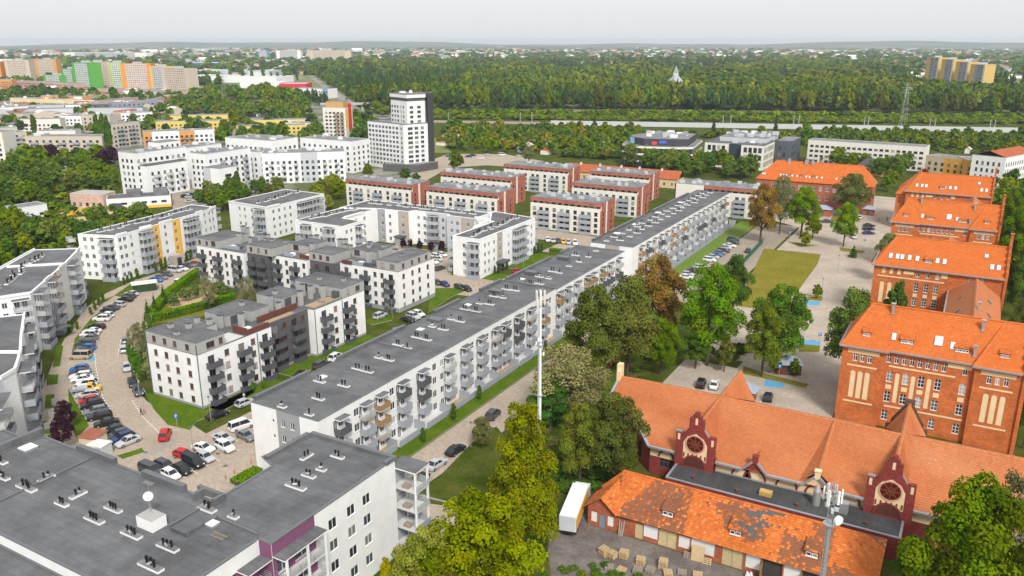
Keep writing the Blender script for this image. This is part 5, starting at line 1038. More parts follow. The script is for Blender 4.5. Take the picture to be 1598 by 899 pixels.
# ---- construction yard and garages left of the cluster
sp, sz = ([(-345.2, 213.5), (-330.0, 218.8), (-333.0, 227.3), (-348.2, 222.0)], 6.3)
dh = gblock('ruined_house', 'pinkish half-demolished two-storey house on the sandy site', sp, sz, 'house', wm=mat('bare_pink_brick', (.55, .38, .3), .9, .25, 1), pitch=3.2, ww=1.4, fl=3, edges=(0, 1), roof=mat('bare_concrete', (.4, .36, .33), .9, .2))
sp, sz = ([(-324.9, 216.8), (-309.2, 237.4), (-318.7, 244.7), (-334.4, 224.1)], 5.0)
wg = gblock('workshop', 'low white workshop with yellow base strip and dark garage door', sp, sz, 'workshop', wm=WHITE, pitch=4, ww=2.2, hh=.9, fl=6, first=2.2, edges=(0,), roof=FELT)
v0, v1 = Vector(sp[0]), Vector(sp[1]); dd = (v1 - v0).normalized(); nn = Vector((dd.y, -dd.x)) * .08
for (u0, u1, z0_, z1_, m_, nm) in ((7.5, 30, 0, 1.2, YELLOW, 'base_strip'), (1.5, 6, 0, 3.0, DARKR, 'garage_door')):
    b = MB(); a_, c_ = v0 + dd * u0 + nn, v0 + dd * min(u1, (v1 - v0).length) + nn; b.quad((*a_, z0_), (*c_, z0_), (*c_, z1_), (*a_, z1_)); wg.part(nm, b, [m_])
for u in (8, 19):
    a_ = v0 + dd * u; c_ = a_ + dd * 6; k_ = Vector((-dd.y, dd.x)); b = MB(); b.poly([(*a_, sz + .1), (*c_, sz + .1), (*(c_ + k_ * 10), sz + 2.4), (*(a_ + k_ * 10), sz + 2.4)]); b.poly([(*(a_ + k_ * 10), sz), (*(c_ + k_ * 10), sz), (*(c_ + k_ * 10), sz + 2.4), (*(a_ + k_ * 10), sz + 2.4)][::-1]); wg.part('roof_monitor', b, [FELT])
sp, sz = ([(-338.5, 184.7), (-336.6, 197.6), (-345.5, 198.9), (-347.4, 186.0)], 5.1)
gblock('house', 'white flat-roofed house with grey annexe among the trees at left', sp, sz, 'house', wm=WHITE, pitch=4, ww=1.6, hh=1.0, fl=3, edges=(0, 1))
sp, sz = ([(-325.2, 177.0), (-322.8, 183.8), (-330.3, 186.5), (-332.7, 179.7)], 3.1)
gblock('house', 'low grey-roofed house in front of the white flat-roofed one', sp, sz, 'house', wm=LGREY, pitch=2.6, ww=1.4, hh=1.6, fl=3, edges=(0,))
# ---- blocks of the old estate beyond
WM = lambda n, c_: mat(n, c_, .85, .05)
BE, YE, OR, PI = WM('estate_beige', (.55, .47, .38)), WM('estate_yellow', (.68, .52, .14)), WM('estate_orange', (.62, .3, .1)), WM('estate_pink', (.52, .34, .27))
GB = 'blocks of the older estate'
mid = [  # bx, label, wall, pitch, bands, balconies
 (([(-520.3, 298.6), (-478.5, 322.4), (-484.9, 333.7), (-526.7, 309.9)], 13.6), 'long beige balcony block behind the left wood, under the poplars', BE, 4.2, None, (0, (.12, .3, .48, .66, .84), 4.6, 'solid')),
 (([(-558.9, 290.7), (-553.9, 319.5), (-566.7, 321.7), (-571.7, 292.9)], 13.1), 'beige balcony block at the left edge behind the car park', BE, 4.2, None, (0, (.2, .5, .8), 4.6, 'solid')),
 (([(-500.5, 262.6), (-490.1, 268.5), (-496.5, 279.8), (-506.9, 273.9)], 20.6), 'cream tower slab cut by the left edge', OFFW, 3.4, None, None),
 (([(-517.0, 356.4), (-519.3, 380.4), (-531.2, 379.3), (-528.9, 355.3)], 16.3), 'beige block with open corridors and an orange end', BE, 3.2, {1: [(0, .6, OR), (.6, 1, WHITE)]}, (0, (.3, .7), 5, 'solid')),
 (([(-495.5, 364.5), (-468.0, 400.9), (-477.6, 408.1), (-505.1, 371.7)], 11.6), 'white block with orange balcony bays', WHITE, 3.2, {0: [(0, .12, OR), (.12, .5, WHITE), (.5, .72, OR), (.72, 1, WHITE)], 1: [(0, .5, OR), (.5, 1, YE)]}, (0, (.06, .56, .66), 3, 'wood')),
 (([(-589.2, 446.3), (-549.7, 480.5), (-557.6, 489.6), (-597.1, 455.4)], 7.8), 'low yellow block nearest the orange-balconied one', YE, 3.4, None, None),
 (([(-641.0, 500.0), (-604.4, 535.1), (-612.7, 543.8), (-649.3, 508.7)], 6.3), 'yellow block with red flower emblems at the back', YE, 3.4, None, None),
 (([(-505.6, 455.2), (-468.4, 492.4), (-476.9, 500.9), (-514.1, 463.7)], 7.2), 'low yellow block left of the beige tower', YE, 3.4, None, None),
 (([(-544.6, 508.0), (-512.3, 539.2), (-520.6, 547.8), (-552.9, 516.6)], 6.0), 'yellow block behind the one left of the beige tower', YE, 3.4, None, None),
 (([(-636.2, 413.9), (-612.3, 421.8), (-616.7, 435.1), (-640.6, 427.2)], 13.5), 'plain beige building left of the poplars', BE, 5, None, None),
 (([(-818.7, 443.5), (-818.3, 484.3), (-838.3, 484.5), (-838.7, 443.7)], 10.1), 'white striped modern building at the left edge', WHITE, 3, None, None),
 (([(-798.8, 503.9), (-782.9, 539.5), (-799.3, 546.8), (-815.2, 511.2)], 9.8), 'white-roofed modern building with dark glazing', WM('glazed_dark', (.12, .13, .15)), 3.2, {0: [(0, .35, WHITE), (.35, .6, WM('rust_panel', (.2, .05, .04))), (.6, 1, WM('glazed_dark', ()))]}, None),
 (([(-778.3, 542.1), (-768.7, 595.1), (-790.3, 599.0), (-799.9, 546.0)], 10.2), 'blue-grey sports hall with long window band', WM('blue_grey_sheet', (.26, .29, .36)), 5, None, None),
 (([(-920.2, 519.1), (-846.1, 531.6), (-848.4, 545.4), (-922.5, 532.9)], 12.4), 'cream school block with pale number on its end wall', WM('school_cream', (.68, .58, .36)), 2.8, None, None),
 (([(-945.8, 569.1), (-886.6, 580.4), (-888.8, 592.2), (-948.0, 580.9)], 11.4), 'orange-banded school block behind the cream one', OR, 2.8, {0: [(0, .8, OR), (.8, 1, OFFW)]}, None),
 (([(-995.0, 627.2), (-933.1, 636.5), (-934.9, 648.4), (-996.8, 639.1)], 9.2), 'pink low block with white end wall', PI, 2.8, None, None),
 (([(-1308.3, 745.2), (-1131.5, 732.1), (-1130.5, 746.1), (-1307.3, 759.2)], 13.8), 'long pinkish low block below the green towers', PI, 3, None, None),
 (([(-1051.4, 711.0), (-867.5, 740.6), (-869.7, 754.4), (-1053.6, 724.8)], 9.5), 'very long pinkish low block below the orange tower slab', PI, 3, None, None),
 (([(-1281.7, 701.3), (-1256.9, 715.4), (-1263.8, 727.6), (-1288.6, 713.5)], 17.5), 'orange-yellow block at the left edge of the estate', OR, 3, None, None),
]
for (pz, lab, wm_, pt, b0_, bal_) in mid:
    nr = len([1]); gblock('apartment_block' if 'school' not in lab and 'hall' not in lab else 'public_building', lab, pz[0], pz[1], 'building', wm=wm_, pitch=pt, ww=1.7, hh=1.5, fl=2.9, edges=(0,) , group=GB, b0=b0_, bal=bal_, units=3 if pz[1] > 8 else 0)
def slab(label, pz, fm, frame=None, side=None, group='high panel blocks on the horizon', h2=0):
    poly, z = pz; s_ = Bld('tower_block', label, 'tower block', poly[0], group)
    cx = sum(p[0] for p in poly) / 4; cy_ = sum(p[1] for p in poly) / 4
    bn = {0: dict(bands=[(0, 1e4, fm)])}; L = flen(poly[0], poly[1])
    if frame and 'striped' in label: bn[0]['bands'] = [(0, L * .32, frame), (L * .32, L * .9, fm), (L * .9, L + 1, OFFW)]
    elif frame: bn[0]['bands'] = [(0, L * .14, frame), (L * .14, L * .86, fm), (L * .86, L + 1, frame)]
    s_.body(poly, z, bn, wm=side or frame or fm, cope=1.0, coph=.6, roof=FELT2, copem=frame or LGREY)
    b = MB(); b.box(cx - 5, cy_ - 4, z, cx + 5, cy_ + 4, z + 3); s_.part('roof_house', b, [LGREY])
FA = lambda n, c_: mat(n, c_, .85, kind='facade')
fb, fg, fo, fy, fgr = FA('panel_beige', (.58, .48, .38)), FA('panel_green', (.55, .62, .55)), FA('panel_orange', (.6, .5, .45)), FA('panel_grey', (.5, .48, .5)), FA('panel_slate', (.3, .31, .36))
GRN, LIM, BOR = WM('estate_green', (.1, .38, .06)), WM('estate_lime', (.42, .55, .12)), WM('estate_bright_orange', (.72, .28, .05))
slab('beige panel tower block at the far left of the skyline', ([(-1522.3, 859.9), (-1484.6, 881.4), (-1493.5, 897.0), (-1531.2, 875.5)], 39.6), fb, BE)
slab('tan panel tower block second from the left on the skyline', ([(-1549.8, 930.4), (-1514.3, 950.5), (-1523.2, 966.2), (-1558.7, 946.1)], 39.2), fb, OR)
slab('small teal-green panel block in front of the tall green tower', ([(-1265.4, 769.6), (-1206.7, 763.1), (-1205.0, 778.0), (-1263.7, 784.5)], 21.7), fg, GRN)
slab('stepped white and green panel block left of the tall green tower', ([(-1222.9, 773.5), (-1176.0, 761.4), (-1172.3, 775.9), (-1219.2, 788.0)], 31.6), fg, GRN)
slab('tall green and white panel tower', ([(-1176.0, 761.4), (-1123.5, 754.4), (-1121.4, 770.3), (-1173.9, 777.3)], 41.6), fg, GRN)
slab('tan panel block right of the tall green tower', ([(-1168.2, 784.9), (-1158.5, 810.1), (-1173.4, 815.8), (-1183.1, 790.6)], 41.5), fb, BE)
slab('lime-edged panel block left of the orange slab', ([(-1143.1, 799.2), (-1128.1, 807.7), (-1136.0, 821.6), (-1151.0, 813.1)], 40.8), fg, LIM)
slab('bright orange framed panel slab on the skyline', ([(-1099.7, 786.1), (-1061.4, 807.8), (-1069.3, 821.7), (-1107.6, 800.0)], 39.8), fo, BOR)
slab('grey-beige panel slab right of the orange framed one', ([(-1036.2, 786.3), (-1004.5, 787.1), (-1004.9, 803.1), (-1036.6, 802.3)], 37.3), fy, YE)
slab('beige panel slab with yellow stripe, rightmost of the estate skyline', ([(-1009.2, 784.4), (-953.2, 782.9), (-952.8, 798.9), (-1008.8, 800.4)], 35.3), fb, BE)
slab('orange end of a panel block cut by the left edge', ([(-1548.1, 845.3), (-1529.3, 856.0), (-1537.2, 869.9), (-1556.0, 859.2)], 36.3), fo, BOR)
for i, (x0, x1, bs, tp) in enumerate(((1440, 1462, 141, 90), (1461, 1483, 144, 92), (1483, 1507, 147, 96), (1506, 1533, 150, 100))): pass
slab('first of four yellow-striped tower blocks beyond the forest, from the left', ([(-90.0, 1458.0), (-71.3, 1427.7), (-57.7, 1436.1), (-76.4, 1466.4)], 47.5), fgr, WM('stripe_yellow', (.6, .42, .14)))
slab('second of four yellow-striped tower blocks beyond the forest, from the left', ([(-66.8, 1410.6), (-50.2, 1382.3), (-36.4, 1390.4), (-53.0, 1418.7)], 45.7), fgr, MATS['stripe_yellow'])
slab('third of four yellow-striped tower blocks beyond the forest, from the left', ([(-46.2, 1366.4), (-29.9, 1340.7), (-16.4, 1349.3), (-32.7, 1375.0)], 43.2), fgr, MATS['stripe_yellow'])
slab('fourth of four yellow-striped tower blocks beyond the forest, from the left', ([(-26.3, 1325.9), (-8.8, 1303.3), (3.9, 1313.1), (-13.6, 1335.7)], 40.8), fgr, MATS['stripe_yellow'])
slab('long beige panel slab on the horizon left of the watermark', ([(-2267.9, 2418.5), (-2123.8, 2500.4), (-2138.6, 2526.5), (-2282.7, 2444.6)], 39.8), fb, BE); slab('white panel slab on the horizon beside the grove', ([(-2451.6, 2442.8), (-2368.3, 2490.1), (-2383.1, 2516.2), (-2466.4, 2468.9)], 38.7), fy, WHITE)
slab('white panel slab with blue end on the horizon', ([(-2513.0, 2407.9), (-2482.3, 2425.4), (-2497.2, 2451.5), (-2527.9, 2434.0)], 38.7), fy, WM('estate_blue', (.2, .35, .5)))
slab('low white slab row far behind the green tower', ([(-3547.3, 2265.7), (-3109.5, 2355.0), (-3117.5, 2394.2), (-3555.3, 2304.9)], 27.8), fy, WHITE)
for (pz, lab, wm_) in ((([(-448.8, 395.1), (-429.6, 414.2), (-438.1, 422.7), (-457.3, 403.6)], 6.6), 'grey-white flat block behind the long window-grid block', LGREY), (([(-687.1, 390.7), (-661.7, 411.0), (-669.2, 420.4), (-694.6, 400.1)], 9.6), 'pale flat block left of the plain beige building', OFFW), (([(-703.1, 437.4), (-687.4, 446.3), (-693.3, 456.7), (-709.0, 447.8)], 8.3), 'white low office with flat roof before the modern buildings', WHITE), (([(-682.6, 605.6), (-628.3, 655.3), (-636.4, 664.2), (-690.7, 614.5)], 4.6), 'long low beige garage row beyond the yellow blocks', BE), (([(-622.6, 587.0), (-600.7, 599.5), (-605.7, 608.2), (-627.6, 595.7)], 4.3), 'small white hall beyond the yellow blocks', WHITE), (([(-499.6, 497.2), (-468.7, 509.0), (-473.0, 520.2), (-503.9, 508.4)], 7.0), 'pale block immediately left of the beige tower', OFFW), (([(-631.4, 334.6), (-623.3, 353.3), (-634.3, 358.1), (-642.4, 339.4)], 9.6), 'beige flat block at the left edge above the balcony block', BE), (([(-689.4, 486.8), (-674.9, 509.9), (-685.1, 516.3), (-699.6, 493.2)], 7.6), 'white flat block below the sports hall', WHITE), (([(-591.1, 348.4), (-570.7, 364.5), (-578.1, 373.9), (-598.5, 357.8)], 8.9), 'cream flat block behind the long beige balcony block', OFFW)):
    gblock('apartment_block', lab, pz[0], pz[1], 'building', wm=wm_, pitch=3.4, ww=1.7, hh=1.5, fl=2.9, edges=(0,), group=GB, units=2)
# store sheds
def shed(label, pz, wm_, group='retail sheds by the highway', roof=None, name='store'):
    s_ = Bld(name, label, 'store', pz[0][0], group); s_.body(pz[0], max(5, pz[1]), {}, wm=wm_, cope=1, coph=.4, roof=roof or LGREY, copem=wm_); return s_
BLUE = WM('store_blue', (.03, .09, .35)); SY = WM('store_yellow', (.8, .5, .03))
ik = shed('blue furniture store with yellow lettering', ([(-2008.1, 1633.3), (-1901.7, 1693.8), (-1961.0, 1798.1), (-2067.4, 1737.6)], 13.2), BLUE)
tx = bpy.data.curves.new('sign_lettering', 'FONT'); tx.body = 'IKEA'; tx.size = 9; tx.extrude = .3; tx.materials.append(SY)
pz = ([(-2008.1, 1633.3), (-1901.7, 1693.8), (-1961.0, 1798.1), (-2067.4, 1737.6)], 13.2); v0, v1 = Vector(pz[0][0]), Vector(pz[0][1]); dd = (v1 - v0).normalized(); nn = Vector((dd.y, -dd.x)) * .8; q_ = v0 + dd * 6 + nn - v0
o = link('lettering_curve', tx); bpy.context.view_layer.update(); tm_ = bpy.data.meshes.new_from_object(o.evaluated_get(bpy.context.evaluated_depsgraph_get())); bpy.data.objects.remove(o); tm_.name = 'sign_lettering'
o = link('sign_lettering', tm_, ik.o, (q_.x, q_.y, 5), kind='stuff'); o.rotation_euler = (R(90), 0, math.atan2(dd.y, dd.x))
shed('yellow end bay of the blue furniture store', ([(-2000.6, 1784.8), (-1952.1, 1812.4), (-1991.7, 1881.9), (-2040.2, 1854.3)], 10.2), SY)
shed('long white retail shed behind the poplars', ([(-1286.8, 1050.2), (-1105.2, 1096.9), (-1120.1, 1155.0), (-1301.7, 1108.3)], 11.2), WHITE); shed('white retail shed left of the red showroom', ([(-1046.2, 957.9), (-988.1, 991.0), (-1007.9, 1025.8), (-1066.0, 992.7)], 8.0), WHITE)
shed('pale long shed in front of the furniture store', ([(-1524.0, 1262.6), (-1351.1, 1320.2), (-1370.1, 1377.1), (-1543.0, 1319.5)], 11.4), LGREY)
rs = shed('red-banded car showroom beside the highway', ([(-938.2, 935.2), (-902.6, 955.5), (-922.4, 990.2), (-958.0, 969.9)], 9.5), WM('showroom_red', (.6, .03, .06)))
gblock('store', 'white showroom with blue glazed end beside the highway', *([(-802.1, 821.7), (-743.2, 825.6), (-744.5, 845.6), (-803.4, 841.7)], 12.3), 'store', wm=WHITE, pitch=4, ww=2.4, hh=1.6, fl=3.2, edges=(0,), b0={0: [(0, .86, WHITE), (.86, 1, WM('estate_blue', ()))]})
# church in the forest
ch = Bld('church', 'small pale church with pointed spire standing above the forest', 'church', (-369.7, 1098.3))
cp = (-369.7, 1098.3); x, y = cp
b = MB(); b.box(x - 8, y - 6, 0, x + 8, y + 10, 19); ch.part('wall', b, [GBRICK]); b = MB(); b.cyl((x, y, 19), 12, 9, 4, r2=2.6); ch.part('roof', b, [ZINC]); b = MB(); b.box(x - 2.6, y - 2.6, 24, x + 2.6, y + 2.6, 31); ch.part('tower', b, [OFFW]); b = MB(); b.cyl((x, y, 31), 3.6, 9, 6, r2=.2); ch.part('spire', b, [ZINC])

# ================================================================ GROUND
def sheet(name, pts, z, m, kind='structure', label=None, cat=None, h=0):
    a = sum(pts[i - 1][0] * pts[i][1] - pts[i][0] * pts[i - 1][1] for i in range(len(pts)))
    if a < 0: pts = pts[::-1]
    b = MB()
    if h: b.prism(pts, z, z + h, 1, 0)
    else: b.poly([(p[0], p[1], z) for p in pts])
    return link(name, b.mesh(name, [m, KERB]), kind=kind)
FIELD = mat('far_country', (.1, .13, .05), 1, kind='patch', scale=.0022, col2=(.3, .26, .16), lo=.42, hi=.62)
b = MB(); b.quad((-16000, -3000, -.03), (12000, -3000, -.03), (12000, 17000, -.03), (-16000, 17000, -.03)); link('ground', b.mesh('ground', [FIELD]), kind='structure')
sheet('meadow', [(-600, -100), (300, -100), (500, 700), (200, 900), (-500, 760), (-900, 700)], -.01, MEADOW)
# paved areas
sheet('town_ground', [(-513.4, 255.2), (-438.3, 309.8), (-330.6, 266.3), (-298.7, 250.3), (-298, 284.9), (-265.4, 303.4), (-255.3, 341.9), (-270.2, 393.4), (-438, 562.3), (-773, 869.2), (-1047.6, 1129.6), (-1964, 1012.6)], .004, mat('town_mix', (.27, .25, .22), .95, kind='patch', scale=.02, col2=(.09, .11, .03), lo=.44, hi=.56))
sheet('street', [(-134.4, 74.6), (-156.1, 82.1), (-178.8, 100.8), (-192.6, 112.9), (-207.7, 128.2), (-215, 139.2), (-220.1, 152.5), (-220.5, 164.9), (-225, 178.2), (-227.8, 188.7), (-214.7, 177.3), (-208.8, 164.7), (-202.7, 152.1), (-191.6, 138.6), (-181.2, 127.8), (-168.9, 116), (-158.2, 105.8), (-150.3, 100), (-140.5, 96.2), (-130.4, 93.4), (-122.8, 93.2), (-118, 92), (-118, 100), (-118, 262), (-101.5, 262), (-101.5, 92), (-79, 86), (-79, 62), (-112, 61.5), (-128, 70)], .006, PAVE)
sheet('court_paving', [(-187, 185), (-140, 186), (-118, 190), (-118, 212), (-139, 205), (-140, 229), (-186, 228)], .01, PAVE)
sheet('parking_paving', [(-128, 246), (-102, 246), (-98, 276), (-160, 277), (-160, 262), (-128, 262)], .012, PAVE)
sheet('side_street', [(-79.4, 70), (-70.8, 70), (-70.2, 120), (-70.8, 215), (-79.4, 215)], .006, PAVE)
sheet('driveway', [(-74.4, 89.8), (-69.9, 92.2), (-64.7, 93.6), (-59.5, 92), (-56.9, 86.2), (-61.7, 85.7), (-67.1, 80.5)], .01, PAVE)
sheet('car_park', [(-72.5, 214), (-58, 214), (-58, 332), (-72.5, 332)], .008, PAVE3)
sheet('school_yard', [(-52, 145.5), (13, 145.5), (13, 156), (-17.5, 157), (-17.5, 224), (-20, 282), (-22, 346), (-20, 420), (-92, 420), (-92, 365), (-70, 340), (-57, 330), (-57, 214), (-50, 208), (-50, 190), (-52, 185)], .006, PAVE2)
sheet('garage_yard', [(-42.7, 85.9), (-46.4, 92.2), (-49.7, 104.3), (-46.5, 108.4), (-43, 99.9), (-4, 100), (-2, 60), (-60, 60)], .008, DIRT)
sheet('far_street', [(-286.4, 384.2), (-302, 447.5), (-267.6, 463.4), (-230.6, 446.6), (-228.1, 417.3), (-252.9, 415.1), (-267, 395.2), (-249.5, 345.2)], .03, PAVE)
sheet('sand_site', [(-316.4, 187.4), (-342.4, 205.3), (-347.2, 215.8), (-325.7, 218), (-313.5, 218.5), (-307.5, 202.3), (-306.4, 193.1), (-303.2, 181.7)], .012, SAND)
sheet('yard', [(-299.1, 229.9), (-339.3, 261.4), (-353.9, 285.8), (-325.1, 269.4), (-291.8, 234)], .012, PAVE3)
sheet('car_park', [(-474.2, 255.1), (-526.9, 284.8), (-466.4, 312.6), (-445.4, 315), (-445.3, 293.9), (-455.5, 265.7)], .012, PAVE3)
sheet('playground_sand', [(-189.1, 140), (-196.3, 152), (-192.2, 156.6), (-184.7, 153.5), (-181.7, 144.2), (-183.5, 139.3)], .02, SAND)
# lawns: raised beds behind a kerb
LW = [[(-204.7, 134.5), (-198, 123), (-187.1, 111.3), (-178, 104.5), (-176.4, 104.5), (-184.1, 110.9), (-193.9, 121.8), (-201.2, 133.2)], [(-160.1, 92.1), (-155.8, 90.1), (-139.9, 83.2), (-137, 78.8), (-144.2, 82)], [(-171.1, 94.2), (-168.9, 95.5), (-164.1, 92.2), (-165.4, 90.7)], [(-160.8, 87.6), (-159.5, 88.7), (-153.4, 84.7), (-154.6, 83.6)], [(-149.4, 80), (-148.1, 81.1), (-142.9, 77.5), (-144, 76.6)], [(-186.4, 106.1), (-184.9, 106.9), (-173.3, 98.6), (-173.9, 97.3)], [(-195, 114.3), (-196.8, 117.8), (-191.7, 113.5), (-189.5, 110.4)],
      [(-210.7, 138.8), (-217.7, 149.8), (-211.3, 147.2), (-207.6, 139.1)], [(-209.3, 132.6), (-210.7, 138.8), (-207.9, 134.8), (-205.8, 127.9)], [(-144.1, 98.6), (-135.2, 94), (-127.1, 90.8), (-121.7, 91.4), (-123.7, 94.6), (-122.8, 100.7), (-124.3, 110.2), (-126.3, 110.6), (-126.4, 98.7), (-141.1, 99.1)], [(-124.7, 78.2), (-123.4, 82.3), (-121.6, 81.6), (-122.7, 78)],
      [(-126.6, 100), (-123.2, 100), (-123.2, 117), (-126.6, 117)], [(-128.4, 120), (-122.8, 120), (-122.8, 133), (-126.6, 133), (-128.4, 131.5)], [(-126.6, 136), (-122.8, 136), (-122.8, 149), (-126.6, 149)], [(-135.8, 190.1), (-124.9, 196.3), (-125.7, 186.3), (-123.2, 171)], [(-127.9, 221), (-120.6, 221), (-120.6, 243), (-127.9, 243)], [(-127.9, 206), (-122, 206), (-122, 214), (-127.9, 214)],
      [(-101, 83.2), (-100.2, 87.9), (-98.1, 86.6), (-98.5, 81.1)], [(-134.2, 157.5), (-132.6, 165.7), (-127.8, 161.1), (-129.9, 155.3)], [(-121.7, 142.8), (-123.3, 152.3), (-117.7, 142.6), (-118.7, 136.8)]]
for p in LW: sheet('lawn', p, 0, LAWN, h=.11)
sheet('lawn', [(-82.8, 96), (-79.6, 96), (-79.8, 217), (-82.8, 217)], 0, LAWN, h=.12)
sheet('lawn', [(-80.3, 214), (-73, 214), (-73, 330), (-80.3, 330)], 0, mat('bright_lawn', (.11, .2, .012), .95, kind='patch', scale=.2, col2=(.15, .2, .03), bump=.4), h=.1)
sheet('lawn', [(-61.3, 288.6), (-42.3, 289.9), (-40.9, 276), (-40.2, 235.6), (-46.9, 218.2), (-52.1, 217.8)], 0, DRY, h=.08)
sheet('lawn', [(-63.7, 147.6), (-66.1, 174.4), (-55.1, 178.2), (-54.4, 173.3), (-59.5, 167.7), (-60.1, 159.4), (-59.1, 144.3)], 0, LAWN, h=.1)
for p in ([(-56.5, 303.6), (-50.2, 303.7), (-45, 302.2), (-50.2, 297)], [(-38.3, 303.8), (-29.6, 302.3), (-30.1, 297.9), (-37, 298.1)], [(-37.4, 235), (-33.2, 239.6), (-32.6, 234.3), (-36.9, 233.2)], [(-39.3, 174.7), (-31.4, 172.4), (-24.5, 171.5), (-24.8, 169), (-38.1, 170.2)], [(-49.9, 363.5), (-38.8, 365.3), (-38.7, 355), (-48.7, 349.3)], [(-31.3, 195.6), (-26.5, 196.9), (-26, 192.3), (-30.2, 190.4)]): sheet('lawn', p, 0, DRY, h=.09)
sheet('flower_bed', [(-52.9, 177.9), (-40, 177.4), (-40.2, 172.8), (-52, 172.8)], 0, MEADOW, h=.09)
sheet('hedge_garden', [(-181.5, 127.7), (-200.9, 149.4), (-197.8, 162.7), (-175.8, 153), (-173.4, 135.2)], .012, DRY)
sheet('grass_bank', [(-71.5, 93.7), (-71, 101.1), (-72.7, 114.4), (-72, 120.8), (-65.3, 115.2), (-55.9, 96.5), (-59.5, 93.3), (-65.1, 94.3)], 0, MEADOW, h=.35)
# painted bays and lines
for p in ([(-37.2, 231.7), (-32.9, 234.1), (-32.3, 229.8), (-36.7, 228.6)], [(-30.7, 199.6), (-26.9, 200.2), (-26.5, 196.9), (-30.5, 196.1)], [(-33.4, 171.3), (-29.3, 171.5), (-28.8, 166.7), (-32.6, 165.7)], [(-165.8, 100.2), (-164.1, 100.8), (-162.4, 99.6), (-163.8, 98.8)], [(-173.1, 105.4), (-172.1, 106.4), (-169.6, 104.7), (-170.5, 103.7)], [(-124, 156.3), (-122.9, 158.6), (-121.2, 157.4), (-122, 154.7)], [(-50.6, 367.8), (-45.9, 367.4), (-45.5, 361.4), (-49.9, 362)]): sheet('painted_bay', p, .026, BLUEP)
sheet('asphalt_patch', [(-121.6, 81.6), (-121.6, 87.3), (-120, 87.3), (-119.6, 81.4)], .016, mat('grey_asphalt', (.3, .27, .24), .9, .1))
b = MB()
def dash(p, q, n, w_=.14, z=.022, d=.55):
    p, q = Vector(p), Vector(q); L = (q - p).length; e = (q - p) / L; k = Vector((-e.y, e.x)) * w_ / 2
    for i in range(n):
        a = p + e * (L * i / n); c_ = a + e * (L / n * d); b.quad((*(a - k), z), (*(c_ - k), z), (*(c_ + k), z), (*(a + k), z))
pl = [(-191.6, 121.9), (-176.5, 109.2), (-165.1, 101.9), (-149.7, 92.8), (-136.2, 86.8), (-126.1, 83.5)]
for p, q in zip(pl, pl[1:]): dash(p, q, 9, .18)
pl = [(-143, 94.8), (-134.7, 90.9), (-127, 88.3), (-121.3, 86.2)]
for p, q in zip(pl, pl[1:]): dash(p, q, 8, .18)
for x, y in ((206, 610), (215, 632), (227, 648), (240, 660)): pass
link('road_markings', b.mesh('road_markings', [LINE]), kind='structure')
# manhole covers, drains
for i, p in enumerate(((-64.4, 89.2), (-103.8, 78.6), (-158.5, 97.4), (-109.9, 87.7), (-105.3, 85.3), (-38.8, 167.4), (-121.5, 81.6))):
    b = MB(); b.cyl((p[0], p[1], .012), .4, .018, 14); link('manhole_cover', b.mesh('manhole_cover', [ASPH]), label=('round manhole cover in the %s' % ('curved driveway', 'car park behind the foreground roof', 'curved street', 'car park near the white sedan', 'car park near the grey lane', 'school yard', 'street by the lawn corner')[i]), cat='manhole cover', group='manhole covers')
# ================================================================ TREES
def leaf_mesh(name, n, lobes, size, seed, flat=.0, hang=0):
    """leaf-sized faces spread through overlapping lobes; lobes = (x,y,z,rx,rz)"""
    g_ = np.random.default_rng(seed); L = np.array(lobes); wgt = L[:, 3] ** 2; k = g_.choice(len(L), n, p=wgt / wgt.sum())
    d = g_.normal(size=(n, 3)); d /= np.linalg.norm(d, axis=1)[:, None]; d[:, 2] = np.where(d[:, 2] < -.35, -d[:, 2] * .6, d[:, 2])
    rad = g_.uniform(.55, 1.06, n) ** .6; c = L[k, :3] + d * rad[:, None] * np.stack([L[k, 3], L[k, 3], L[k, 4]], 1)
    nr = d + g_.normal(size=(n, 3)) * .55 + np.array([0, 0, .35]); nr /= np.linalg.norm(nr, axis=1)[:, None]
    t = np.cross(nr, g_.normal(size=(n, 3))); t /= np.linalg.norm(t, axis=1)[:, None]; u = np.cross(nr, t)
    s_ = (size * g_.uniform(.6, 1.35, n))[:, None]; zs = np.array([1, 1, SZ[0]])
    v = np.stack([c - t * s_ * zs, c - u * s_ * .7 * zs, c + t * s_ * zs, c + u * s_ * .7 * zs], 1).reshape(-1, 3)
    me = bpy.data.meshes.new(name); me.vertices.add(4 * n); me.vertices.foreach_set('co', v.ravel()); me.loops.add(4 * n); me.loops.foreach_set('vertex_index', np.arange(4 * n)); me.polygons.add(n); me.polygons.foreach_set('loop_start', np.arange(n) * 4)
    lt = g_.uniform(.1, .9, len(L))[k]; ti = np.clip(lt * .6 + .2 + g_.normal(0, .09, n), .02, 1)
    at = me.attributes.new('tint', 'FLOAT', 'FACE'); at.data.foreach_set('value', ti.astype(np.float32)); me.materials.append(LEAF); me.update(calc_edges=True); return me
SZ = [1]
def lobes_round(seed, n=16, z0=.28, z1=.97, r=.38, taper=.35, wide=1.0):
    q = random.Random(seed); out = []
    for i in range(n):
        t = (i + .5) / n; z = z0 + (z1 - z0) * t; env = math.sin(math.pi * min(1, (t * .82 + .16))) ** .6 * wide; a = i * 2.4 + q.random(); rr = env * q.uniform(.35, .8)
        k = r * q.uniform(.7, 1.15) * (1 - taper * t); out.append((rr * math.cos(a), rr * math.sin(a), z, k, k * .42))
    return out + [(0, 0, (z0 + z1) / 2, .5 * wide, .28)]
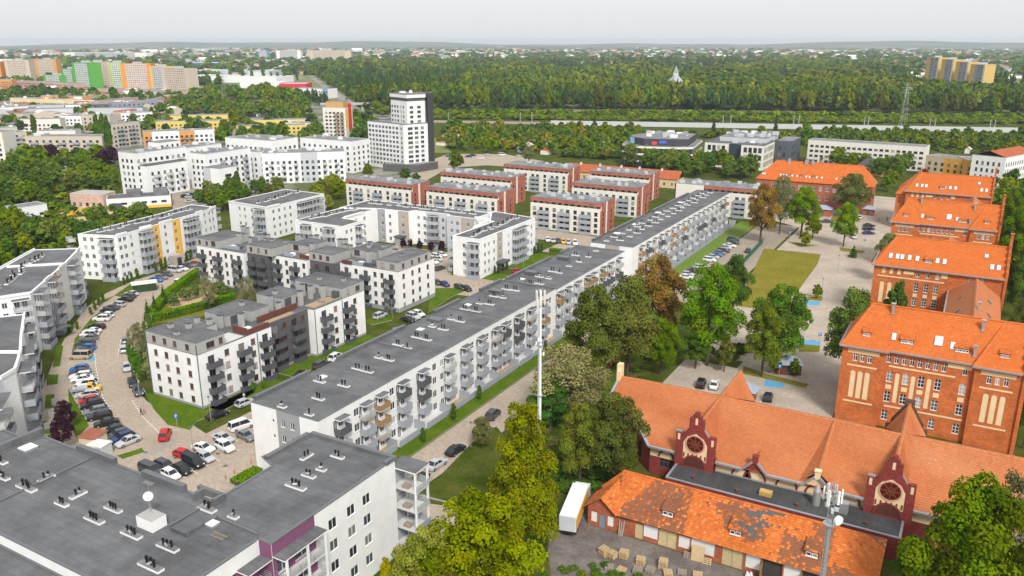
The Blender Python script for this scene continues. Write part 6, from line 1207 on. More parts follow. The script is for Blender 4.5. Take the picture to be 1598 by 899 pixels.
def lobes_cone(seed, n=26, z0=.05, base=.85):
    q = random.Random(seed); out = []
    for i in range(n):
        t = i / n; z = z0 + (1 - z0) * t * .97; R_ = base * (1 - t) ** .85; a = i * 2.4 + q.random(); out.append((R_ * .55 * math.cos(a), R_ * .55 * math.sin(a), z, max(.06, R_ * .55), .07))
    return out
def lobes_poplar(seed, n=14):
    q = random.Random(seed); return [(q.uniform(-.25, .25), q.uniform(-.25, .25), .15 + .8 * i / n, .62 * math.sin(math.pi * (.18 + .78 * i / n)) ** .5, .1) for i in range(n)]
def trunk_mesh(seed, h=.5, r=.05, limbs=6, cone=False):
    q = random.Random(seed); b = MB()
    def tube(p, e, r0, r1, n=6):
        p, e = Vector(p), Vector(e); d = (e - p).normalized(); a = d.cross(Vector((.3, .9, .1))).normalized(); c = d.cross(a)
        A = [p + (a * math.cos(2 * math.pi * i / n) + c * math.sin(2 * math.pi * i / n)) * r0 for i in range(n)]; B_ = [e + (a * math.cos(2 * math.pi * i / n) + c * math.sin(2 * math.pi * i / n)) * r1 for i in range(n)]
        for i in range(n): j = (i + 1) % n; b.quad(A[i], A[j], B_[j], B_[i])
    tube((0, 0, -.01), (0, 0, h * .6), r * 1.3, r); tube((0, 0, h * .6), (.02, .01, .9 if cone else h * 1.3), r, r * .3)
    for i in range(limbs):
        a = i * 2.4; z = h * (.5 + .5 * i / limbs); tube((0, 0, z), (.5 * math.cos(a), .5 * math.sin(a), z + .22), r * .5, r * .15, 5)
    return b.mesh('trunk', [BARK])
TPL = {}
for k in range(4):
    SZ[0] = .4; TPL['round%d' % k] = (leaf_mesh('crown', 19000, lobes_round(k, 34, r=.31), .03, k), trunk_mesh(k, .42, .045))
    SZ[0] = .5; TPL['mid%d' % k] = (leaf_mesh('crown', 2400, lobes_round(k + 10, 18, r=.36), .085, k + 10), trunk_mesh(k, .4, .05, 3))
    SZ[0] = .55; TPL['low%d' % k] = (leaf_mesh('crown', 170, lobes_round(k + 30, 9, z0=.34, r=.44), .29, k + 30), trunk_mesh(k, .5, .045, 0)); SZ[0] = 1
for k in (2, 3): SZ[0] = .7; TPL['lo%d' % k] = (leaf_mesh('crown', 420, lobes_round(k + 35, 11, z0=.3, r=.42), .18, k + 35), None); TPL['tiny%d' % k] = (leaf_mesh('crown', 60, lobes_round(k + 45, 7, z0=.1, r=.5), .42, k + 45), None); SZ[0] = 1
for k in range(2):
    SZ[0] = .3; TPL['tall%d' % k] = (leaf_mesh('crown', 22000, lobes_round(k + 20, 42, z0=.14, z1=.98, r=.31, taper=.5), .033, k + 20), trunk_mesh(k, .4, .04))
    SZ[0] = .6; TPL['conifer%d' % k] = (leaf_mesh('crown', 1600, lobes_cone(k, 30, .08), .075, k + 40), trunk_mesh(k, .4, .05, 0, True)); TPL['lowcon%d' % k] = (leaf_mesh('crown', 120, lobes_cone(k + 5, 16, .2, .8), .26, k + 50), trunk_mesh(k, .5, .05, 0, True))
    TPL['poplar%d' % k] = (leaf_mesh('crown', 2200, lobes_poplar(k), .12, k + 60), trunk_mesh(k, .3, .08, 0)); SZ[0] = .4
    TPL['sparse%d' % k] = (leaf_mesh('crown', 8000, lobes_round(k + 70, 26, r=.32), .03, k + 70), trunk_mesh(k, .45, .04, 12))
    SZ[0] = .3; TPL['thuja%d' % k] = (leaf_mesh('crown', 2500, lobes_poplar(k + 3), .09, k + 80), trunk_mesh(k, .1, .08, 0)); SZ[0] = 1
def tree(kind, x, y, h_, r_, col, label, group=None, name='tree', rot=None):
    cm, tm = TPL[kind]
    t_ = thing(name, label, 'tree', (x, y, 0), random.random() * 6.28 if rot is None else rot, group); t_.scale = (r_ * .92, r_ * .92, h_)
    v = random.uniform(.9, 1.12); link('crown', cm, t_, col=(col[0] * v * random.uniform(.93, 1.07), col[1] * v, col[2] * v)); link('trunk', tm, t_); return t_
G1, G2, G3 = (.075, .115, .014), (.05, .088, .018), (.105, .13, .015)     # fresh, deep, yellowish green
OL, BR, YG, GG, PU, DK = (.078, .088, .022), (.13, .075, .022), (.108, .118, .013), (.11, .125, .06), (.028, .012, .02), (.035, .06, .022)
near = [
 ('tall0', (-48.2, 88, 23.5, 6.6), YG, 'tall yellow-green tree in front of the white mast foot'), ('round1', (-45.3, 71.8, 18.9, 8.3), (.12, .14, .014), 'broad yellow-green tree at the bottom edge beside the driveway'), ('round2', (-50, 67.2, 15.4, 5.0), (.13, .15, .03), 'bushy olive tree at the bottom edge below the corner balconies'), ('sparse0', (-51.9, 68.1, 13.3, 2.7), (.22, .18, .09), 'half-bare twiggy tree in front of the olive tree at the bottom edge'),
 ('mid0', (-59.6, 71.5, 5.7, 1.4), (.26, .22, .01), 'small bright yellow bush at the bottom edge under the balconies'), ('round3', (6.1, 97.8, 22.2, 8.7), (.085, .12, .014), 'large bright green tree in front of the hall at the bottom right'), ('sparse1', (9.7, 106.5, 20.0, 4.3), (.14, .13, .06), 'thin half-bare tree behind the large tree at the bottom right'), ('round0', (0.8, 101.4, 10.4, 3.2), G2, 'dark green shrub left of the large bottom-right tree'),
 ('round0', (-44.4, 111.4, 16.4, 6.2), (.066, .078, .02), 'dark olive tree beside the left end of the hall'), ('sparse0', (-60.8, 129.1, 16.0, 9.6), (.17, .16, .07), 'pale feathery tree right of the white mast'), ('round1', (-62.7, 124.9, 9.7, 5.7), (.05, .1, .022), 'rounded deep green tree just behind the white mast'), ('round2', (-49.2, 109.1, 14.9, 4.6), (.09, .1, .02), 'green tree left of the dark olive tree by the hall'), ('round0', (-69.9, 112.1, 6.3, 2.4), (.1, .1, .04), 'grey-green shrub at the left of the tall yellow-green tree'),
 ('round2', (-62.9, 145.8, 22.7, 7.7), (.068, .08, .018), 'big dark olive tree in front of the long balcony block'), ('round3', (-59.6, 155.5, 22.9, 8.0), (.095, .102, .026), 'big pale olive tree beside the brown one'), ('round1', (-60.8, 177.4, 21.7, 7.9), (.15, .092, .03), 'rusty brown tree in front of the far balcony block'), ('round0', (-53.9, 160.8, 12.7, 4.9), G1, 'low bright green tree below the rusty brown one'), ('round0', (-46.6, 171.4, 22.9, 8.2), (.075, .13, .016), 'large fresh green tree left of the school lawn'), ('round3', (-50.1, 205.2, 17.4, 5.5), G2, 'dark green tree behind the large fresh green one by the lawn'), ('round2', (-32.5, 177.2, 19.3, 7.8), (.06, .11, .018), 'full green tree at the lower corner of the school lawn'), ('round1', (-34.3, 170.7, 16.2, 5.2), (.1, .12, .02), 'olive green tree in front of the full green one at the lawn corner'), ('round2', (-48.3, 168.2, 9.1, 4.3), G2, 'dark tree foot growth under the large fresh green tree'),
 ('round3', (-17.4, 175.5, 20.8, 7.5), (.075, .11, .025), 'tree leaning over the yard at the corner of the nearest school building'), ('mid1', (-12.5, 215.2, 13.4, 3.2), G2, 'narrow tree against the front of the second school building'), ('round0', (-19.7, 263.9, 14.8, 4.8), (.1, .12, .04), 'grey-green tree at the left end of the second school building'),
 ('round1', (-64.8, 297.7, 20.8, 7.2), (.17, .105, .03), 'brown tree at the end of the far car park'), ('sparse0', (-61.7, 315.1, 22.1, 7.5), GG, 'grey-green thin tree behind the brown one at the far car park'), ('round2', (-53.9, 315.8, 18.5, 7.7), (.095, .16, .015), 'bright green tree standing alone in the upper school yard'), ('round3', (-43.2, 362.8, 17.8, 9.3), (.1, .11, .035), 'broad olive tree in front of the long orange-roofed building'), ('round0', (-37.3, 305.5, 15.6, 5.4), (.11, .17, .02), 'bright young tree in the upper school yard beside parked cars'), ('mid2', (-49.3, 313.6, 9.0, 3.6), G3, 'small yellowish tree beside the lone bright green one'), ('conifer0', (-32, 290.7, 4.5, 2.0), G2, 'small fir on the upper yard island'), ('mid3', (-49.2, 298.7, 5.4, 2.7), G3, 'round shrub on the grass island of the upper yard'), ('mid0', (-34.3, 236.1, 4.2, 2.0), G1, 'small tree on the blue-bay island of the school yard'),
 ('mid1', (-28, 174.3, 4.2, 1.5), G1, 'small tree beside the grey-roofed yard shelter'), ('mid2', (-32.1, 173.2, 5.0, 1.7), G3, 'small yellowish shrub left of the grey-roofed yard shelter'), ('mid2', (-42.2, 169.6, 7.6, 2.4), OL, 'olive bush on the strip between yard and car park'),
 ('round0', (-142.3, 80.3, 5.7, 2.2), PU, 'dark purple tree behind the other by the curved parking row'), ('round2', (-135, 75.1, 6.5, 2.5), PU, 'dark purple tree nearest the red-roofed utility shed'),
 ('round1', (13.7, 282.9, 21.8, 6.7), G1, 'green tree behind the third school building'), ('round2', (15.2, 242.3, 17.4, 5.0), G2, 'dark tree at the right edge behind the second school building'), ('round0', (13.3, 334.2, 19.6, 5.7), G1, 'green tree behind the farthest school building'), ('sparse1', (15, 220.5, 13.7, 3.8), OL, 'thin olive tree at the right edge above the nearest school building'), ('round3', (14.5, 160.6, 17.3, 3.4), G2, 'tree at the right edge beside the nearest school building'),
 ('mid3', (-144.7, 101.2, 8.7, 2.0), (.12, .13, .06), 'willowy tree left of the nearer terraced block'), ('sparse1', (-154.5, 105.8, 11.3, 3.2), (.12, .12, .055), 'thin birch at the bend of the curved street'), ('sparse0', (-174.9, 142.3, 10.3, 2.9), (.14, .14, .07), 'thin birch inside the hedged playground'), ('sparse1', (-164.6, 146.3, 10.4, 3.1), (.14, .13, .07), 'thin birch beside the further terraced block'),
 ('conifer0', (-191.4, 140.7, 6.0, 1.4), G2, 'young fir nearest the hedge corner'), ('conifer1', (-185.4, 133.2, 6.3, 1.3), G2, 'young fir left of the hedge'), ('conifer0', (-183.4, 129.5, 6.0, 1.4), G2, 'young fir at the bend of the street'),
]
for k, (x, y, h_, r_), c_, lab in near: tree(k, x, y, h_, r_, c_, lab)
# small clipped trees
sm = 'small clipped tree'
for i, p in enumerate(((-169.6, 92.3, 4.8, 0.6), (-191.3, 112.6, 2.9, 0.6), (-192.6, 115.6, 2.6, 0.7), (-200.5, 124.7, 2.5, 0.7), (-202.9, 127.6, 2.8, 0.7), (-205.6, 130.7, 2.8, 0.7), (-207.9, 133.4, 2.6, 0.8), (-194, 114.3, 2.8, 0.8), (-217.9, 147.3, 2.6, 0.7), (-218.7, 149.2, 2.8, 0.7), (-218.9, 150.7, 3.2, 0.7), (-219.8, 153.4, 3.7, 0.9), (-222.6, 162, 3.4, 0.9), (-223.6, 165, 3.8, 0.8), (-223.7, 166.7, 3.9, 0.8), (-224.4, 175.6, 3.5, 0.9), (-226, 178.5, 3.6, 0.9))): tree('thuja%d' % (i % 2), *p, G2, 'small clipped tree in front of the yellow- and orange-striped blocks', 'small clipped trees', 'clipped_tree')
for i, p in enumerate(((-138.4, 206.4, 2.9, 0.6), (-137.3, 207, 3.1, 0.7), (-134.6, 206.8, 2.5, 0.7), (-132.6, 207.1, 2.7, 0.7), (-127.1, 212.8, 2.7, 0.7), (-126.5, 214, 2.9, 0.8), (-126.7, 217.3, 3.2, 0.7), (-126.4, 219.3, 3.2, 0.7), (-128.1, 241.2, 3.0, 0.8), (-127.4, 242.6, 3.4, 0.7), (-127.2, 244.8, 3.4, 0.7))): tree('thuja%d' % (i % 2), *p, DK, 'small dark clipped tree in front of the right wing of the U-shaped block', 'small clipped trees', 'clipped_tree')
for i, p in enumerate(((-80.4, 108.9, 3.3, 0.8), (-80.5, 119.1, 4.0, 0.9), (-81.4, 129.8, 3.5, 0.8), (-81.7, 159.7, 3.5, 0.7))): tree('thuja%d' % (i % 2), *p, G2, ('first', 'second', 'third', 'fourth')[i] + ' young tree from the front along the grass strip of the long balcony block', 'young trees on the grass strip')
for i, p in enumerate(((-172.4, 225.4, 3.7, 1.6), (-169.5, 226, 3.7, 1.2), (-166.2, 226.8, 3.2, 1.5), (-160.6, 225.8, 3.7, 1.6), (-157.3, 227.7, 4.1, 1.8))): tree('mid%d' % (i % 4), *p, PU, ('first', 'second', 'third', 'fourth', 'fifth')[i] + ' purple tree from the left in the parking court', 'purple trees in the court')
for i, p in enumerate(((-154, 104, 6.8, 1.3), (-149.2, 101.8, 6.9, 1.2), (-160, 107, 6.2, 1.0), (-171.4, 119.6, 5.0, 1.0), (-174.3, 123.3, 5.1, 1.1))): tree('thuja%d' % (i % 2), *p, (.06, .11, .02), 'bright columnar conifer in the row beside the terraced block and the bend', 'columnar conifers at the bend')
for i, p in enumerate(((-187.6, 140.9, 3.9, 2.3), (-188.7, 145.7, 3.8, 2.3), (-188.6, 149.2, 3.8, 2.2), (-186.3, 155.5, 3.5, 2.8), (-182.7, 154.6, 3.1, 1.8), (-171.8, 151.2, 2.6, 1.4))): tree('mid%d' % (i % 4), *p, (.09, .12, .04), 'rounded shrub inside the hedged playground', 'playground shrubs', 'shrub')
for i, p in enumerate(((-124.7, 110, 2.2, 0.8), (-124.2, 112.5, 1.8, 0.7), (-124.4, 133.5, 1.8, 0.9), (-122.8, 132.6, 1.9, 0.7))): tree('mid%d' % (i % 4), *p, (.07, .12, .02), 'clipped round bush at the foot of the nearer terraced block', 'round bushes', 'shrub')
# poplars
POPL = ['left poplar of the tall trio before the beige balcony block', 'middle poplar of the tall trio before the beige balcony block', 'right poplar of the tall trio before the beige balcony block', 'left poplar of the pair before the orange-ended block', 'right poplar of the pair before the orange-ended block'] + ['%s small poplar from the left in the line before the retail sheds' % w_ for w_ in ('first', 'second', 'third, tallest', 'fourth', 'fifth', 'sixth', 'seventh')] + ['lone poplar in front of the middle of the mid-rise cluster', 'lone poplar before the modern buildings at far left']
for i, p in enumerate(((-539, 360.5, 22.1, 3.6), (-497.5, 336.5, 26.4, 3.7), (-477.7, 326.3, 26.3, 3.6), (-537.6, 378.8, 15.5, 3.2), (-526.8, 376.1, 17.1, 3.9), (-1194.5, 1102.6, 25.1, 4.1), (-1180.1, 1110.7, 22.8, 4.7), (-1161.7, 1121.2, 37.5, 4.7), (-1149.4, 1128.2, 18.2, 3.5), (-1139.1, 1134, 18.2, 4.1), (-1128.9, 1139.8, 20.5, 4.7), (-1145.7, 1190.5, 21.2, 4.3), (-291.4, 259.8, 14.4, 2.6), (-651.8, 382.8, 15.9, 3.0))): tree('poplar%d' % (i % 2), *p, G2, POPL[i], 'poplars in the left background', 'poplar')
for i, p in enumerate(((-182.2, 639, 14.8, 3.5), (-270.8, 610.2, 14.2, 5.1), (-283.7, 608.5, 10.7, 3.4), (-147.5, 697.3, 15.5, 2.6))): tree('conifer%d' % (i % 2), *p, DK, ('fir tree in front of the offices', 'larger of the two dark firs before the railway', 'smaller of the two dark firs before the railway', 'dark fir right of the gridded office')[i], 'dark firs', 'fir_tree')
CN = {G1: 'fresh green', G2: 'deep green', G3: 'yellow-green', OL: 'olive', DK: 'dark green', PU: 'purple'}
CAMR = Vector((math.cos(R(29.6)), math.sin(R(29.6)))); CAMF = Vector((-math.sin(R(29.6)), math.cos(R(29.6))))
def place(label, pts, x, y, tall, c_):
    u = [CAMR.dot(Vector(p)) / CAMF.dot(Vector(p)) for p in pts]; v = [CAMF.dot(Vector(p)) for p in pts]; a = CAMR.dot(Vector((x, y))) / CAMF.dot(Vector((x, y))); b_ = CAMF.dot(Vector((x, y)))
    ra = sum(t < a for t in u) / len(u); rb = sum(t < b_ for t in v) / len(v)
    return '%s %s %s %s' % ('tall' if tall else 'low', CN.get(c_, 'mid-green'), label, ('at far left', 'left of middle', 'right of middle', 'at far right')[min(3, int(ra * 4))] + (', front', ', midway', ', back')[min(2, int(rb * 3))])
def scatter(poly, n, dmin, kinds, rr, hr, cols, label, group, seed=1, name='tree', asn=None):
    q = random.Random(seed); xs = [p[0] for p in poly]; ys = [p[1] for p in poly]; pts = []; k = 0
    while len(pts) < n and k < n * 60:
        k += 1; x, y = q.uniform(min(xs), max(xs)), q.uniform(min(ys), max(ys))
        if not inpoly(x, y, poly) or any((x - a) ** 2 + (y - c) ** 2 < dmin * dmin for a, c in pts): continue
        pts.append((x, y))
    for x, y in pts:
        r_ = q.uniform(*rr)
        if asn is not None: asn.append((x, y, r_ * q.uniform(*hr), r_, q.choice(cols), q.randrange(4) if name == 'tree' else q.choice((4, 5)))); continue
        hh_ = r_ * q.uniform(*hr); c_ = q.choice(cols); tree(q.choice(kinds), x, y, hh_, r_, c_, place(label, pts, x, y, hh_ > r_ * (hr[0] + hr[1]) / 2, c_), group, name)
BG = []
MID = ['mid0', 'mid1', 'mid2', 'mid3']
GC = [G1, G2, G3, (.075, .11, .025), (.06, .1, .02), (.1, .125, .03)]
scatter([(-447.9, 221), (-466.4, 265), (-438.1, 281), (-398.7, 272.4), (-364.7, 251), (-375.3, 230.9), (-355.9, 210.8), (-370.8, 202.4), (-364.3, 177.3)], 62, 5.4, MID, (3.5, 6), (1.7, 2.3), GC, 'tree in the wood by the mid-rise cluster', 'wood at the left', 2)
scatter([(-357.6, 173.8), (-359.7, 195.4), (-321.5, 173.9), (-305.3, 176.7), (-294, 174.6), (-291.6, 183.3), (-297.4, 201), (-294.9, 210.9), (-285.1, 208), (-273.6, 171.2), (-271.4, 165), (-284.8, 161.6), (-273.3, 145.9), (-248.6, 118.7)], 60, 4.6, MID, (3, 5.2), (1.6, 2.2), GC, 'tree in the thicket behind the yellow-striped block', 'thicket at the left', 3)
scatter([(-306.2, 246), (-314.5, 292.4), (-292.5, 287.9), (-282.9, 270.1), (-274.4, 236), (-284.6, 238.1)], 18, 4.5, MID, (3, 5), (1.7, 2.2), GC + [OL], 'tree between the mid-rise cluster and white blocks', 'trees between the white blocks', 4)
scatter([(-248.5, 258.6), (-276.3, 297.2), (-274.2, 308.8), (-246.2, 280.1), (-238.9, 264.1)], 12, 4, MID, (3, 5), (1.7, 2.2), [OL, G3, (.13, .14, .025)], 'tree beside the leftmost brick-topped block', 'trees beside the brick-topped blocks', 5)
for i, p in enumerate(((-231.3, 281.6, 7.5, 6.0), (-252.4, 381.1, 12.5, 5.7), (-257.6, 340.6, 7.7, 4.0), (-233.9, 432, 10.7, 4.6), (-280.8, 339.3, 8.5, 3.7), (-246.5, 335.5, 6.5, 2.9))): tree('round%d' % (i % 4), *p, (G3, G1, G2, GG, G3, G2)[i], ('olive tree overlapping the leftmost brick-topped block', 'fresh green tree at the street junction', 'green tree at the tower foot', 'pale round willow beyond the junction', 'yellowish tree before the tower podium', 'dark bush right of the tower podium')[i])
scatter([(-182, 443.5), (-169.7, 450.5), (-136.3, 409.5), (-127, 447), (-107.2, 426), (-102.2, 453.3), (-137.3, 468.9), (-180, 488.5)], 36, 5, MID, (4.5, 7), (1.7, 2.1), GC, 'tree in front of the offices', 'trees before the offices', 6)
scatter([(-95.1, 530.1), (-33.5, 527.8), (-34.5, 434.5), (-33.7, 380.6), (-37.9, 453.9), (-72.4, 505.7)], 22, 6, MID, (4, 6.5), (1.7, 2.1), GC + [OL], 'tree around the dark-roofed warehouse', 'trees around the warehouse', 7)
scatter([(10.3, 440.4), (33.4, 473.1), (23.4, 259.4), (15.7, 255.1), (13.2, 318.4)], 26, 6, MID, (4.5, 7), (1.7, 2.1), GC, 'tree in the grove behind the school buildings', 'grove behind the school', 8)
scatter([(-545.9, 568.3), (-634.4, 671.4), (-718.3, 623.7), (-672.8, 575.5), (-602.3, 536.3), (-633.6, 580.8)], 60, 8, MID, (5, 8), (1.5, 2), GC, 'tree in the band beyond the yellow blocks', 'trees beyond the yellow blocks', 9, asn=BG)
scatter([(-838.4, 690.3), (-743.8, 744), (-659.7, 698.4), (-833.5, 834.8), (-939.4, 807.2)], 60, 12, ['low0', 'low1', 'low2'], (7, 10), (1.5, 2), GC, 'tree in the belt below the retail sheds', 'trees below the retail sheds', 10, asn=BG)
scatter([(-717.4, 550.1), (-685, 586.1), (-712.3, 627.1), (-760.3, 599.8)], 22, 9, MID, (5, 8), (1.5, 2), GC + [DK], 'tree right of the blue-grey sports hall', 'trees by the sports hall', 11, asn=BG)
scatter([(-1027.7, 582.7), (-981.2, 635), (-1079.4, 695.1), (-1186.5, 683.6)], 18, 10, ['low0', 'low1', 'low3'], (6, 9), (1.5, 2), [DK, G2], 'dark tree below the green tower', 'trees below the green tower', 12, asn=BG)
scatter([(-728, 728.2), (-652.7, 724.3), (-727.8, 806), (-813.9, 815)], 30, 8, ['lowcon0', 'conifer0', 'lowcon1'], (4, 6), (2, 2.8), [DK], 'dark conifer in front of the white showroom', 'conifers by the showroom', 13, 'fir_tree', asn=BG)
scatter([(-366.9, 429.7), (-348.9, 439.9), (-447.5, 556.9), (-502.3, 593.1)], 26, 7, MID, (5, 7), (1.5, 2), [G2, DK, G1], 'tree between the beige tower and the white tower', 'trees between the towers', 14, asn=BG)
scatter([(-444.8, 385.4), (-393.7, 426.4), (-472.2, 512.8), (-457.7, 482.4), (-496.1, 440.2), (-545.3, 471.3)], 26, 8, MID, (4, 6.5), (1.5, 2), GC + [DK], 'tree among the yellow blocks', 'trees among the yellow blocks', 15, asn=BG)
scatter([(-570.9, 418.1), (-510, 452.7), (-574, 510.7), (-618.2, 459.9)], 16, 8, MID, (4, 6), (1.5, 2), GC + [DK], 'tree in front of the low yellow block', 'trees before the yellow block', 16, asn=BG)
scatter([(-500.5, 262.6), (-435.6, 299.4), (-459.6, 316.5), (-516.6, 271.4)], 20, 7, MID, (4, 6.5), (1.5, 2), GC + [PU], 'tree by the car park of the beige blocks', 'trees by the beige blocks', 17, asn=BG)
scatter([(-592.8, 313.3), (-591.1, 445.3), (-439.8, 477.2), (-588.5, 640.9), (-772.3, 593), (-934.2, 501.1)], 100, 11, MID, (3.5, 6), (1.4, 2), GC + [DK, DK], 'tree', 'x', 23, asn=BG)
scatter([(-971.2, 521.4), (-795.5, 654.5), (-862, 729.8), (-1241.2, 669.8)], 90, 12, MID, (5, 8), (1.4, 1.9), GC + [DK], 'tree', 'x', 24, asn=BG)
# allotments
AL = [(-323.2, 466.5), (-386.4, 573.3), (-309.9, 610.9), (-238.2, 628.7), (-202.8, 519), (-195.3, 473.2), (-231.6, 466.1), (-265.5, 468.2), (-301.9, 462.7)]
scatter(AL, 190, 6.5, MID + ['mid0', 'conifer0'], (3, 5.5), (1.4, 2.1), GC + [OL, (.15, .14, .03)], 'tree in the allotment gardens before the railway', 'allotment trees', 18, asn=BG)
scatter([(-113.3, 602.3), (-125.3, 687.3), (46.3, 748.3), (39.6, 606.6), (12.1, 625.9), (-33.8, 630.9)], 130, 6.5, MID + ['conifer1'], (3, 5), (1.4, 2.1), GC, 'tree in the gardens right of the offices', 'garden trees at the right', 19, asn=BG)
scatter([(-188.1, 620.1), (-125, 661.1), (-114, 628.5), (-110.3, 587.4)], 14, 6, MID, (3, 5), (1.5, 2.1), GC, 'tree behind the gridded office', 'trees behind the offices', 20, asn=BG)
q = random.Random(4)
HC = [((.6, .12, .06), 'red'), ((.65, .62, .58), 'white'), ((.3, .12, .08), 'brown'), ((.3, .32, .36), 'grey')]
n_ = 0
while n_ < 30:
    u = q.random()
    x, y = (q.uniform(-400, -210), q.uniform(470, 640)) if n_ < 18 else (q.uniform(-90, 60), q.uniform(560, 720))
    if n_ < 18 and not inpoly(x, y, AL): continue
    c_, nm = q.choice(HC); w_ = q.uniform(2.2, 4); l_ = q.uniform(3, 5)
    s_ = thing('garden_shed', 'small garden house with %s roof in the %s' % (nm, 'allotment gardens' if n_ < 18 else 'gardens right of the offices'), 'garden house', (x, y, 0), q.random() * 3, 'garden houses')
    b = MB(); b.box(-w_, -l_ / 2, 0, w_, l_ / 2, 2.6); link('wall', b.mesh('wall', [OFFW]), s_)
    b = MB(); b.poly([(-w_ - .4, -l_ / 2 - .4, 2.6), (w_ + .4, -l_ / 2 - .4, 2.6), (w_ + .4, 0, 4.2), (-w_ - .4, 0, 4.2)]); b.poly([(w_ + .4, l_ / 2 + .4, 2.6), (-w_ - .4, l_ / 2 + .4, 2.6), (-w_ - .4, 0, 4.2), (w_ + .4, 0, 4.2)]); b.poly([(-w_, -l_ / 2, 2.6), (-w_, 0, 4.1), (-w_, l_ / 2, 2.6)]); b.poly([(w_, -l_ / 2, 2.6), (w_, l_ / 2, 2.6), (w_, 0, 4.1)]); link('roof', b.mesh('roof', [OBJP]), s_, col=c_); n_ += 1
# hedges
def hedge(label, pts, w_, h_):
    n = 0; V = []
    g_ = np.random.default_rng(len(label)); me_pts = []
    for p, q_ in zip(pts, pts[1:]):
        L = math.dist(p, q_); k = int(L * 260)
        t = g_.random(k); x = p[0] + (q_[0] - p[0]) * t; y = p[1] + (q_[1] - p[1]) * t; dx, dy = (q_[1] - p[1]) / L, -(q_[0] - p[0]) / L
        face = g_.random(k); s_ = np.where(face < .3, -1, np.where(face < .6, 1, g_.uniform(-1, 1, k))); z = np.where(face < .6, g_.uniform(0, 1, k), 1) * h_
        me_pts.append(np.stack([x + dx * s_ * w_ / 2, y + dy * s_ * w_ / 2, z + g_.normal(0, .05, k)], 1))
    c = np.concatenate(me_pts); k = len(c); nr = g_.normal(size=(k, 3)) + [0, 0, .5]; nr /= np.linalg.norm(nr, axis=1)[:, None]; t = np.cross(nr, g_.normal(size=(k, 3))); t /= np.linalg.norm(t, axis=1)[:, None]; u = np.cross(nr, t); s_ = .16
    v = np.stack([c - t * s_, c - u * s_, c + t * s_, c + u * s_], 1).reshape(-1, 3); o_ = np.array([*pts[0], 0]); v = v - o_
    me = bpy.data.meshes.new('hedge'); me.vertices.add(4 * k); me.vertices.foreach_set('co', v.ravel()); me.loops.add(4 * k); me.loops.foreach_set('vertex_index', np.arange(4 * k)); me.polygons.add(k); me.polygons.foreach_set('loop_start', np.arange(k) * 4)
    at = me.attributes.new('tint', 'FLOAT', 'FACE'); at.data.foreach_set('value', np.clip(g_.normal(.5, .15, k), .05, 1).astype(np.float32)); me.materials.append(LEAF); me.update(calc_edges=True)
    h_o = link('hedge', me, None, pts[0], label=label, cat='hedge', col=(.085, .16, .012))
    b = MB()
    for p, q_ in zip(pts, pts[1:]): b.bar((p[0] - pts[0][0], p[1] - pts[0][1], h_ * .45), (q_[0] - pts[0][0], q_[1] - pts[0][1], h_ * .45), w_ * .8, 0, h_ * .85)
    link('hedge_core', b.mesh('hedge_core', [BARK]), h_o)
hedge('bright green clipped hedge along the street side of the playground', [(-182.5, 128.8), (-191, 139), (-196.9, 146.6), (-205.8, 162.2), (-207.9, 166.9)], 2.0, 2.0)
hedge('bright green clipped hedge along the lower side of the playground', [(-181.8, 128.7), (-180.3, 133), (-179.1, 139.9), (-178.5, 144.8), (-177.6, 153.3)], 2.0, 2.0)
hedge('low hedge beside the right wing of the U-shaped block', [(-125, 247), (-113, 247)], 1.6, 1.4)
hedge('shrub bed at the corner of the parking behind the foreground roof', [(-98.8, 81.6), (-98.8, 86.7)], 2.4, .8)
# ================================================================ FOREST
FRONT = [(-609.8, 726.7), (-520.4, 679.6), (-498.9, 728.8), (-446.8, 788), (-322.6, 848.5), (-198.7, 899.3), (-77.8, 931), (56, 956.2)]
q = random.Random(21); FC = [G1, G2, G3, (.06, .1, .02), (.075, .115, .025), (.12, .14, .03), OL, DK, DK, (.045, .075, .028)]
cnt = 0
segs = list(zip(FRONT, FRONT[1:])); Ls = [math.dist(a, c) for a, c in segs]; tot = sum(Ls)
for i in range(60):
    d = (i + q.random()) / 60 * tot; k = 0
    while d > Ls[k] and k < len(Ls) - 1: d -= Ls[k]; k += 1
    (a, c) = segs[k]; t_ = d / Ls[k]; x, y = a[0] + (c[0] - a[0]) * t_, a[1] + (c[1] - a[1]) * t_
    off = q.uniform(0, 9) + 0; n_ = math.hypot(x, y); x += x / n_ * off; y += y / n_ * off
    kk = q.choice(['mid0', 'mid1', 'mid2', 'mid3', 'mid0', 'conifer0', 'round1']); r_ = q.uniform(4.5, 7.5) if 'con' not in kk else 4
    c_ = q.choice(FC); tree(kk, x, y, q.uniform(17, 25), r_, c_, '%s %s, %s of sixty along the near forest edge from the left' % (CN.get(c_, 'mid-green'), 'conifer' if 'con' in kk else 'broadleaf tree', 'number %d' % (i + 1)), 'forest edge trees')
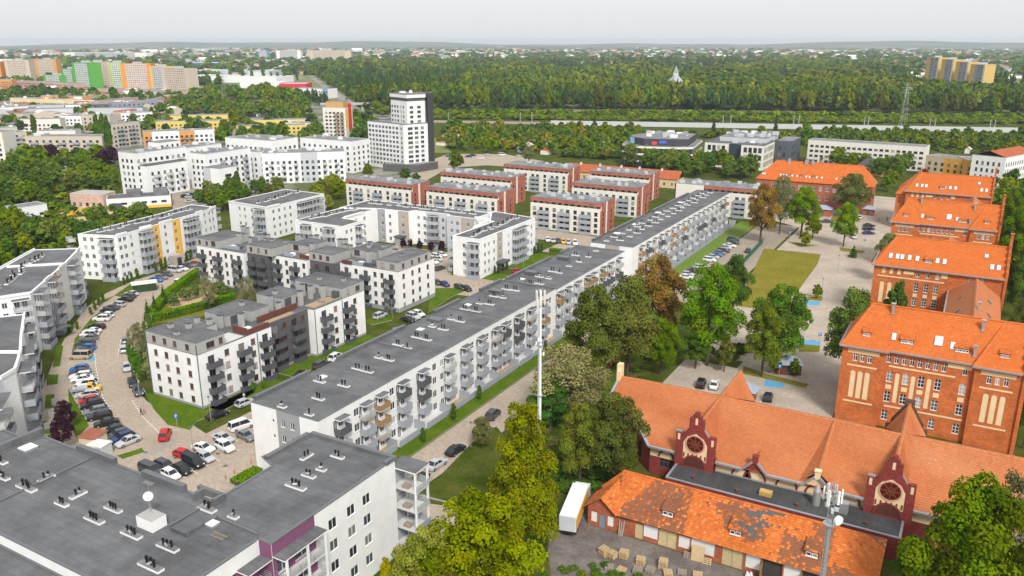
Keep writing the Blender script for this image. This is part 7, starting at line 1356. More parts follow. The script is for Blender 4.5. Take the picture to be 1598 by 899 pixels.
def baked(name, pts, label, cat, kinds):
    """one mass of small trees: (x,y,h,r,colour index)"""
    base = []
    for k in kinds:
        me = TPL[k][0]; n = len(me.vertices); co = np.empty(n * 3, np.float32); me.vertices.foreach_get('co', co); ti = np.empty(len(me.polygons), np.float32); me.attributes['tint'].data.foreach_get('value', ti); base.append((co.reshape(-1, 3), ti))
    V = []; T = []; C = []; g_ = np.random.default_rng(5)
    for (x, y, h_, r_, c_, ki) in pts:
        co, ti = base[ki]; a = g_.random() * 6.28; ca, sa = math.cos(a), math.sin(a)
        V.append(np.stack([(co[:, 0] * ca - co[:, 1] * sa) * r_ + x, (co[:, 0] * sa + co[:, 1] * ca) * r_ + y, co[:, 2] * h_], 1)); T.append(ti); C.append(np.tile(np.array([*c_, 1], np.float32), (len(ti), 1)))
    V = np.concatenate(V).astype(np.float32); T = np.concatenate(T); C = np.concatenate(C); n = len(T)
    me = bpy.data.meshes.new(name); me.vertices.add(4 * n); me.vertices.foreach_set('co', V.ravel()); me.loops.add(4 * n); me.loops.foreach_set('vertex_index', np.arange(4 * n)); me.polygons.add(n); me.polygons.foreach_set('loop_start', np.arange(n) * 4)
    at = me.attributes.new('tint', 'FLOAT', 'FACE'); at.data.foreach_set('value', T); ac = me.attributes.new('leafcol', 'FLOAT_COLOR', 'FACE'); ac.data.foreach_set('color', C.ravel()); me.materials.append(LEAFM); me.update(calc_edges=True)
    return link(name, me, label=label, cat=cat, kind='stuff')
LEAFM = LEAF.copy(); LEAFM.name = 'foliage_mass'; nd = LEAFM.node_tree
oi = [n for n in nd.nodes if n.type == 'OBJECT_INFO'][0]; at = nd.nodes.new('ShaderNodeAttribute'); at.attribute_name = 'leafcol'
for l in list(oi.outputs['Color'].links): nd.links.new(at.outputs['Color'], l.to_socket)
FP = [(-616, 734.1), (-508.5, 742.9), (-455.7, 803.6), (-329, 865.2), (-202.7, 916.6), (-79.4, 948.3), (56.8, 973), (85.1, 1578.8), (-92.9, 1499.5), (-204.3, 2293.1), (-308, 2998.9), (-423.6, 3127), (-591.9, 3637.1), (-678.9, 3321.2), (-889.9, 3694.1), (-965.7, 3286.9), (-1224.3, 3669.8), (-1295.6, 3237.4), (-1689.7, 3584.5), (-1673.6, 3170.7), (-1960.8, 3339.2), (-1820.4, 2801.4), (-2120.8, 2916.6), (-1867.3, 2412.9), (-2119.6, 2502.8), (-1819.7, 1967.3), (-1294.2, 1393.1), (-878.9, 989.1)]
pts = []; q = random.Random(3); xs = [p[0] for p in FP]; ys = [p[1] for p in FP]
while len(pts) < 3600:
    d = 1 / (q.uniform(1 / 3600, 1 / 760)); a = q.uniform(-.95, .35); x, y = d * math.sin(a), d * math.cos(a)
    if not inpoly(x, y, FP): continue
    con = (math.sin(x * .006 + 1) + math.sin(y * .004 + x * .002) > .35) if q.random() < .8 else q.random() < .4
    s_ = max(1, min(3.2, d / 900)); c_ = q.choice([DK, DK, (.045, .075, .028), G2]) if con else q.choice([G1, G2, G3, (.075, .115, .025), (.12, .14, .03), OL])
    nv = .5 + .25 * math.sin(x * .021 + 2 * math.sin(y * .009)) + .25 * math.sin(y * .017 + x * .008)
    if not con and q.random() < .75: c_ = (G2, (.06, .1, .02), G1, (.075, .115, .025), G3, (.12, .14, .03))[min(5, int(nv * 6))]
    pts.append((x, y, q.uniform(11, 20) * (.8 + .5 * nv) + (q.uniform(3, 11) if con else 0), (q.uniform(2.8, 5) if con else q.uniform(3.5, 6) + 5.5 * q.random() ** 3 + 2 * nv) * s_, c_, q.choice((4, 5)) if con else q.choice((0, 1, 2, 3))))
for i in range(420):
    d = q.random() * tot; k = 0
    while d > Ls[k] and k < len(Ls) - 1: d -= Ls[k]; k += 1
    (a, c) = segs[k]; t_ = d / Ls[k]; x, y = a[0] + (c[0] - a[0]) * t_, a[1] + (c[1] - a[1]) * t_; off = q.uniform(4, 34); n_ = math.hypot(x, y); con = q.random() < .2
    pts.append((x + x / n_ * off, y + y / n_ * off, q.uniform(17, 25), 3.8 if con else q.uniform(4.5, 7.5), q.choice(FC), q.choice((4, 5)) if con else q.randrange(4)))
baked('forest', pts, 'dense mixed forest filling the background beyond the railway', 'forest', ['low0', 'low1', 'low2', 'low3', 'lowcon0', 'lowcon1'])
# shrub belts on the embankment and by the highway
pts = []
def belt(a, c, n, wid, hr, rr, cols):
    for i in range(n):
        t_ = q.random(); x, y = a[0] + (c[0] - a[0]) * t_, a[1] + (c[1] - a[1]) * t_; n_ = math.hypot(x, y); o_ = q.uniform(-wid, wid); pts.append((x + x / n_ * o_, y + y / n_ * o_, q.uniform(*hr), q.uniform(*rr), q.choice(cols), q.randrange(4)))
SG = [(.12, .17, .02), (.1, .14, .025), (.14, .17, .03), (.08, .12, .02)]
belt((-461.1, 662.4), (52.8, 887.1), 420, 16, (2, 5), (2.5, 5), SG); belt((-482, 692.5), (54.5, 924.2), 420, 8, (3, 7), (3, 6), SG + [G2])
belt((-379.7, 553.9), (45.1, 723.6), 220, 12, (2, 5), (2.5, 4), GC); belt((-230.7, 473.5), (-183.5, 486.5), 60, 3, (3, 4.5), (2, 3), [G2]); belt((-513.1, 649.3), (-1464.4, 1577.2), 200, 25, (5, 12), (5, 8), GC); belt((53.1, 894.3), (-153.9, 805.8), 160, 25, (2, 4), (3, 5), SG)
baked('shrub_belt', pts, 'belt of light green shrubs along the railway embankment', 'shrubs', ['low0', 'low1', 'low2', 'low3'])
# undergrowth in near green areas
pts = []
def fill(poly, n, hr, rr, cols):
    xs = [p[0] for p in poly]; ys = [p[1] for p in poly]; k = 0
    while k < n:
        x, y = q.uniform(min(xs), max(xs)), q.uniform(min(ys), max(ys))
        if inpoly(x, y, poly): pts.append((x, y, q.uniform(*hr), q.uniform(*rr), q.choice(cols), q.randrange(4))); k += 1
fill([(-57, 100), (-53, 106), (-54, 140), (-60, 175), (-69.5, 200), (-69.5, 150), (-62, 118)], 200, (.25, .8), (.6, 1.6), [(.085, .1, .025), (.07, .1, .02), (.1, .1, .04), G2])
fill([(-64.9, 177.6), (-39.4, 187.1), (-41.8, 178.6), (-55.3, 178)], 60, (.5, 1.6), (.7, 1.5), [G2, (.085, .1, .025)])
fill([(-56, 104), (-46, 108), (-45, 122), (-53, 126), (-56, 120)], 60, (.6, 1.8), (.8, 1.6), [G2, (.05, .09, .02)])
NEARU = pts; pts = []
fill([(-422.9, 213.9), (-379.8, 259.7), (-286.2, 207.3), (-274.2, 155.2), (-253.7, 123.2)], 260, (1, 3), (1.5, 3), GC)
fill([(-317.1, 469.9), (-208, 531.9), (-238.2, 628.7), (-383.5, 569)], 300, (1, 2.5), (1.5, 3), GC); fill([(-111.8, 594.8), (40.5, 624.1), (46.3, 748.3), (-125.3, 687.3)], 220, (1, 2.5), (1.5, 3), GC)
FARU = pts; pts = NEARU
fill([(-44.2, 85.1), (-39.2, 93.1), (-32.9, 94.3), (-30.2, 89.7), (-42.2, 81.3)], 34, (.3, .8), (.4, .9), [G2, G1])
baked('background_trees', BG, 'trees filling the gardens and gaps between the far blocks', 'trees', ['lo2', 'lo3', 'lo2', 'lo3', 'lowcon0', 'lowcon1'])
baked('undergrowth', pts, 'low weeds and undergrowth between the lane and the garages', 'undergrowth', ['lo2', 'lo3', 'lo2', 'lo3'])
baked('undergrowth', FARU, 'bushes filling the gaps in the gardens and woods', 'undergrowth', ['tiny2', 'tiny3', 'tiny2', 'tiny3'])
# ================================================================ RAILWAY, HIGHWAY, FAR TOWN, HILLS
ra, rb_ = (-424.3, 609.2), (73.8, 789.7); rv = (Vector(rb_) - Vector(ra)).normalized(); rk = Vector((-rv.y, rv.x))
A_, B_ = Vector((-438.3, 629.5)) - rv * 60, Vector((76.1, 818.5))
sheet('railway_bed', [tuple(A_ - rk * 10), tuple(B_ - rk * 10), tuple(B_ + rk * 14), tuple(A_ + rk * 14)], .05, mat('ballast', (.28, .22, .17), .95, .2, .2))
wallb = Vector((-330.9, 652.2)); nb = thing('noise_barrier', 'long pale grey noise barrier along the railway', 'barrier', (*wallb, 0)); Lw = (B_ - wallb).length
pm = MB(); pm.box(0, -.15, .2, 11.7, .15, 4.2); pm = pm.mesh('panel', [mat('barrier_grey', (.52, .53, .55), .8, .05)]); po_ = MB(); po_.box(-.2, -.25, 0, .2, .25, 4.4); po_ = po_.mesh('post', [LGREY])
for i in range(int(Lw / 12)):
    v = rv * (12 * i); link('panel', pm, nb, (v.x + rv.x * .15, v.y + rv.y * .15, 0), math.atan2(rv.y, rv.x)); link('post', po_, nb, (v.x, v.y, 0), math.atan2(rv.y, rv.x))
cm = MB(); cm.box(-.25, -.25, 0, .25, .25, 9); cm.box(-.15, -3, 7.6, .15, .2, 7.9); cm = cm.mesh('mast', [STEEL])
for i, px in enumerate(((-421.1, 624.9), (-367.6, 662.4), (-358.4, 667.6), (-200.2, 729.8), (-194.2, 733.1), (-143.6, 748.7), (-139.7, 750.9), (-88.7, 767), (-85.8, 768.6), (-38.8, 776.8), (-35.1, 778.9), (5.2, 789.8), (8.4, 791.7))): link('catenary_mast', cm, None, px, .4, label='slim railway catenary mast behind the pale noise barrier', cat='mast', group='railway masts')
def lattice(h_, w0, w1, n, th):
    b = MB(); c = lambda i, z: ((w0 + (w1 - w0) * z / h_) / 2 * (1, 1, -1, -1)[i], (w0 + (w1 - w0) * z / h_) / 2 * (1, -1, -1, 1)[i], z)
    for i in range(4): b.bar(c(i, 0), c(i, h_), th)
    for k in range(n):
        z0_, z1_ = h_ * k / n, h_ * (k + 1) / n
        for i in range(4): b.bar(c(i, z0_), c((i + 1) % 4, z1_), th * .55); b.bar(c(i, z1_), c((i + 1) % 4, z1_), th * .5)
    return b
x, y = (-58.5, 765.6); pz_ = lattice(38, 5, 1.2, 9, .12)
for s_, z_ in ((5, 30), (4, 34)): pz_.bar((-s_, 0, z_), (s_, 0, z_), .25)
link('power_pylon', pz_.mesh('power_pylon', [STEEL]), None, (x, y, 0), .5, label='lattice power pylon standing before the forest at the right', cat='pylon')
x, y = (-803.9, 709.9); link('power_pylon', pz_.mesh('power_pylon', [STEEL]), None, (x, y, 0), .5, label='lattice power pylon in the belt below the retail sheds', cat='pylon')
# highway
hw = [Vector((-326.9, 433.4)), Vector((-430, 548.5)), Vector((-561.2, 683.9)), Vector((-736.3, 859)), Vector((-976.5, 1091.7)), Vector((-1237.6, 1345.5)), Vector((-1758.4, 1846.9))]
def ribbon(name, pts, off, w_, z, m):
    b = MB(); K = []
    for i, p in enumerate(pts):
        d = (pts[min(i + 1, len(pts) - 1)] - pts[max(i - 1, 0)]).normalized(); k = Vector((-d.y, d.x)); K.append((p + k * (off - w_ / 2), p + k * (off + w_ / 2)))
    for (a, c), (e, g2) in zip(K, K[1:]): b.quad((*c, z), (*a, z), (*e, z), (*g2, z))
    link(name, b.mesh(name, [m]), kind='structure')
ribbon('verge', hw, 0, 62, .03, mat('verge_grass', (.16, .18, .05), .95, .2, .05)); ribbon('carriageway', hw, 10, 13, .06, mat('pale_asphalt', (.26, .25, .24), .9, .08, .05)); ribbon('carriageway', hw, -12, 15, .06, MATS['pale_asphalt'])
bp = (-579.2, 702.7); br_ = thing('road_bridge', 'concrete road bridge crossing the highway behind the white tower', 'bridge', (*bp, 0), R(38))
b = MB(); b.box(-48, -4, 6, 60, 4, 7.4); link('deck', b.mesh('deck', [KERB]), br_); b = MB(); b.box(-48, -4.2, 7.4, 60, -4, 8.4); link('parapet', b.mesh('parapet', [LGREY]), br_)
for x in (-30, -4, 24, 48): b = MB(); b.box(x - 1, -3, 0, x + 1, 3, 6); link('pier', b.mesh('pier', [KERB]), br_)
# far town
def town(n, rmin, rmax, a0, a1, seed):
    q = random.Random(seed); b = MB(); mats = [LGREY, MATS['estate_beige'], mat('far_red_roof', (.3, .1, .06), .9), MATS['estate_pink'], WHITE, mat('far_brown_roof', (.22, .13, .1), .9), FELT2]; tr = []
    while n > 0:
        d = 1 / q.uniform(1 / rmax, 1 / rmin); a = q.uniform(a0, a1); x, y = d * math.sin(a), d * math.cos(a)
        if inpoly(x, y, FP): continue
        n -= 1; s_ = max(1, min(2.2, d / 2500)); w_, l_, h_ = q.uniform(5, 12) * s_, q.uniform(5, 9) * s_, q.uniform(5, 10) * s_
        if q.random() < .12: w_ *= 3.5; h_ *= 1.5
        r_ = q.random() * 3.14; ca, sa = math.cos(r_), math.sin(r_); T_ = lambda u, v: (x + u * ca - v * sa, y + u * sa + v * ca); c4 = [T_(-w_, -l_), T_(w_, -l_), T_(w_, l_), T_(-w_, l_)]; wm_ = q.choice((0, 0, 1, 1, 3, 4)); rm = q.choice((2, 2, 5, 6, 4)); b.prism(c4, 0, h_ * .65, wm_, 6)
        if w_ < 20 * s_:
            r0, r1 = T_(-w_, 0), T_(w_, 0); z0_, z1_ = h_ * .65, h_; b.poly([(*c4[0], z0_), (*c4[1], z0_), (*r1, z1_), (*r0, z1_)], rm); b.poly([(*c4[2], z0_), (*c4[3], z0_), (*r0, z1_), (*r1, z1_)], rm); b.poly([(*c4[1], z0_), (*c4[2], z0_), (*r1, z1_)], wm_); b.poly([(*c4[3], z0_), (*c4[0], z0_), (*r0, z1_)], wm_)
    return b, mats
b, mats = town(4200, 1900, 9500, -1.35, .5, 1); b2, _ = town(900, 900, 2600, -1.3, -.9, 2)
o = link('far_town', b.mesh('far_town', mats), kind='stuff', label='scattered houses and sheds of the far town below the horizon', cat='town'); o = link('far_town', b2.mesh('far_town', mats), kind='stuff', label='houses and sheds of the far town at the left beyond the estate', cat='town')
pts = []; q = random.Random(31)
while len(pts) < 3600:
    d = 1 / q.uniform(1 / 9500, 1 / 1500); a = q.uniform(-1.35, .5); x, y = d * math.sin(a), d * math.cos(a)
    if inpoly(x, y, FP) or (d < 1900 and a > -.85): continue
    s_ = max(1, min(3.5, d / 1700)); pts.append((x, y, q.uniform(8, 15) * min(1.5, s_ ** .5), q.uniform(6, 14) * s_, q.choice([G1, G2, DK, (.06, .1, .02), G2]), q.randrange(4)))
baked('far_trees', pts, 'tree clumps scattered through the far town and fields', 'trees', ['tiny2', 'tiny3', 'tiny2', 'tiny3'])
# rolling hills on the horizon
b = MB(); q = random.Random(8); N = 90
for r0, r1, hmax, ph in ((7500, 10000, 34, 0), (10500, 14500, 95, 2)):
    P0 = []; P1 = []; P2 = []
    for i in range(N + 1):
        a = -1.5 + 2.2 * i / N; hh = hmax * (.62 + .2 * math.sin(a * 9 + ph) + .13 * math.sin(a * 23 + ph * 2) + .05 * math.sin(a * 61))
        P0.append((r0 * math.sin(a), r0 * math.cos(a), -.5)); P1.append((.5 * (r0 + r1) * math.sin(a), .5 * (r0 + r1) * math.cos(a), hh)); P2.append((r1 * math.sin(a), r1 * math.cos(a), -.5))
    for i in range(N): b.quad(P0[i + 1], P0[i], P1[i], P1[i + 1]); b.quad(P1[i + 1], P1[i], P2[i], P2[i + 1])
link('hills', b.mesh('hills', [mat('hill_country', (.05, .08, .05), 1, kind='patch', scale=.0016, col2=(.16, .16, .11), lo=.45, hi=.62)]), kind='structure')

# ================================================================ VEHICLES
def loft(b, rings, m=0, cap=True):
    for A, C in zip(rings, rings[1:]):
        n = len(A)
        for i in range(n): j = (i + 1) % n; b.quad(A[i], A[j], C[j], C[i], m)
    if cap: b.poly(rings[0][::-1], m); b.poly(rings[-1], m)
def car_meshes(kind):
    """front faces +x, length about 4.4 m"""
    P_ = {'sedan': dict(L=4.6, W=.9, hood=.86, deck=.95, roof=1.43, ws=.95, r0=.25, r1=-.95, rw=-1.65, hb=.86), 'hatch': dict(L=4.1, W=.87, hood=.9, deck=1.0, roof=1.48, ws=1.0, r0=.35, r1=-1.35, rw=-1.95, hb=.9), 'estate': dict(L=4.7, W=.9, hood=.88, deck=1.0, roof=1.47, ws=1.0, r0=.3, r1=-1.75, rw=-2.25, hb=.88), 'suv': dict(L=4.5, W=.93, hood=1.02, deck=1.1, roof=1.68, ws=1.05, r0=.45, r1=-1.6, rw=-2.1, hb=1.0), 'van': dict(L=4.9, W=.95, hood=1.08, deck=1.15, roof=1.95, ws=1.55, r0=.95, r1=-2.15, rw=-2.4, hb=1.1)}[kind]
    h = P_['L'] / 2; W = P_['W']; b = MB(); rings = []
    st = [(-h, .72, .42, .72), (-h + .12, .9, .3, P_['deck'] - .06), (-h + .5, 1, .24, P_['deck']), (-.6, 1, .22, P_['deck']), (P_['ws'], 1, .22, P_['hood'] + .06), (h - .55, .98, .24, P_['hood'] - .06), (h - .15, .88, .28, P_['hood'] - .16), (h, .7, .38, .62)]
    for x, w_, z0, z1 in st:
        k = W * w_; zm = z0 + (z1 - z0) * .55; rings.append([(x, -k * .93, z0), (x, k * .93, z0), (x, k, zm), (x, k * .93, z1 - .05), (x, k * .78, z1), (x, -k * .78, z1), (x, -k * .93, z1 - .05), (x, -k, zm)])
    loft(b, rings)
    bl_, rf = P_['deck'] - .04, P_['roof']; x0, x1, x2, x3 = P_['rw'], P_['r1'], P_['r0'], P_['ws']; wb, wt = W * .86, W * .68
    b.prism([(x1 - .02, -wt - .03), (x2 + .02, -wt - .03), (x2 + .02, wt + .03), (x1 - .02, wt + .03)], rf - .05, rf, 0, 0, True)
    for sy in (-1, 1):
        for a, c in (((x3, wb), (x2, wt)), ((x0, wb), (x1, wt)), (((x2 + x1) / 2, wb), ((x2 + x1) / 2, wt))): b.bar((a[0], sy * (a[1] + .012), bl_), (c[0], sy * (c[1] + .012), rf - .03), .07, 0, .06)
    body = b.mesh('body', [PAINT])
    g_ = MB(); lo = [(x0, -wb, bl_), (x3, -wb, bl_), (x3, wb, bl_), (x0, wb, bl_)]; hi = [(x1, -wt, rf - .045), (x2, -wt, rf - .045), (x2, wt, rf - .045), (x1, wt, rf - .045)]
    for i in range(4): j = (i + 1) % 4; g_.quad(lo[i], lo[j], hi[j], hi[i])
    gl = g_.mesh('windows', [CGLASS])
    w_ = MB(); w_.cyl((0, -.11, 0), .32, .22, 14, 0, axis='y'); w_.cyl((0, -.115, 0), .2, .23, 10, 1, axis='y'); wh_ = w_.mesh('wheel', [TYRE, RIM])
    l_ = MB(); l_.box(-.05, -.17, -.07, .05, .17, .07); hl = l_.mesh('headlight', [LAMPW]); t_ = MB(); t_.box(-.05, -.15, -.09, .05, .15, .09); tl = t_.mesh('tail_light', [LAMPR])
    parts = [('body', body, (0, 0, 0)), ('windows', gl, (0, 0, 0))] + [('wheel', wh_, (sx * h * .61, sy * (W - .09), .32)) for sx in (-1, 1) for sy in (-1, 1)] + [('headlight', hl, (h - .08, sy * W * .6, P_['hood'] - .24)) for sy in (-1, 1)] + [('tail_light', tl, (-h + .09, sy * W * .66, P_['deck'] - .22)) for sy in (-1, 1)]
    return parts
CM = {k: car_meshes(k) for k in ('sedan', 'hatch', 'estate', 'suv', 'van')}
def car(kind, x, y, a, col, label, group='parked cars', full=True, z=.02):
    o = thing('car', label, 'car', (x, y, z), a, group)
    for nm, me, loc in (CM[kind] if full else CM[kind][:6]): link(nm, me, o, loc, col=col if nm == 'body' else None)
    return o
CC = {'white': (.72, .72, .72), 'silver': (.45, .46, .48), 'grey': (.17, .175, .185), 'dark grey': (.06, .062, .068), 'black': (.014, .014, .016), 'blue': (.03, .14, .42), 'dark blue': (.015, .03, .12), 'red': (.5, .012, .015), 'beige': (.42, .35, .25), 'yellow': (.75, .42, .01), 'green': (.04, .07, .05)}
NTH = ('first', 'second', 'third', 'fourth', 'fifth', 'sixth', 'seventh', 'eighth', 'ninth', 'tenth', '11th', '12th', '13th', '14th', '15th', '16th', '17th', '18th', '19th', '20th', '21st', '22nd', '23rd', '24th', '25th', '26th', '27th', '28th', '29th', '30th', '31st', '32nd')
NMK = {'sedan': 'sedan', 'hatch': 'hatchback', 'estate': 'estate car', 'suv': 'tall off-roader', 'van': 'van'}
BAYS = MB()
def row(items, where, flip=0, full=True, group=None):
    for i, (pos, c_, k) in enumerate(items):
        x, y, a = pos
        if full and 'lane' not in where:
            e = Vector((math.cos(a), math.sin(a))); n_ = Vector((-e.y, e.x)); c0 = Vector((x, y)) + n_ * 1.3; BAYS.quad(*[(*(c0 + e * u + n_ * v), .024) for u, v in ((-2.4, -.06), (2.4, -.06), (2.4, .06), (-2.4, .06))])
        car(k, x, y, a + (math.pi if flip else 0), CC[c_], '%s %s, %s %s' % (c_, NMK[k], NTH[i], where), group or 'parked cars', full)
# the curved row
row([((-206.7, 141.7, 0.04), 'silver', 'sedan'), ((-205.3, 139.7, 0.04), 'green', 'estate'), ((-203.5, 137.3, 0.24), 'black', 'sedan'), ((-201.2, 133.2, 0.24), 'silver', 'estate'), ((-200.1, 130.5, 0.25), 'dark grey', 'sedan'), ((-198.6, 128.2, 0.25), 'black', 'hatch'), ((-195.3, 125.8, 0.25), 'white', 'hatch'), ((-193.9, 123.3, 0.52), 'white', 'suv'), ((-189.3, 118.7, 0.26), 'black', 'estate'), ((-187.2, 116, 0.52), 'white', 'sedan'), ((-185.4, 114.1, 0.52), 'white', 'suv'), ((-183.1, 112.5, 0.52), 'grey', 'hatch'), ((-180.7, 109.8, 0.52), 'dark grey', 'estate'), ((-177.5, 108.1, 0.52), 'blue', 'hatch'), ((-176.3, 106.2, 0.52), 'dark grey', 'sedan'), ((-173.8, 103.9, 0.52), 'beige', 'van')], 'from far end in the curved parking row', 1)
row([((-166.9, 99.1, 0.81), 'blue', 'hatch'), ((-164.9, 98, 0.80), 'dark grey', 'sedan'), ((-162.9, 96.9, 0.80), 'white', 'estate'), ((-161, 95.9, 0.80), 'white', 'sedan'), ((-157.6, 94.7, 0.79), 'white', 'suv'), ((-152.5, 91.4, 0.78), 'silver', 'estate'), ((-149.6, 89.6, 1.07), 'red', 'hatch'), ((-147, 88.7, 1.06), 'black', 'suv'), ((-143.9, 87.3, 1.05), 'grey', 'estate'), ((-141.1, 86.2, 1.04), 'black', 'estate'), ((-137.3, 85, 1.03), 'black', 'sedan'), ((-133.2, 83.6, 1.27), 'black', 'hatch'), ((-131, 83.1, 1.26), 'dark grey', 'hatch'), ((-128.9, 82.5, 1.37), 'dark blue', 'suv'), ((-127, 82.2, 1.46), 'silver', 'sedan')], 'from the blue bay in the curved row', 1)
row([((-173.9, 115.9, 2.44), 'grey', 'hatch'), ((-169.3, 112.1, 2.48), 'silver', 'estate'), ((-158.4, 104.8, -0.55), 'silver', 'hatch'), ((-149.7, 99.9, -0.52), 'black', 'hatch'), ((-144.8, 97.6, -0.48), 'dark grey', 'suv')], 'from far end along the right kerb of the curved street')
row([((-212.8, 154.6, 0.22), 'blue', 'sedan'), ((-213.7, 157.3, 0.21), 'grey', 'hatch'), ((-215.3, 160.2, 0.21), 'dark grey', 'sedan'), ((-216.9, 164.8, 0.20), 'silver', 'van'), ((-216.6, 167.2, 0.20), 'white', 'sedan'), ((-217.9, 169.5, 0.20), 'black', 'hatch'), ((-218.1, 171.7, 0.20), 'grey', 'sedan'), ((-217.7, 173.3, 0.19), 'red', 'hatch')], 'from the bin store below the yellow stripes')
car('hatch', *(-205.4, 156.8, 2.01), CC['white'], 'white hatchback half hidden by the playground hedge', 'parked cars')
car('suv', *(-123.3, 87.2, 2.32), CC['red'], 'red car driving along the curved street', 'moving cars')
row([((-114.2, 77.2, -0.03), 'dark grey', 'van'), ((-113.6, 79.6, -0.04), 'dark grey', 'estate'), ((-110.2, 78, -0.10), 'white', 'hatch'), ((-109.9, 80.1, -0.11), 'black', 'hatch'), ((-110.3, 82.7, -0.12), 'black', 'van'), ((-114, 83.8, 0.11), 'red', 'hatch'), ((-110, 85, -0.12), 'silver', 'hatch'), ((-113, 87.2, 0.10), 'white', 'sedan'), ((-110, 89.4, -0.14), 'white', 'suv'), ((-112.9, 91.6, -0.01), 'silver', 'sedan'), ((-110, 94.3, -0.16), 'grey', 'sedan')], 'from the left in the car park behind the foreground roof')
car('van', *(-113.8, 96.8, 1.28), CC['white'], 'white van with pale cover beside the corner of the long block')
car('sedan', *(-121.7, 98, 1.38), CC['black'], 'black sedan parked along the lawn of the terraced block')
car('hatch', *(-121.2, 104.5, 1.44), CC['silver'], 'pale blue hatchback by the pedestrian near the terraced block')
row([((-121.6, 121.1, 1.68), 'black', 'sedan'), ((-121.8, 127.3, 1.68), 'dark grey', 'suv'), ((-122, 132.6, 1.68), 'white', 'suv')], 'from the left in the lane behind the long block')
row([((-131.8, 161.2, 1.57), 'silver', 'suv'), ((-123.5, 162.4, -0.17), 'black', 'sedan'), ((-123.8, 165.1, -0.18), 'silver', 'suv'), ((-124.1, 167.7, -0.19), 'white', 'hatch')], 'from the left between terraced and long blocks')
row([((-136.8, 194.6, -0.35), 'dark grey', 'hatch'), ((-133.8, 194.3, -0.36), 'dark blue', 'sedan'), ((-127.8, 193.9, -0.36), 'dark grey', 'estate'), ((-125.3, 193.5, -0.36), 'black', 'hatch')], 'from the left on the lawn edge below the U-shaped block')
row([((-151.6, 214.1, -0.21), 'white', 'sedan'), ((-152.2, 217.6, -0.22), 'silver', 'hatch'), ((-154.5, 220.2, -0.22), 'white', 'suv'), ((-154.3, 223.3, -0.23), 'white', 'hatch'), ((-145.2, 208.6, 1.53), 'dark grey', 'estate')], 'from the front by the purple trees', full=False)
car('hatch', *(-121.5, 217.7, 1.26), CC['red'], 'red hatchback in the lane beside the right wing of the U-shaped block')
row([((-133, 260.7, -0.98), 'white', 'hatch'), ((-130.9, 260.8, -0.99), 'silver', 'sedan'), ((-128.8, 260.8, -0.99), 'dark grey', 'hatch'), ((-126.7, 260.8, -1.00), 'yellow', 'hatch'), ((-124.7, 260.9, -1.00), 'silver', 'hatch'), ((-122.2, 261.1, -1.01), 'white', 'suv')], 'from the left below the front brick-topped block', full=False)
row([((-73.9, 294.9, 0.02), 'green', 'suv'), ((-72.7, 290.4, 0.02), 'dark grey', 'sedan'), ((-72.5, 284.9, 0.03), 'white', 'sedan'), ((-72.8, 281, 0.04), 'silver', 'hatch'), ((-72.4, 276.4, 0.05), 'dark grey', 'estate'), ((-72.5, 272.7, 0.05), 'grey', 'hatch'), ((-73, 269.4, 0.06), 'blue', 'sedan'), ((-72.9, 266, 0.06), 'silver', 'hatch'), ((-72.9, 261.6, 0.07), 'white', 'suv'), ((-72.7, 251.1, 0.08), 'silver', 'estate'), ((-73.2, 246, 0.09), 'dark grey', 'sedan'), ((-73.7, 241, 0.10), 'silver', 'hatch'), ((-73, 237.6, 0.10), 'white', 'sedan')], 'from the far end beside the far balcony block', full=False)
row([((-65, 280.7, 1.73), 'dark grey', 'hatch'), ((-33.6, 345.4, 0.52), 'black', 'sedan'), ((-33, 339.1, 0.52), 'black', 'estate'), ((-32.1, 331.3, 0.52), 'dark blue', 'sedan'), ((-36.2, 321.6, -1.11), 'silver', 'sedan'), ((-49.3, 345.4, 0.52), 'dark grey', 'sedan'), ((-38.8, 360.8, 1.54), 'white', 'hatch')], 'counted across the upper school yard', full=False)
row([((-44.3, 159.4, 1.73), 'black', 'suv'), ((-41.7, 160.2, 1.72), 'white', 'sedan'), ((-30.3, 159.4, 1.70), 'black', 'hatch')], 'from the left in the yard behind the hall')
row([((-73, 97.5, 1.65), 'black', 'estate'), ((-73.5, 103, 1.48), 'silver', 'sedan'), ((-73.4, 108.9, 1.48), 'black', 'sedan'), ((-75, 124.5, 1.69), 'dark grey', 'suv')], 'from the front along the lane by the balconies')
row([((-293.3, 434.5, 0.52), 'blue', 'hatch'), ((-281.5, 439.5, 0.52), 'dark blue', 'sedan'), ((-282.3, 446, 0.52), 'black', 'sedan'), ((-280.4, 428.1, 0.52), 'black', 'hatch'), ((-270.8, 436.9, 0.52), 'white', 'sedan'), ((-266.6, 456.7, 0.52), 'white', 'van'), ((-254.3, 456.7, 0.52), 'silver', 'hatch'), ((-274.5, 452.2, 0.52), 'silver', 'sedan')], 'counted from the left at the far street junction', full=False, group='cars at the junction')
q = random.Random(5)
for i in range(26):
    t_ = q.uniform(.05, .95) * 5; k = int(t_); p = hw[k].lerp(hw[k + 1], t_ - k); d = (hw[k + 1] - hw[k]).normalized(); n_ = Vector((-d.y, d.x)); p = p + n_ * q.choice((7, 12.5, -8, -13, -17)); car(q.choice(('sedan', 'suv', 'van')), p.x, p.y, math.atan2(d.y, d.x), CC[q.choice(('white', 'black', 'silver', 'dark grey', 'red'))], 'small car on the highway beside the forest', 'cars on the highway', False, .07)
for i in range(26):
    x, y = q.uniform(0, 1), 0; a, c_ = Vector((-492.3, 267.2)), Vector((-454.8, 300.4)); p = a.lerp(c_, q.random()) + Vector((q.uniform(-4, 4), q.uniform(-9, 9))); car(q.choice(('sedan', 'suv', 'hatch')), p.x, p.y, .5, CC[q.choice(('white', 'black', 'silver', 'dark grey', 'white'))], 'small car in the car park before the beige blocks', 'cars before the beige blocks', False)
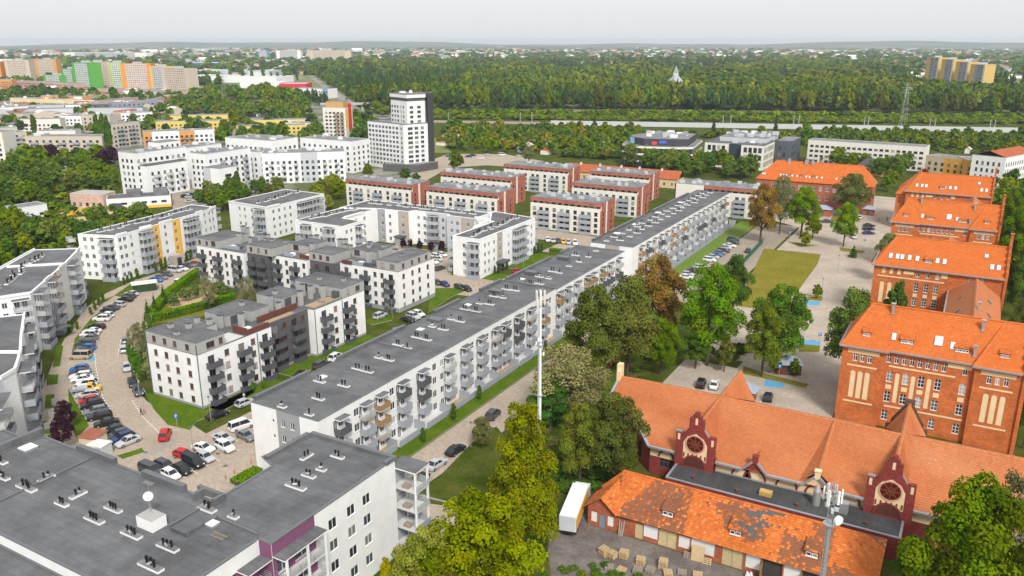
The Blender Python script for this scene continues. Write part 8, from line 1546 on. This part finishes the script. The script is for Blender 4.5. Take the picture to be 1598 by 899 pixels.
for i in range(9):
    a, c_ = Vector((-336.8, 266.9)), Vector((-298.3, 243.6)); p = a.lerp(c_, q.random()) + Vector((q.uniform(-4, 4), q.uniform(-4, 4))); car(q.choice(('sedan', 'suv', 'hatch')), p.x, p.y, 1.2, CC[q.choice(('white', 'black', 'silver', 'dark blue'))], 'small car parked below the white mid-rise cluster', 'cars below the mid-rise cluster', False)
link('bay_lines', BAYS.mesh('bay_lines', [LINE]), kind='structure')
# yellow pickup with flat bed
x, y, a = (-154.8, 92.8, 0.79); pk = thing('pickup_truck', 'yellow flatbed pickup in the curved parking row', 'pickup', (x, y, .02), a)
b = MB(); rings = []
for xx, w_, z0, z1 in ((.3, .9, .35, 1.9), (1.2, .92, .35, 1.95), (1.8, .92, .35, 1.2), (2.6, .88, .38, 1.05), (2.8, .75, .45, .8)): rings.append([(xx, -w_, z0), (xx, w_, z0), (xx, w_, (z0 + z1) / 2 + .2), (xx, w_ * .85, z1), (xx, -w_ * .85, z1), (xx, -w_, (z0 + z1) / 2 + .2)])
loft(b, rings); link('cab', b.mesh('cab', [PAINT]), pk, col=CC['yellow']); b = MB(); b.quad((1.24, -.78, 1.85), (1.24, .78, 1.85), (1.82, .8, 1.24), (1.82, -.8, 1.24)); b.v = [(v[0] + .03, v[1], v[2] + .03) for v in b.v]
for sy in (-1, 1): b.quad((.45, sy * .925, 1.3), (1.3, sy * .935, 1.3), (1.15, sy * .88, 1.8), (.45, sy * .86, 1.8))
link('windows', b.mesh('windows', [CGLASS]), pk); b = MB(); b.box(-3.0, -1.0, .75, .25, 1.0, .85); b.box(-3, -1, .85, -2.95, 1, 1.2); b.box(-3, -1, .85, .25, -.95, 1.2); b.box(-3, .95, .85, .25, 1, 1.2); link('flat_bed', b.mesh('flat_bed', [STEEL]), pk)
for sx in (-1.9, 1.9):
    for sy in (-.82, .82): link('wheel', CM['suv'][2][1], pk, (sx, sy, .33))
# box truck by the garages
tr = thing('box_truck', 'white box truck with a yellow side standing by the garages', 'truck', (-45.9, 100.2, .02), R(103.5))
b = MB(); b.box(-5.2, -1.25, 1.1, 4.4, 1.25, 3.6, 0); link('cargo_box', b.mesh('cargo_box', [WHITE]), tr); b = MB()
for sy in (-1, 1): b.box(-5.1, sy * 1.265 - .01, 1.3, 4.3, sy * 1.265 + .01, 3.1)
link('side_panel', b.mesh('side_panel', [mat('truck_yellow', (.75, .36, .02), .6)]), tr, kind='stuff'); b = MB(); b.box(-5.22, -1.2, 1.15, -5.2, 1.2, 3.5); link('rear_door', b.mesh('rear_door', [LGREY]), tr); b = MB(); b.box(-5.25, -1.2, .7, -5.15, 1.2, 1.0); link('rear_bumper', b.mesh('rear_bumper', [TYRE]), tr)
b = MB(); b.box(4.6, -1.2, .6, 6.4, 1.2, 2.7); link('cab', b.mesh('cab', [PAINT]), tr, col=CC['white']); b = MB(); b.quad((6.42, -1.1, 1.7), (6.42, 1.1, 1.7), (6.42, 1.1, 2.5), (6.42, -1.1, 2.5)); link('windscreen', b.mesh('windscreen', [CGLASS]), tr); b = MB(); b.box(-5, -.5, .6, 6, .5, 1.1); link('chassis', b.mesh('chassis', [TYRE]), tr)
for sx in (-4, -2.8, 5.2):
    for sy in (-1.0, 1.0): link('wheel', CM['suv'][2][1], tr, (sx, sy, .48), sc=(1.45, 1.2, 1.45))
# ================================================================ STREET FURNITURE, MASTS, SMALL THINGS
ms = thing('antenna_mast', 'tall white tubular antenna mast in the middle of the picture', 'mast', (-58.5, 112.4, 0))
b = MB(); b.cyl((0, 0, 0), .36, 13, 12, r2=.32); b.cyl((0, 0, 13), .32, 9, 12, r2=.24); b.cyl((0, 0, 22), .24, 9.4, 10, r2=.2); link('pole', b.mesh('pole', [mat('mast_white', (.78, .79, .8), .5, .03)]), ms)
for z_ in (13, 22): b = MB(); b.cyl((0, 0, z_ - .1), .5, .2, 12); link('flange', b.mesh('flange', [STEEL]), ms)
for i in range(6):
    a = i * 1.05; b = MB(); b.box(-.16, -.1, 0, .16, .1, 2.2); b.bar((0, .1, 1.1), (0, .6, 1.1), .08); o = link('panel_antenna', b.mesh('panel_antenna', [OFFW]), ms, (.75 * math.cos(a), .75 * math.sin(a), 29.2), a + 1.57)
for i in range(4):
    a = i * 1.6 + .3; b = MB(); b.cyl((0, -.1, 0), .35, .2, 12, axis='y'); b.bar((0, .1, 0), (0, .5, 0), .07); link('dish', b.mesh('dish', [WHITE]), ms, (.6 * math.cos(a), .6 * math.sin(a), 20.5 + i * .9), a + 1.57)
b = MB()
for i in range(40): b.bar((-.15, -.5, 8 + i * .5), (.15, -.5, 8 + i * .5), .03)
b.bar((-.15, -.5, 8), (-.15, -.5, 28), .035); b.bar((.15, -.5, 8), (.15, -.5, 28), .035)
for z_ in (9, 14, 19, 24, 27.5): b.bar((0, -.5, z_), (0, 0, z_), .05)
link('ladder', b.mesh('ladder', [STEEL]), ms)
lm = thing('lattice_mast', 'grey mast with white antenna panels in front of the garages', 'mast', (-8.6, 87.0, 0))
b = MB(); b.cyl((0, 0, 0), .4, 18.5, 12, r2=.28); link('pole', b.mesh('pole', [STEEL]), lm); lb = lattice(5, .6, .5, 8, .07); lb.v = [(v[0], v[1], v[2] + 18.5) for v in lb.v]; link('lattice_head', lb.mesh('lattice_head', [STEEL]), lm)
b = MB()
for i in range(34): b.bar((-.2, -.62, 1 + i * .5), (.2, -.62, 1 + i * .5), .035)
b.bar((-.2, -.62, 1), (-.2, -.62, 18), .05); b.bar((.2, -.62, 1), (.2, -.62, 18), .05)
for z_ in (2, 8, 14, 17.8): b.bar((0, -.62, z_), (0, -.2, z_), .06)
link('ladder', b.mesh('ladder', [STEEL]), lm)
b = MB(); b.cyl((0, 0, 18.4), .7, .12, 14); link('platform', b.mesh('platform', [STEEL]), lm)
for i, (a, z_, w_, h_) in enumerate(((.2, 21.2, .36, 1.9), (1.4, 21.4, .3, 1.7), (2.3, 21.2, .36, 2.0), (3.3, 21.4, .3, 1.7), (4.4, 21.2, .36, 2.0), (5.5, 21.4, .3, 1.8))):
    b = MB(); b.box(-w_ / 2, -.1, 0, w_ / 2, .1, h_); b.bar((0, .1, h_ / 2), (0, .75, h_ / 2), .08); link('panel_antenna', b.mesh('panel_antenna', [WHITE]), lm, (.95 * math.cos(a), .95 * math.sin(a), z_), a + 1.57, sc=(.85, .85, .9))
for i in range(5):
    b = MB(); b.box(-.22, -.12, 0, .22, .12, .45); link('radio_unit', b.mesh('radio_unit', [LGREY]), lm, (.55 * math.cos(i * 1.25), .55 * math.sin(i * 1.25), 20.2 + .5 * (i % 2)), i * 1.25)
b = MB(); b.cyl((0, -.15, 0), .55, .3, 16, axis='y'); link('dish', b.mesh('dish', [WHITE]), lm, (.9, -.3, 19.3), .9)
# utility shed and steel cabinet
us = thing('utility_shed', 'small cream shed with red-brown roof at the end of the curved parking row', 'shed', (-131.4, 78.5, 0)); b = MB(); b.box(-1.7, -1.5, 0, 1.7, 1.5, 2.5); link('wall', b.mesh('wall', [mat('shed_cream', (.6, .5, .38), .85)]), us, rz=.25); b = MB(); b.poly([(-1.95, -1.75, 2.5), (1.95, -1.75, 2.5), (1.95, 1.75, 2.75), (-1.95, 1.75, 2.75)]); b.poly([(-1.95, -1.75, 2.45), (1.95, -1.75, 2.45), (1.95, -1.75, 2.5), (-1.95, -1.75, 2.5)]); link('roof', b.mesh('roof', [mat('red_brown_sheet', (.3, .1, .06), .7)]), us, rz=.25)
uc = thing('steel_cabinet', 'pale steel container beside the cream utility shed', 'container', (-127.6, 77.1, 0)); b = MB(); b.box(-1.6, -1.2, 0, 1.6, 1.2, 2.2); link('box', b.mesh('box', [LGREY]), uc, rz=.25); b = MB(); b.box(-1.7, -1.3, 2.2, 1.7, 1.3, 2.35); link('roof', b.mesh('roof', [OFFW]), uc, rz=.25); b = MB(); b.box(.2, -1.23, .1, 1.4, -1.2, 2.0); link('door', b.mesh('door', [GREY]), uc, rz=.25)
x, y = (-207.9, 146.9); kq = thing('bin_store', 'green mesh bin store with pale roof in front of the yellow-striped block', 'bin store', (x, y, 0), 1.0); b = MB(); b.box(-3.2, -1.6, 0, 3.2, 1.6, 2.3); link('wall', b.mesh('wall', [mat('ivy_green', (.03, .06, .025), .9, .4, 3)]), kq); b = MB(); b.box(-3.5, -1.9, 2.3, 3.5, 1.9, 2.5); link('roof', b.mesh('roof', [OFFW]), kq)
def hut(label, p, w_, l_, hw_, roofm, wm_, rz=0):
    o = thing('yard_hut', label, 'hut', (p[0], p[1], 0), rz); b = MB(); b.box(-w_, -l_, 0, w_, l_, hw_); link('wall', b.mesh('wall', [wm_]), o); b = MB(); e = .5; r_ = [(-w_ - e, -l_ - e), (w_ + e, -l_ - e), (w_ + e, l_ + e), (-w_ - e, l_ + e)]; t0, t1 = (-w_ * .35, 0), (w_ * .35, 0)
    Z3 = lambda p, z: (p[0], p[1], z)
    b.poly([Z3(r_[0], hw_), Z3(r_[1], hw_), Z3(t1, hw_ + 1.4), Z3(t0, hw_ + 1.4)]); b.poly([Z3(r_[1], hw_), Z3(r_[2], hw_), Z3(t1, hw_ + 1.4)]); b.poly([Z3(r_[2], hw_), Z3(r_[3], hw_), Z3(t0, hw_ + 1.4), Z3(t1, hw_ + 1.4)]); b.poly([Z3(r_[3], hw_), Z3(r_[0], hw_), Z3(t0, hw_ + 1.4)]); link('roof', b.mesh('roof', [roofm]), o); b = MB(); b.box(-.5, -l_ - .03, .05, .5, -l_, 2.1); link('door', b.mesh('door', [DARKR]), o)
BZ = mat('blue_zinc', (.3, .36, .44), .5, .1)
hut('brick hut with blue-grey hipped roof by the hall', (-34.8, 157.3), 2.3, 1.6, 2.4, BZ, GBRICK); hut('yard shelter with blue-grey roof under the school trees', (-30.1, 176.5), 2.6, 2.0, 2.4, BZ, WOODF, .4); hut('red brick hut with grey roof in the upper school yard', (-53.5, 360), 3.2, 2.4, 3, BZ, GBRICK); hut('small red brick hut with grey roof near the farthest school building', (-36.9, 370.9), 2.2, 1.8, 2.6, BZ, GBRICK)
# lamps
def lamp_meshes():
    b = MB(); b.cyl((0, 0, 0), .08, 5.2, 8, r2=.05); p = b.mesh('pole', [STEEL]); b = MB(); b.cyl((0, 0, 5.15), .3, .12, 10, r2=.2); b.cyl((0, 0, 5.27), .2, .12, 10, r2=.05); return p, b.mesh('lamp_head', [DARKR])
lp, lh = lamp_meshes()
LAB = ['beside the two parked cars in the lane', 'in the car park behind the foreground roof', 'beside the tan car park corner', 'at the lawn corner of the nearer terraced block', 'by the dark purple trees', 'at the bend by the thin birch', 'first from the front along the bright lawn of the far balcony block', 'second from the front along the bright lawn of the far balcony block', 'third from the front along the bright lawn of the far balcony block', 'by the hedge corner of the playground', 'beside the right wing lawn of the U-shaped block', 'in the middle of the school yard', 'on the lower school yard island', 'beside the upper school yard cars', 'by the left wing of the playground hedge', 'in the bays near the further terraced block']
for lab, p in zip(LAB, ((-71.8, 111.5), (-113.7, 85.6), (-135.9, 125.1), (-121.2, 96), (-148.1, 86.7), (-143, 96.6), (-72.4, 243.9), (-70.8, 257.2), (-72.3, 278), (-173.9, 123.6), (-122.2, 222.6), (-33.8, 270.1), (-33.5, 239.4), (-41.6, 317.9), (-196.8, 120.1), (-128.7, 162.4))):
    o = thing('street_lamp', 'street lamp ' + lab, 'street lamp', (*p, 0), group='street lamps'); link('pole', lp, o); link('lamp_head', lh, o)
# blue parking signs
def psign(lab, p, rz=.5):
    o = thing('parking_sign', lab, 'sign', (*p, 0), rz); b = MB(); b.cyl((0, 0, 0), .05, 2.9, 8); link('post', b.mesh('post', [STEEL]), o); b = MB(); b.box(-.4, -.09, 2.1, .4, -.05, 2.9); pl_ = link('plate', b.mesh('plate', [mat('sign_blue', (.01, .13, .55), .5, 0)]), o)
    b = MB()
    for x0, z0, x1, z1 in ((-.16, 2.22, -.06, 2.78), (-.06, 2.68, .14, 2.78), (-.06, 2.44, .14, 2.54), (.08, 2.54, .18, 2.68)): b.box(x0, -.1, z0, x1, -.092, z1)
    link('letter', b.mesh('letter', [LINE]), pl_, kind='stuff')
psign('blue parking sign on the lawn corner by the red car', (-124.6, 91)); psign('blue parking sign beside the grey-roofed yard shelter', (-31, 172.6)); psign('blue parking sign on the upper school yard', (-30.9, 309.1)); psign('blue parking sign left on the upper yard island', (-56.5, 308.3)); psign('blue parking sign beside the blue bay in the school yard', (-27, 198.1))
# bollards
bm = MB(); bm.cyl((0, 0, 0), .09, .9, 8, r2=.07); bm = bm.mesh('bollard', [mat('red_white_plastic', (.6, .12, .06), .6)])
for i, p in enumerate(((-101.7, 82.1), (-101.8, 84.1), (-101.8, 87.8), (-125.6, 198.2), (-125, 200.1), (-124.4, 202), (-123.7, 204))): link('bollard', bm, None, p, label='small red bollard at the %s' % ('car park edge behind the foreground roof' if i < 3 else 'lawn below the right wing of the U-shaped block'), cat='bollard', group='red bollards')
# fences
fn = thing('green_fence', 'green mesh fence between school lawn and car park', 'fence', (-62.2, 263.9)); p0 = Vector((-62.2, 263.9)); p1 = Vector((-63.6, 298.4)); L = (p1 - p0).length; d = (p1 - p0) / L; GF = mat('fence_green', (.02, .13, .09), .6)
pm = MB(); pm.box(0, -.02, .1, 2.4, .02, 2.0); pm = pm.mesh('panel', [GF]); po_ = MB(); po_.box(-.05, -.05, 0, .05, .05, 2.1); po_ = po_.mesh('post', [GF])
for i in range(int(L / 2.5)): v = d * 2.5 * i; link('panel', pm, fn, (v.x, v.y, 0), math.atan2(d.y, d.x)); link('post', po_, fn, (v.x, v.y, 0))
gw = Bld('garden_wall', 'brown boundary wall running down to the left gable of the hall', 'wall', (-65.3, 172.4)); b = MB(); p0 = Vector((-65.3, 172.4)); p1 = Vector((-65.1, 146.5)); b.bar((*p0, .9), (*p1, .9), .35, 0, 1.8); gw.part('wall', b, [GBRICK]); b = MB(); b.bar((*p0, 1.85), (*p1, 1.85), .5, 0, .12); gw.part('coping', b, [KERB])
# pallets in the garage yard
def pallet_stack(label, x, y, n, rz, tilt=0, m=WOOD):
    o = thing('pallet_stack', label, 'pallets', (x, y, .01), rz, 'pallets in the yard')
    for k in range(n):
        dx, dy = random.uniform(-.06, .06), random.uniform(-.06, .06)
        for j in range(5): q_ = link('slat', SLAT[m.name], o, (dx, dy - .5 + j * .25, .12 + k * .15))
        for j in range(3): link('bearer', BEAR[m.name], o, (dx - .5 + j * .5, dy, k * .15))
    if tilt: o.rotation_euler = (tilt, 0, rz); o.location.z = .3
    return o
SLAT = {}; BEAR = {}
for m_ in (WOOD, OLDWOOD):
    b = MB(); b.box(-.6, -.075, 0, .6, .075, .025); SLAT[m_.name] = b.mesh('slat', [m_]); b = MB(); b.box(-.05, -.55, 0, .05, .55, .115); BEAR[m_.name] = b.mesh('bearer', [m_])
PLB = [(-38.3, 93.9, 8), (-37.0, 94.0, 6), (-35.6, 94.8, 7), (-33.0, 94.6, 6), (-30.0, 95.4, 8), (-36.4, 91.3, 3), (-31.2, 93.4, 4), (-32.6, 92.4, 5), (-27.2, 95.2, 3), (-28.8, 94.0, 4), (-34.7, 91.8, 2), (-25.2, 95.8, 3)]
for i, (x, y, n) in enumerate(PLB): pallet_stack('%s wooden pallet stack from the left in the garage yard' % NTH[i], x, y, n, random.uniform(-.5, .5), 0, OLDWOOD if i in (5, 6, 7, 8) else WOOD)
pallet_stack('pallet leaning upright against the garages beside the bush', -27.7, 99.3, 1, 0, 1.25, OLDWOOD); pallet_stack('pallet leaning against the white boarded window', -24.9, 99.2, 1, .1, 1.25, WOOD)
b = MB(); b.box(-.9, -.03, 0, .9, .03, 2.2); o = link('wooden_board', b.mesh('wooden_board', [WOOD]), None, (-26.3, 99.0, .02), .1, label='large plain board leaning between the pallets at the garages', cat='board'); o.rotation_euler = (-.25, 0, .1)
b = MB()
for i in range(7): b.box(-.5 + .12 * i, -.35 + .05 * (i % 3), 0, -.3 + .12 * i, .2, .5 + .12 * ((i * 3) % 4))
link('sack_pile', b.mesh('sack_pile', [WHITE]), None, (-19.0, 98.9, .01), .3, label='heap of white sacks before the open garage door', cat='sacks', kind='stuff')
for i, (dx, l_) in enumerate(((0, 2.4), (.25, 2.1), (.5, 2.6))):
    b = MB(); b.box(-.1, -.04, 0, .1, .04, l_); o = link('plank', b.mesh('plank', [OLDWOOD]), None, (-38.3 + dx, 99.4, .02), .2, label=('left', 'middle', 'right')[i] + ' of three old planks leaning by the garage porch', cat='plank'); o.rotation_euler = (-.3, .05 * i, .2)
# excavator on the sandy site
x, y = (-324.4, 200); ex = thing('excavator', 'small yellow excavator on the sandy site', 'excavator', (x, y, 0), .8); b = MB(); b.box(-1.6, -1.2, 0, 1.6, -.7, .8); b.box(-1.6, .7, 0, 1.6, 1.2, .8); link('tracks', b.mesh('tracks', [TYRE]), ex, kind='stuff'); EY = mat('excavator_yellow', (.7, .35, .02), .5); b = MB(); b.box(-1.5, -1, .8, .9, 1, 1.7); b.box(-.2, -.9, 1.7, .9, .1, 2.8); link('body', b.mesh('body', [EY]), ex); b = MB(); b.bar((.8, .4, 1.6), (3.2, .4, 3.6), .35); b.bar((3.2, .4, 3.6), (4.6, .4, 1.4), .28); link('boom', b.mesh('boom', [EY]), ex); b = MB(); b.box(4.2, .0, .8, 5, .8, 1.4); link('bucket', b.mesh('bucket', [DARKR]), ex)
# people
def person(label, p, rz, shirt, legs, hair, arm=.25, stride=.12):
    V = [(0, 0, .95), (0, 0, 1.2), (0, 0, 1.42), (0, 0, 1.52), (0, .01, 1.66), (0, .01, 1.74), (-.19, 0, 1.4), (-.25, -.04, 1.14), (-.24, .04 + arm * .2, .9), (-.24, .07 + arm * .3, .82), (.19, 0, 1.4), (.25, .03, 1.14), (.24, .06, .9), (.24, .09, .82), (-.1, 0, .9), (-.1, stride, .5), (-.1, stride * .4, .08), (-.1, stride * .4 + .16, .03), (.1, 0, .9), (.1, -stride * .6, .5), (.1, -stride * 1.6, .1), (.1, -stride * 1.6 + .15, .03)]
    E = [(0, 1), (1, 2), (2, 3), (3, 4), (4, 5), (2, 6), (6, 7), (7, 8), (8, 9), (2, 10), (10, 11), (11, 12), (12, 13), (0, 14), (14, 15), (15, 16), (16, 17), (0, 18), (18, 19), (19, 20), (20, 21)]
    Rr = [.15, .15, .14, .06, .1, .08, .07, .05, .04, .045, .07, .05, .04, .045, .1, .07, .05, .045, .1, .07, .05, .045]
    me = bpy.data.meshes.new('person'); me.from_pydata(V, E, []); o = link('person', me, None, (*p, .02), rz, label=label, cat='person'); 
    sk = o.modifiers.new('skin', 'SKIN'); sv = me.skin_vertices[0].data
    for i, r_ in enumerate(Rr): sv[i].radius = (r_, r_ * .8)
    sv[0].use_root = True; ss = o.modifiers.new('smooth', 'SUBSURF'); ss.levels = ss.render_levels = 1
    m = bpy.data.materials.new('clothes'); m.use_nodes = True; nt = m.node_tree; tc = nt.nodes.new('ShaderNodeTexCoord'); sx = nt.nodes.new('ShaderNodeSeparateXYZ'); cr = nt.nodes.new('ShaderNodeValToRGB'); mr = nt.nodes.new('ShaderNodeMapRange'); mr.inputs[2].default_value = 1.85
    nt.links.new(tc.outputs['Object'], sx.inputs[0]); nt.links.new(sx.outputs[2], mr.inputs[0]); nt.links.new(mr.outputs[0], cr.inputs[0]); nt.links.new(cr.outputs[0], nt.nodes['Principled BSDF'].inputs['Base Color']); cr.color_ramp.interpolation = 'CONSTANT'; e = cr.color_ramp.elements
    e[0].color = (.03, .03, .03, 1); e[1].position = .05; e[1].color = (*legs, 1)
    for p_, c_ in ((.5, shirt), (.8, (.5, .3, .22)), (.915, hair)): k = e.new(p_); k.color = (*c_, 1)
    me.materials.append(m); return o
person('person in dark clothes walking across the curved street', (-135.3, 91.2), 2.2, (.02, .02, .025), (.03, .03, .05), (.04, .02, .01)); person('person in orange top walking beside the one in dark clothes', (-135.1, 91.7), 2.2, (.6, .2, .06), (.4, .2, .12), (.05, .03, .02)); person('person in pale top walking near the blue hatchback', (-123.1, 106.1), .5, (.6, .55, .6), (.05, .07, .2), (.05, .03, .02))
person('person in dark clothes standing by the farthest school building', (-28.6, 360.7), 1, (.02, .02, .03), (.02, .02, .03), (.03, .02, .01)); person('person walking in the upper school yard', (-31.4, 357.7), 2, (.03, .03, .05), (.03, .03, .05), (.03, .02, .01))
# ================================================================ HAZE
b = MB(); b.box(-16500, -3500, -1.2, 12500, 17500, 112, 0); hz = link('haze', b.mesh('haze', []), kind='stuff', label='thin pale haze over the town and forest', cat='haze')
hm = bpy.data.materials.new('haze_air'); hm.use_nodes = True; n = hm.node_tree; n.nodes.remove(n.nodes['Principled BSDF']); pv = n.nodes.new('ShaderNodeVolumePrincipled'); pv.inputs['Color'].default_value = (.78, .87, .98, 1); pv.inputs['Density'].default_value = .00007; pv.inputs['Anisotropy'].default_value = .2
n.links.new(pv.outputs[0], n.nodes['Material Output'].inputs['Volume']); hz.data.materials.append(hm)
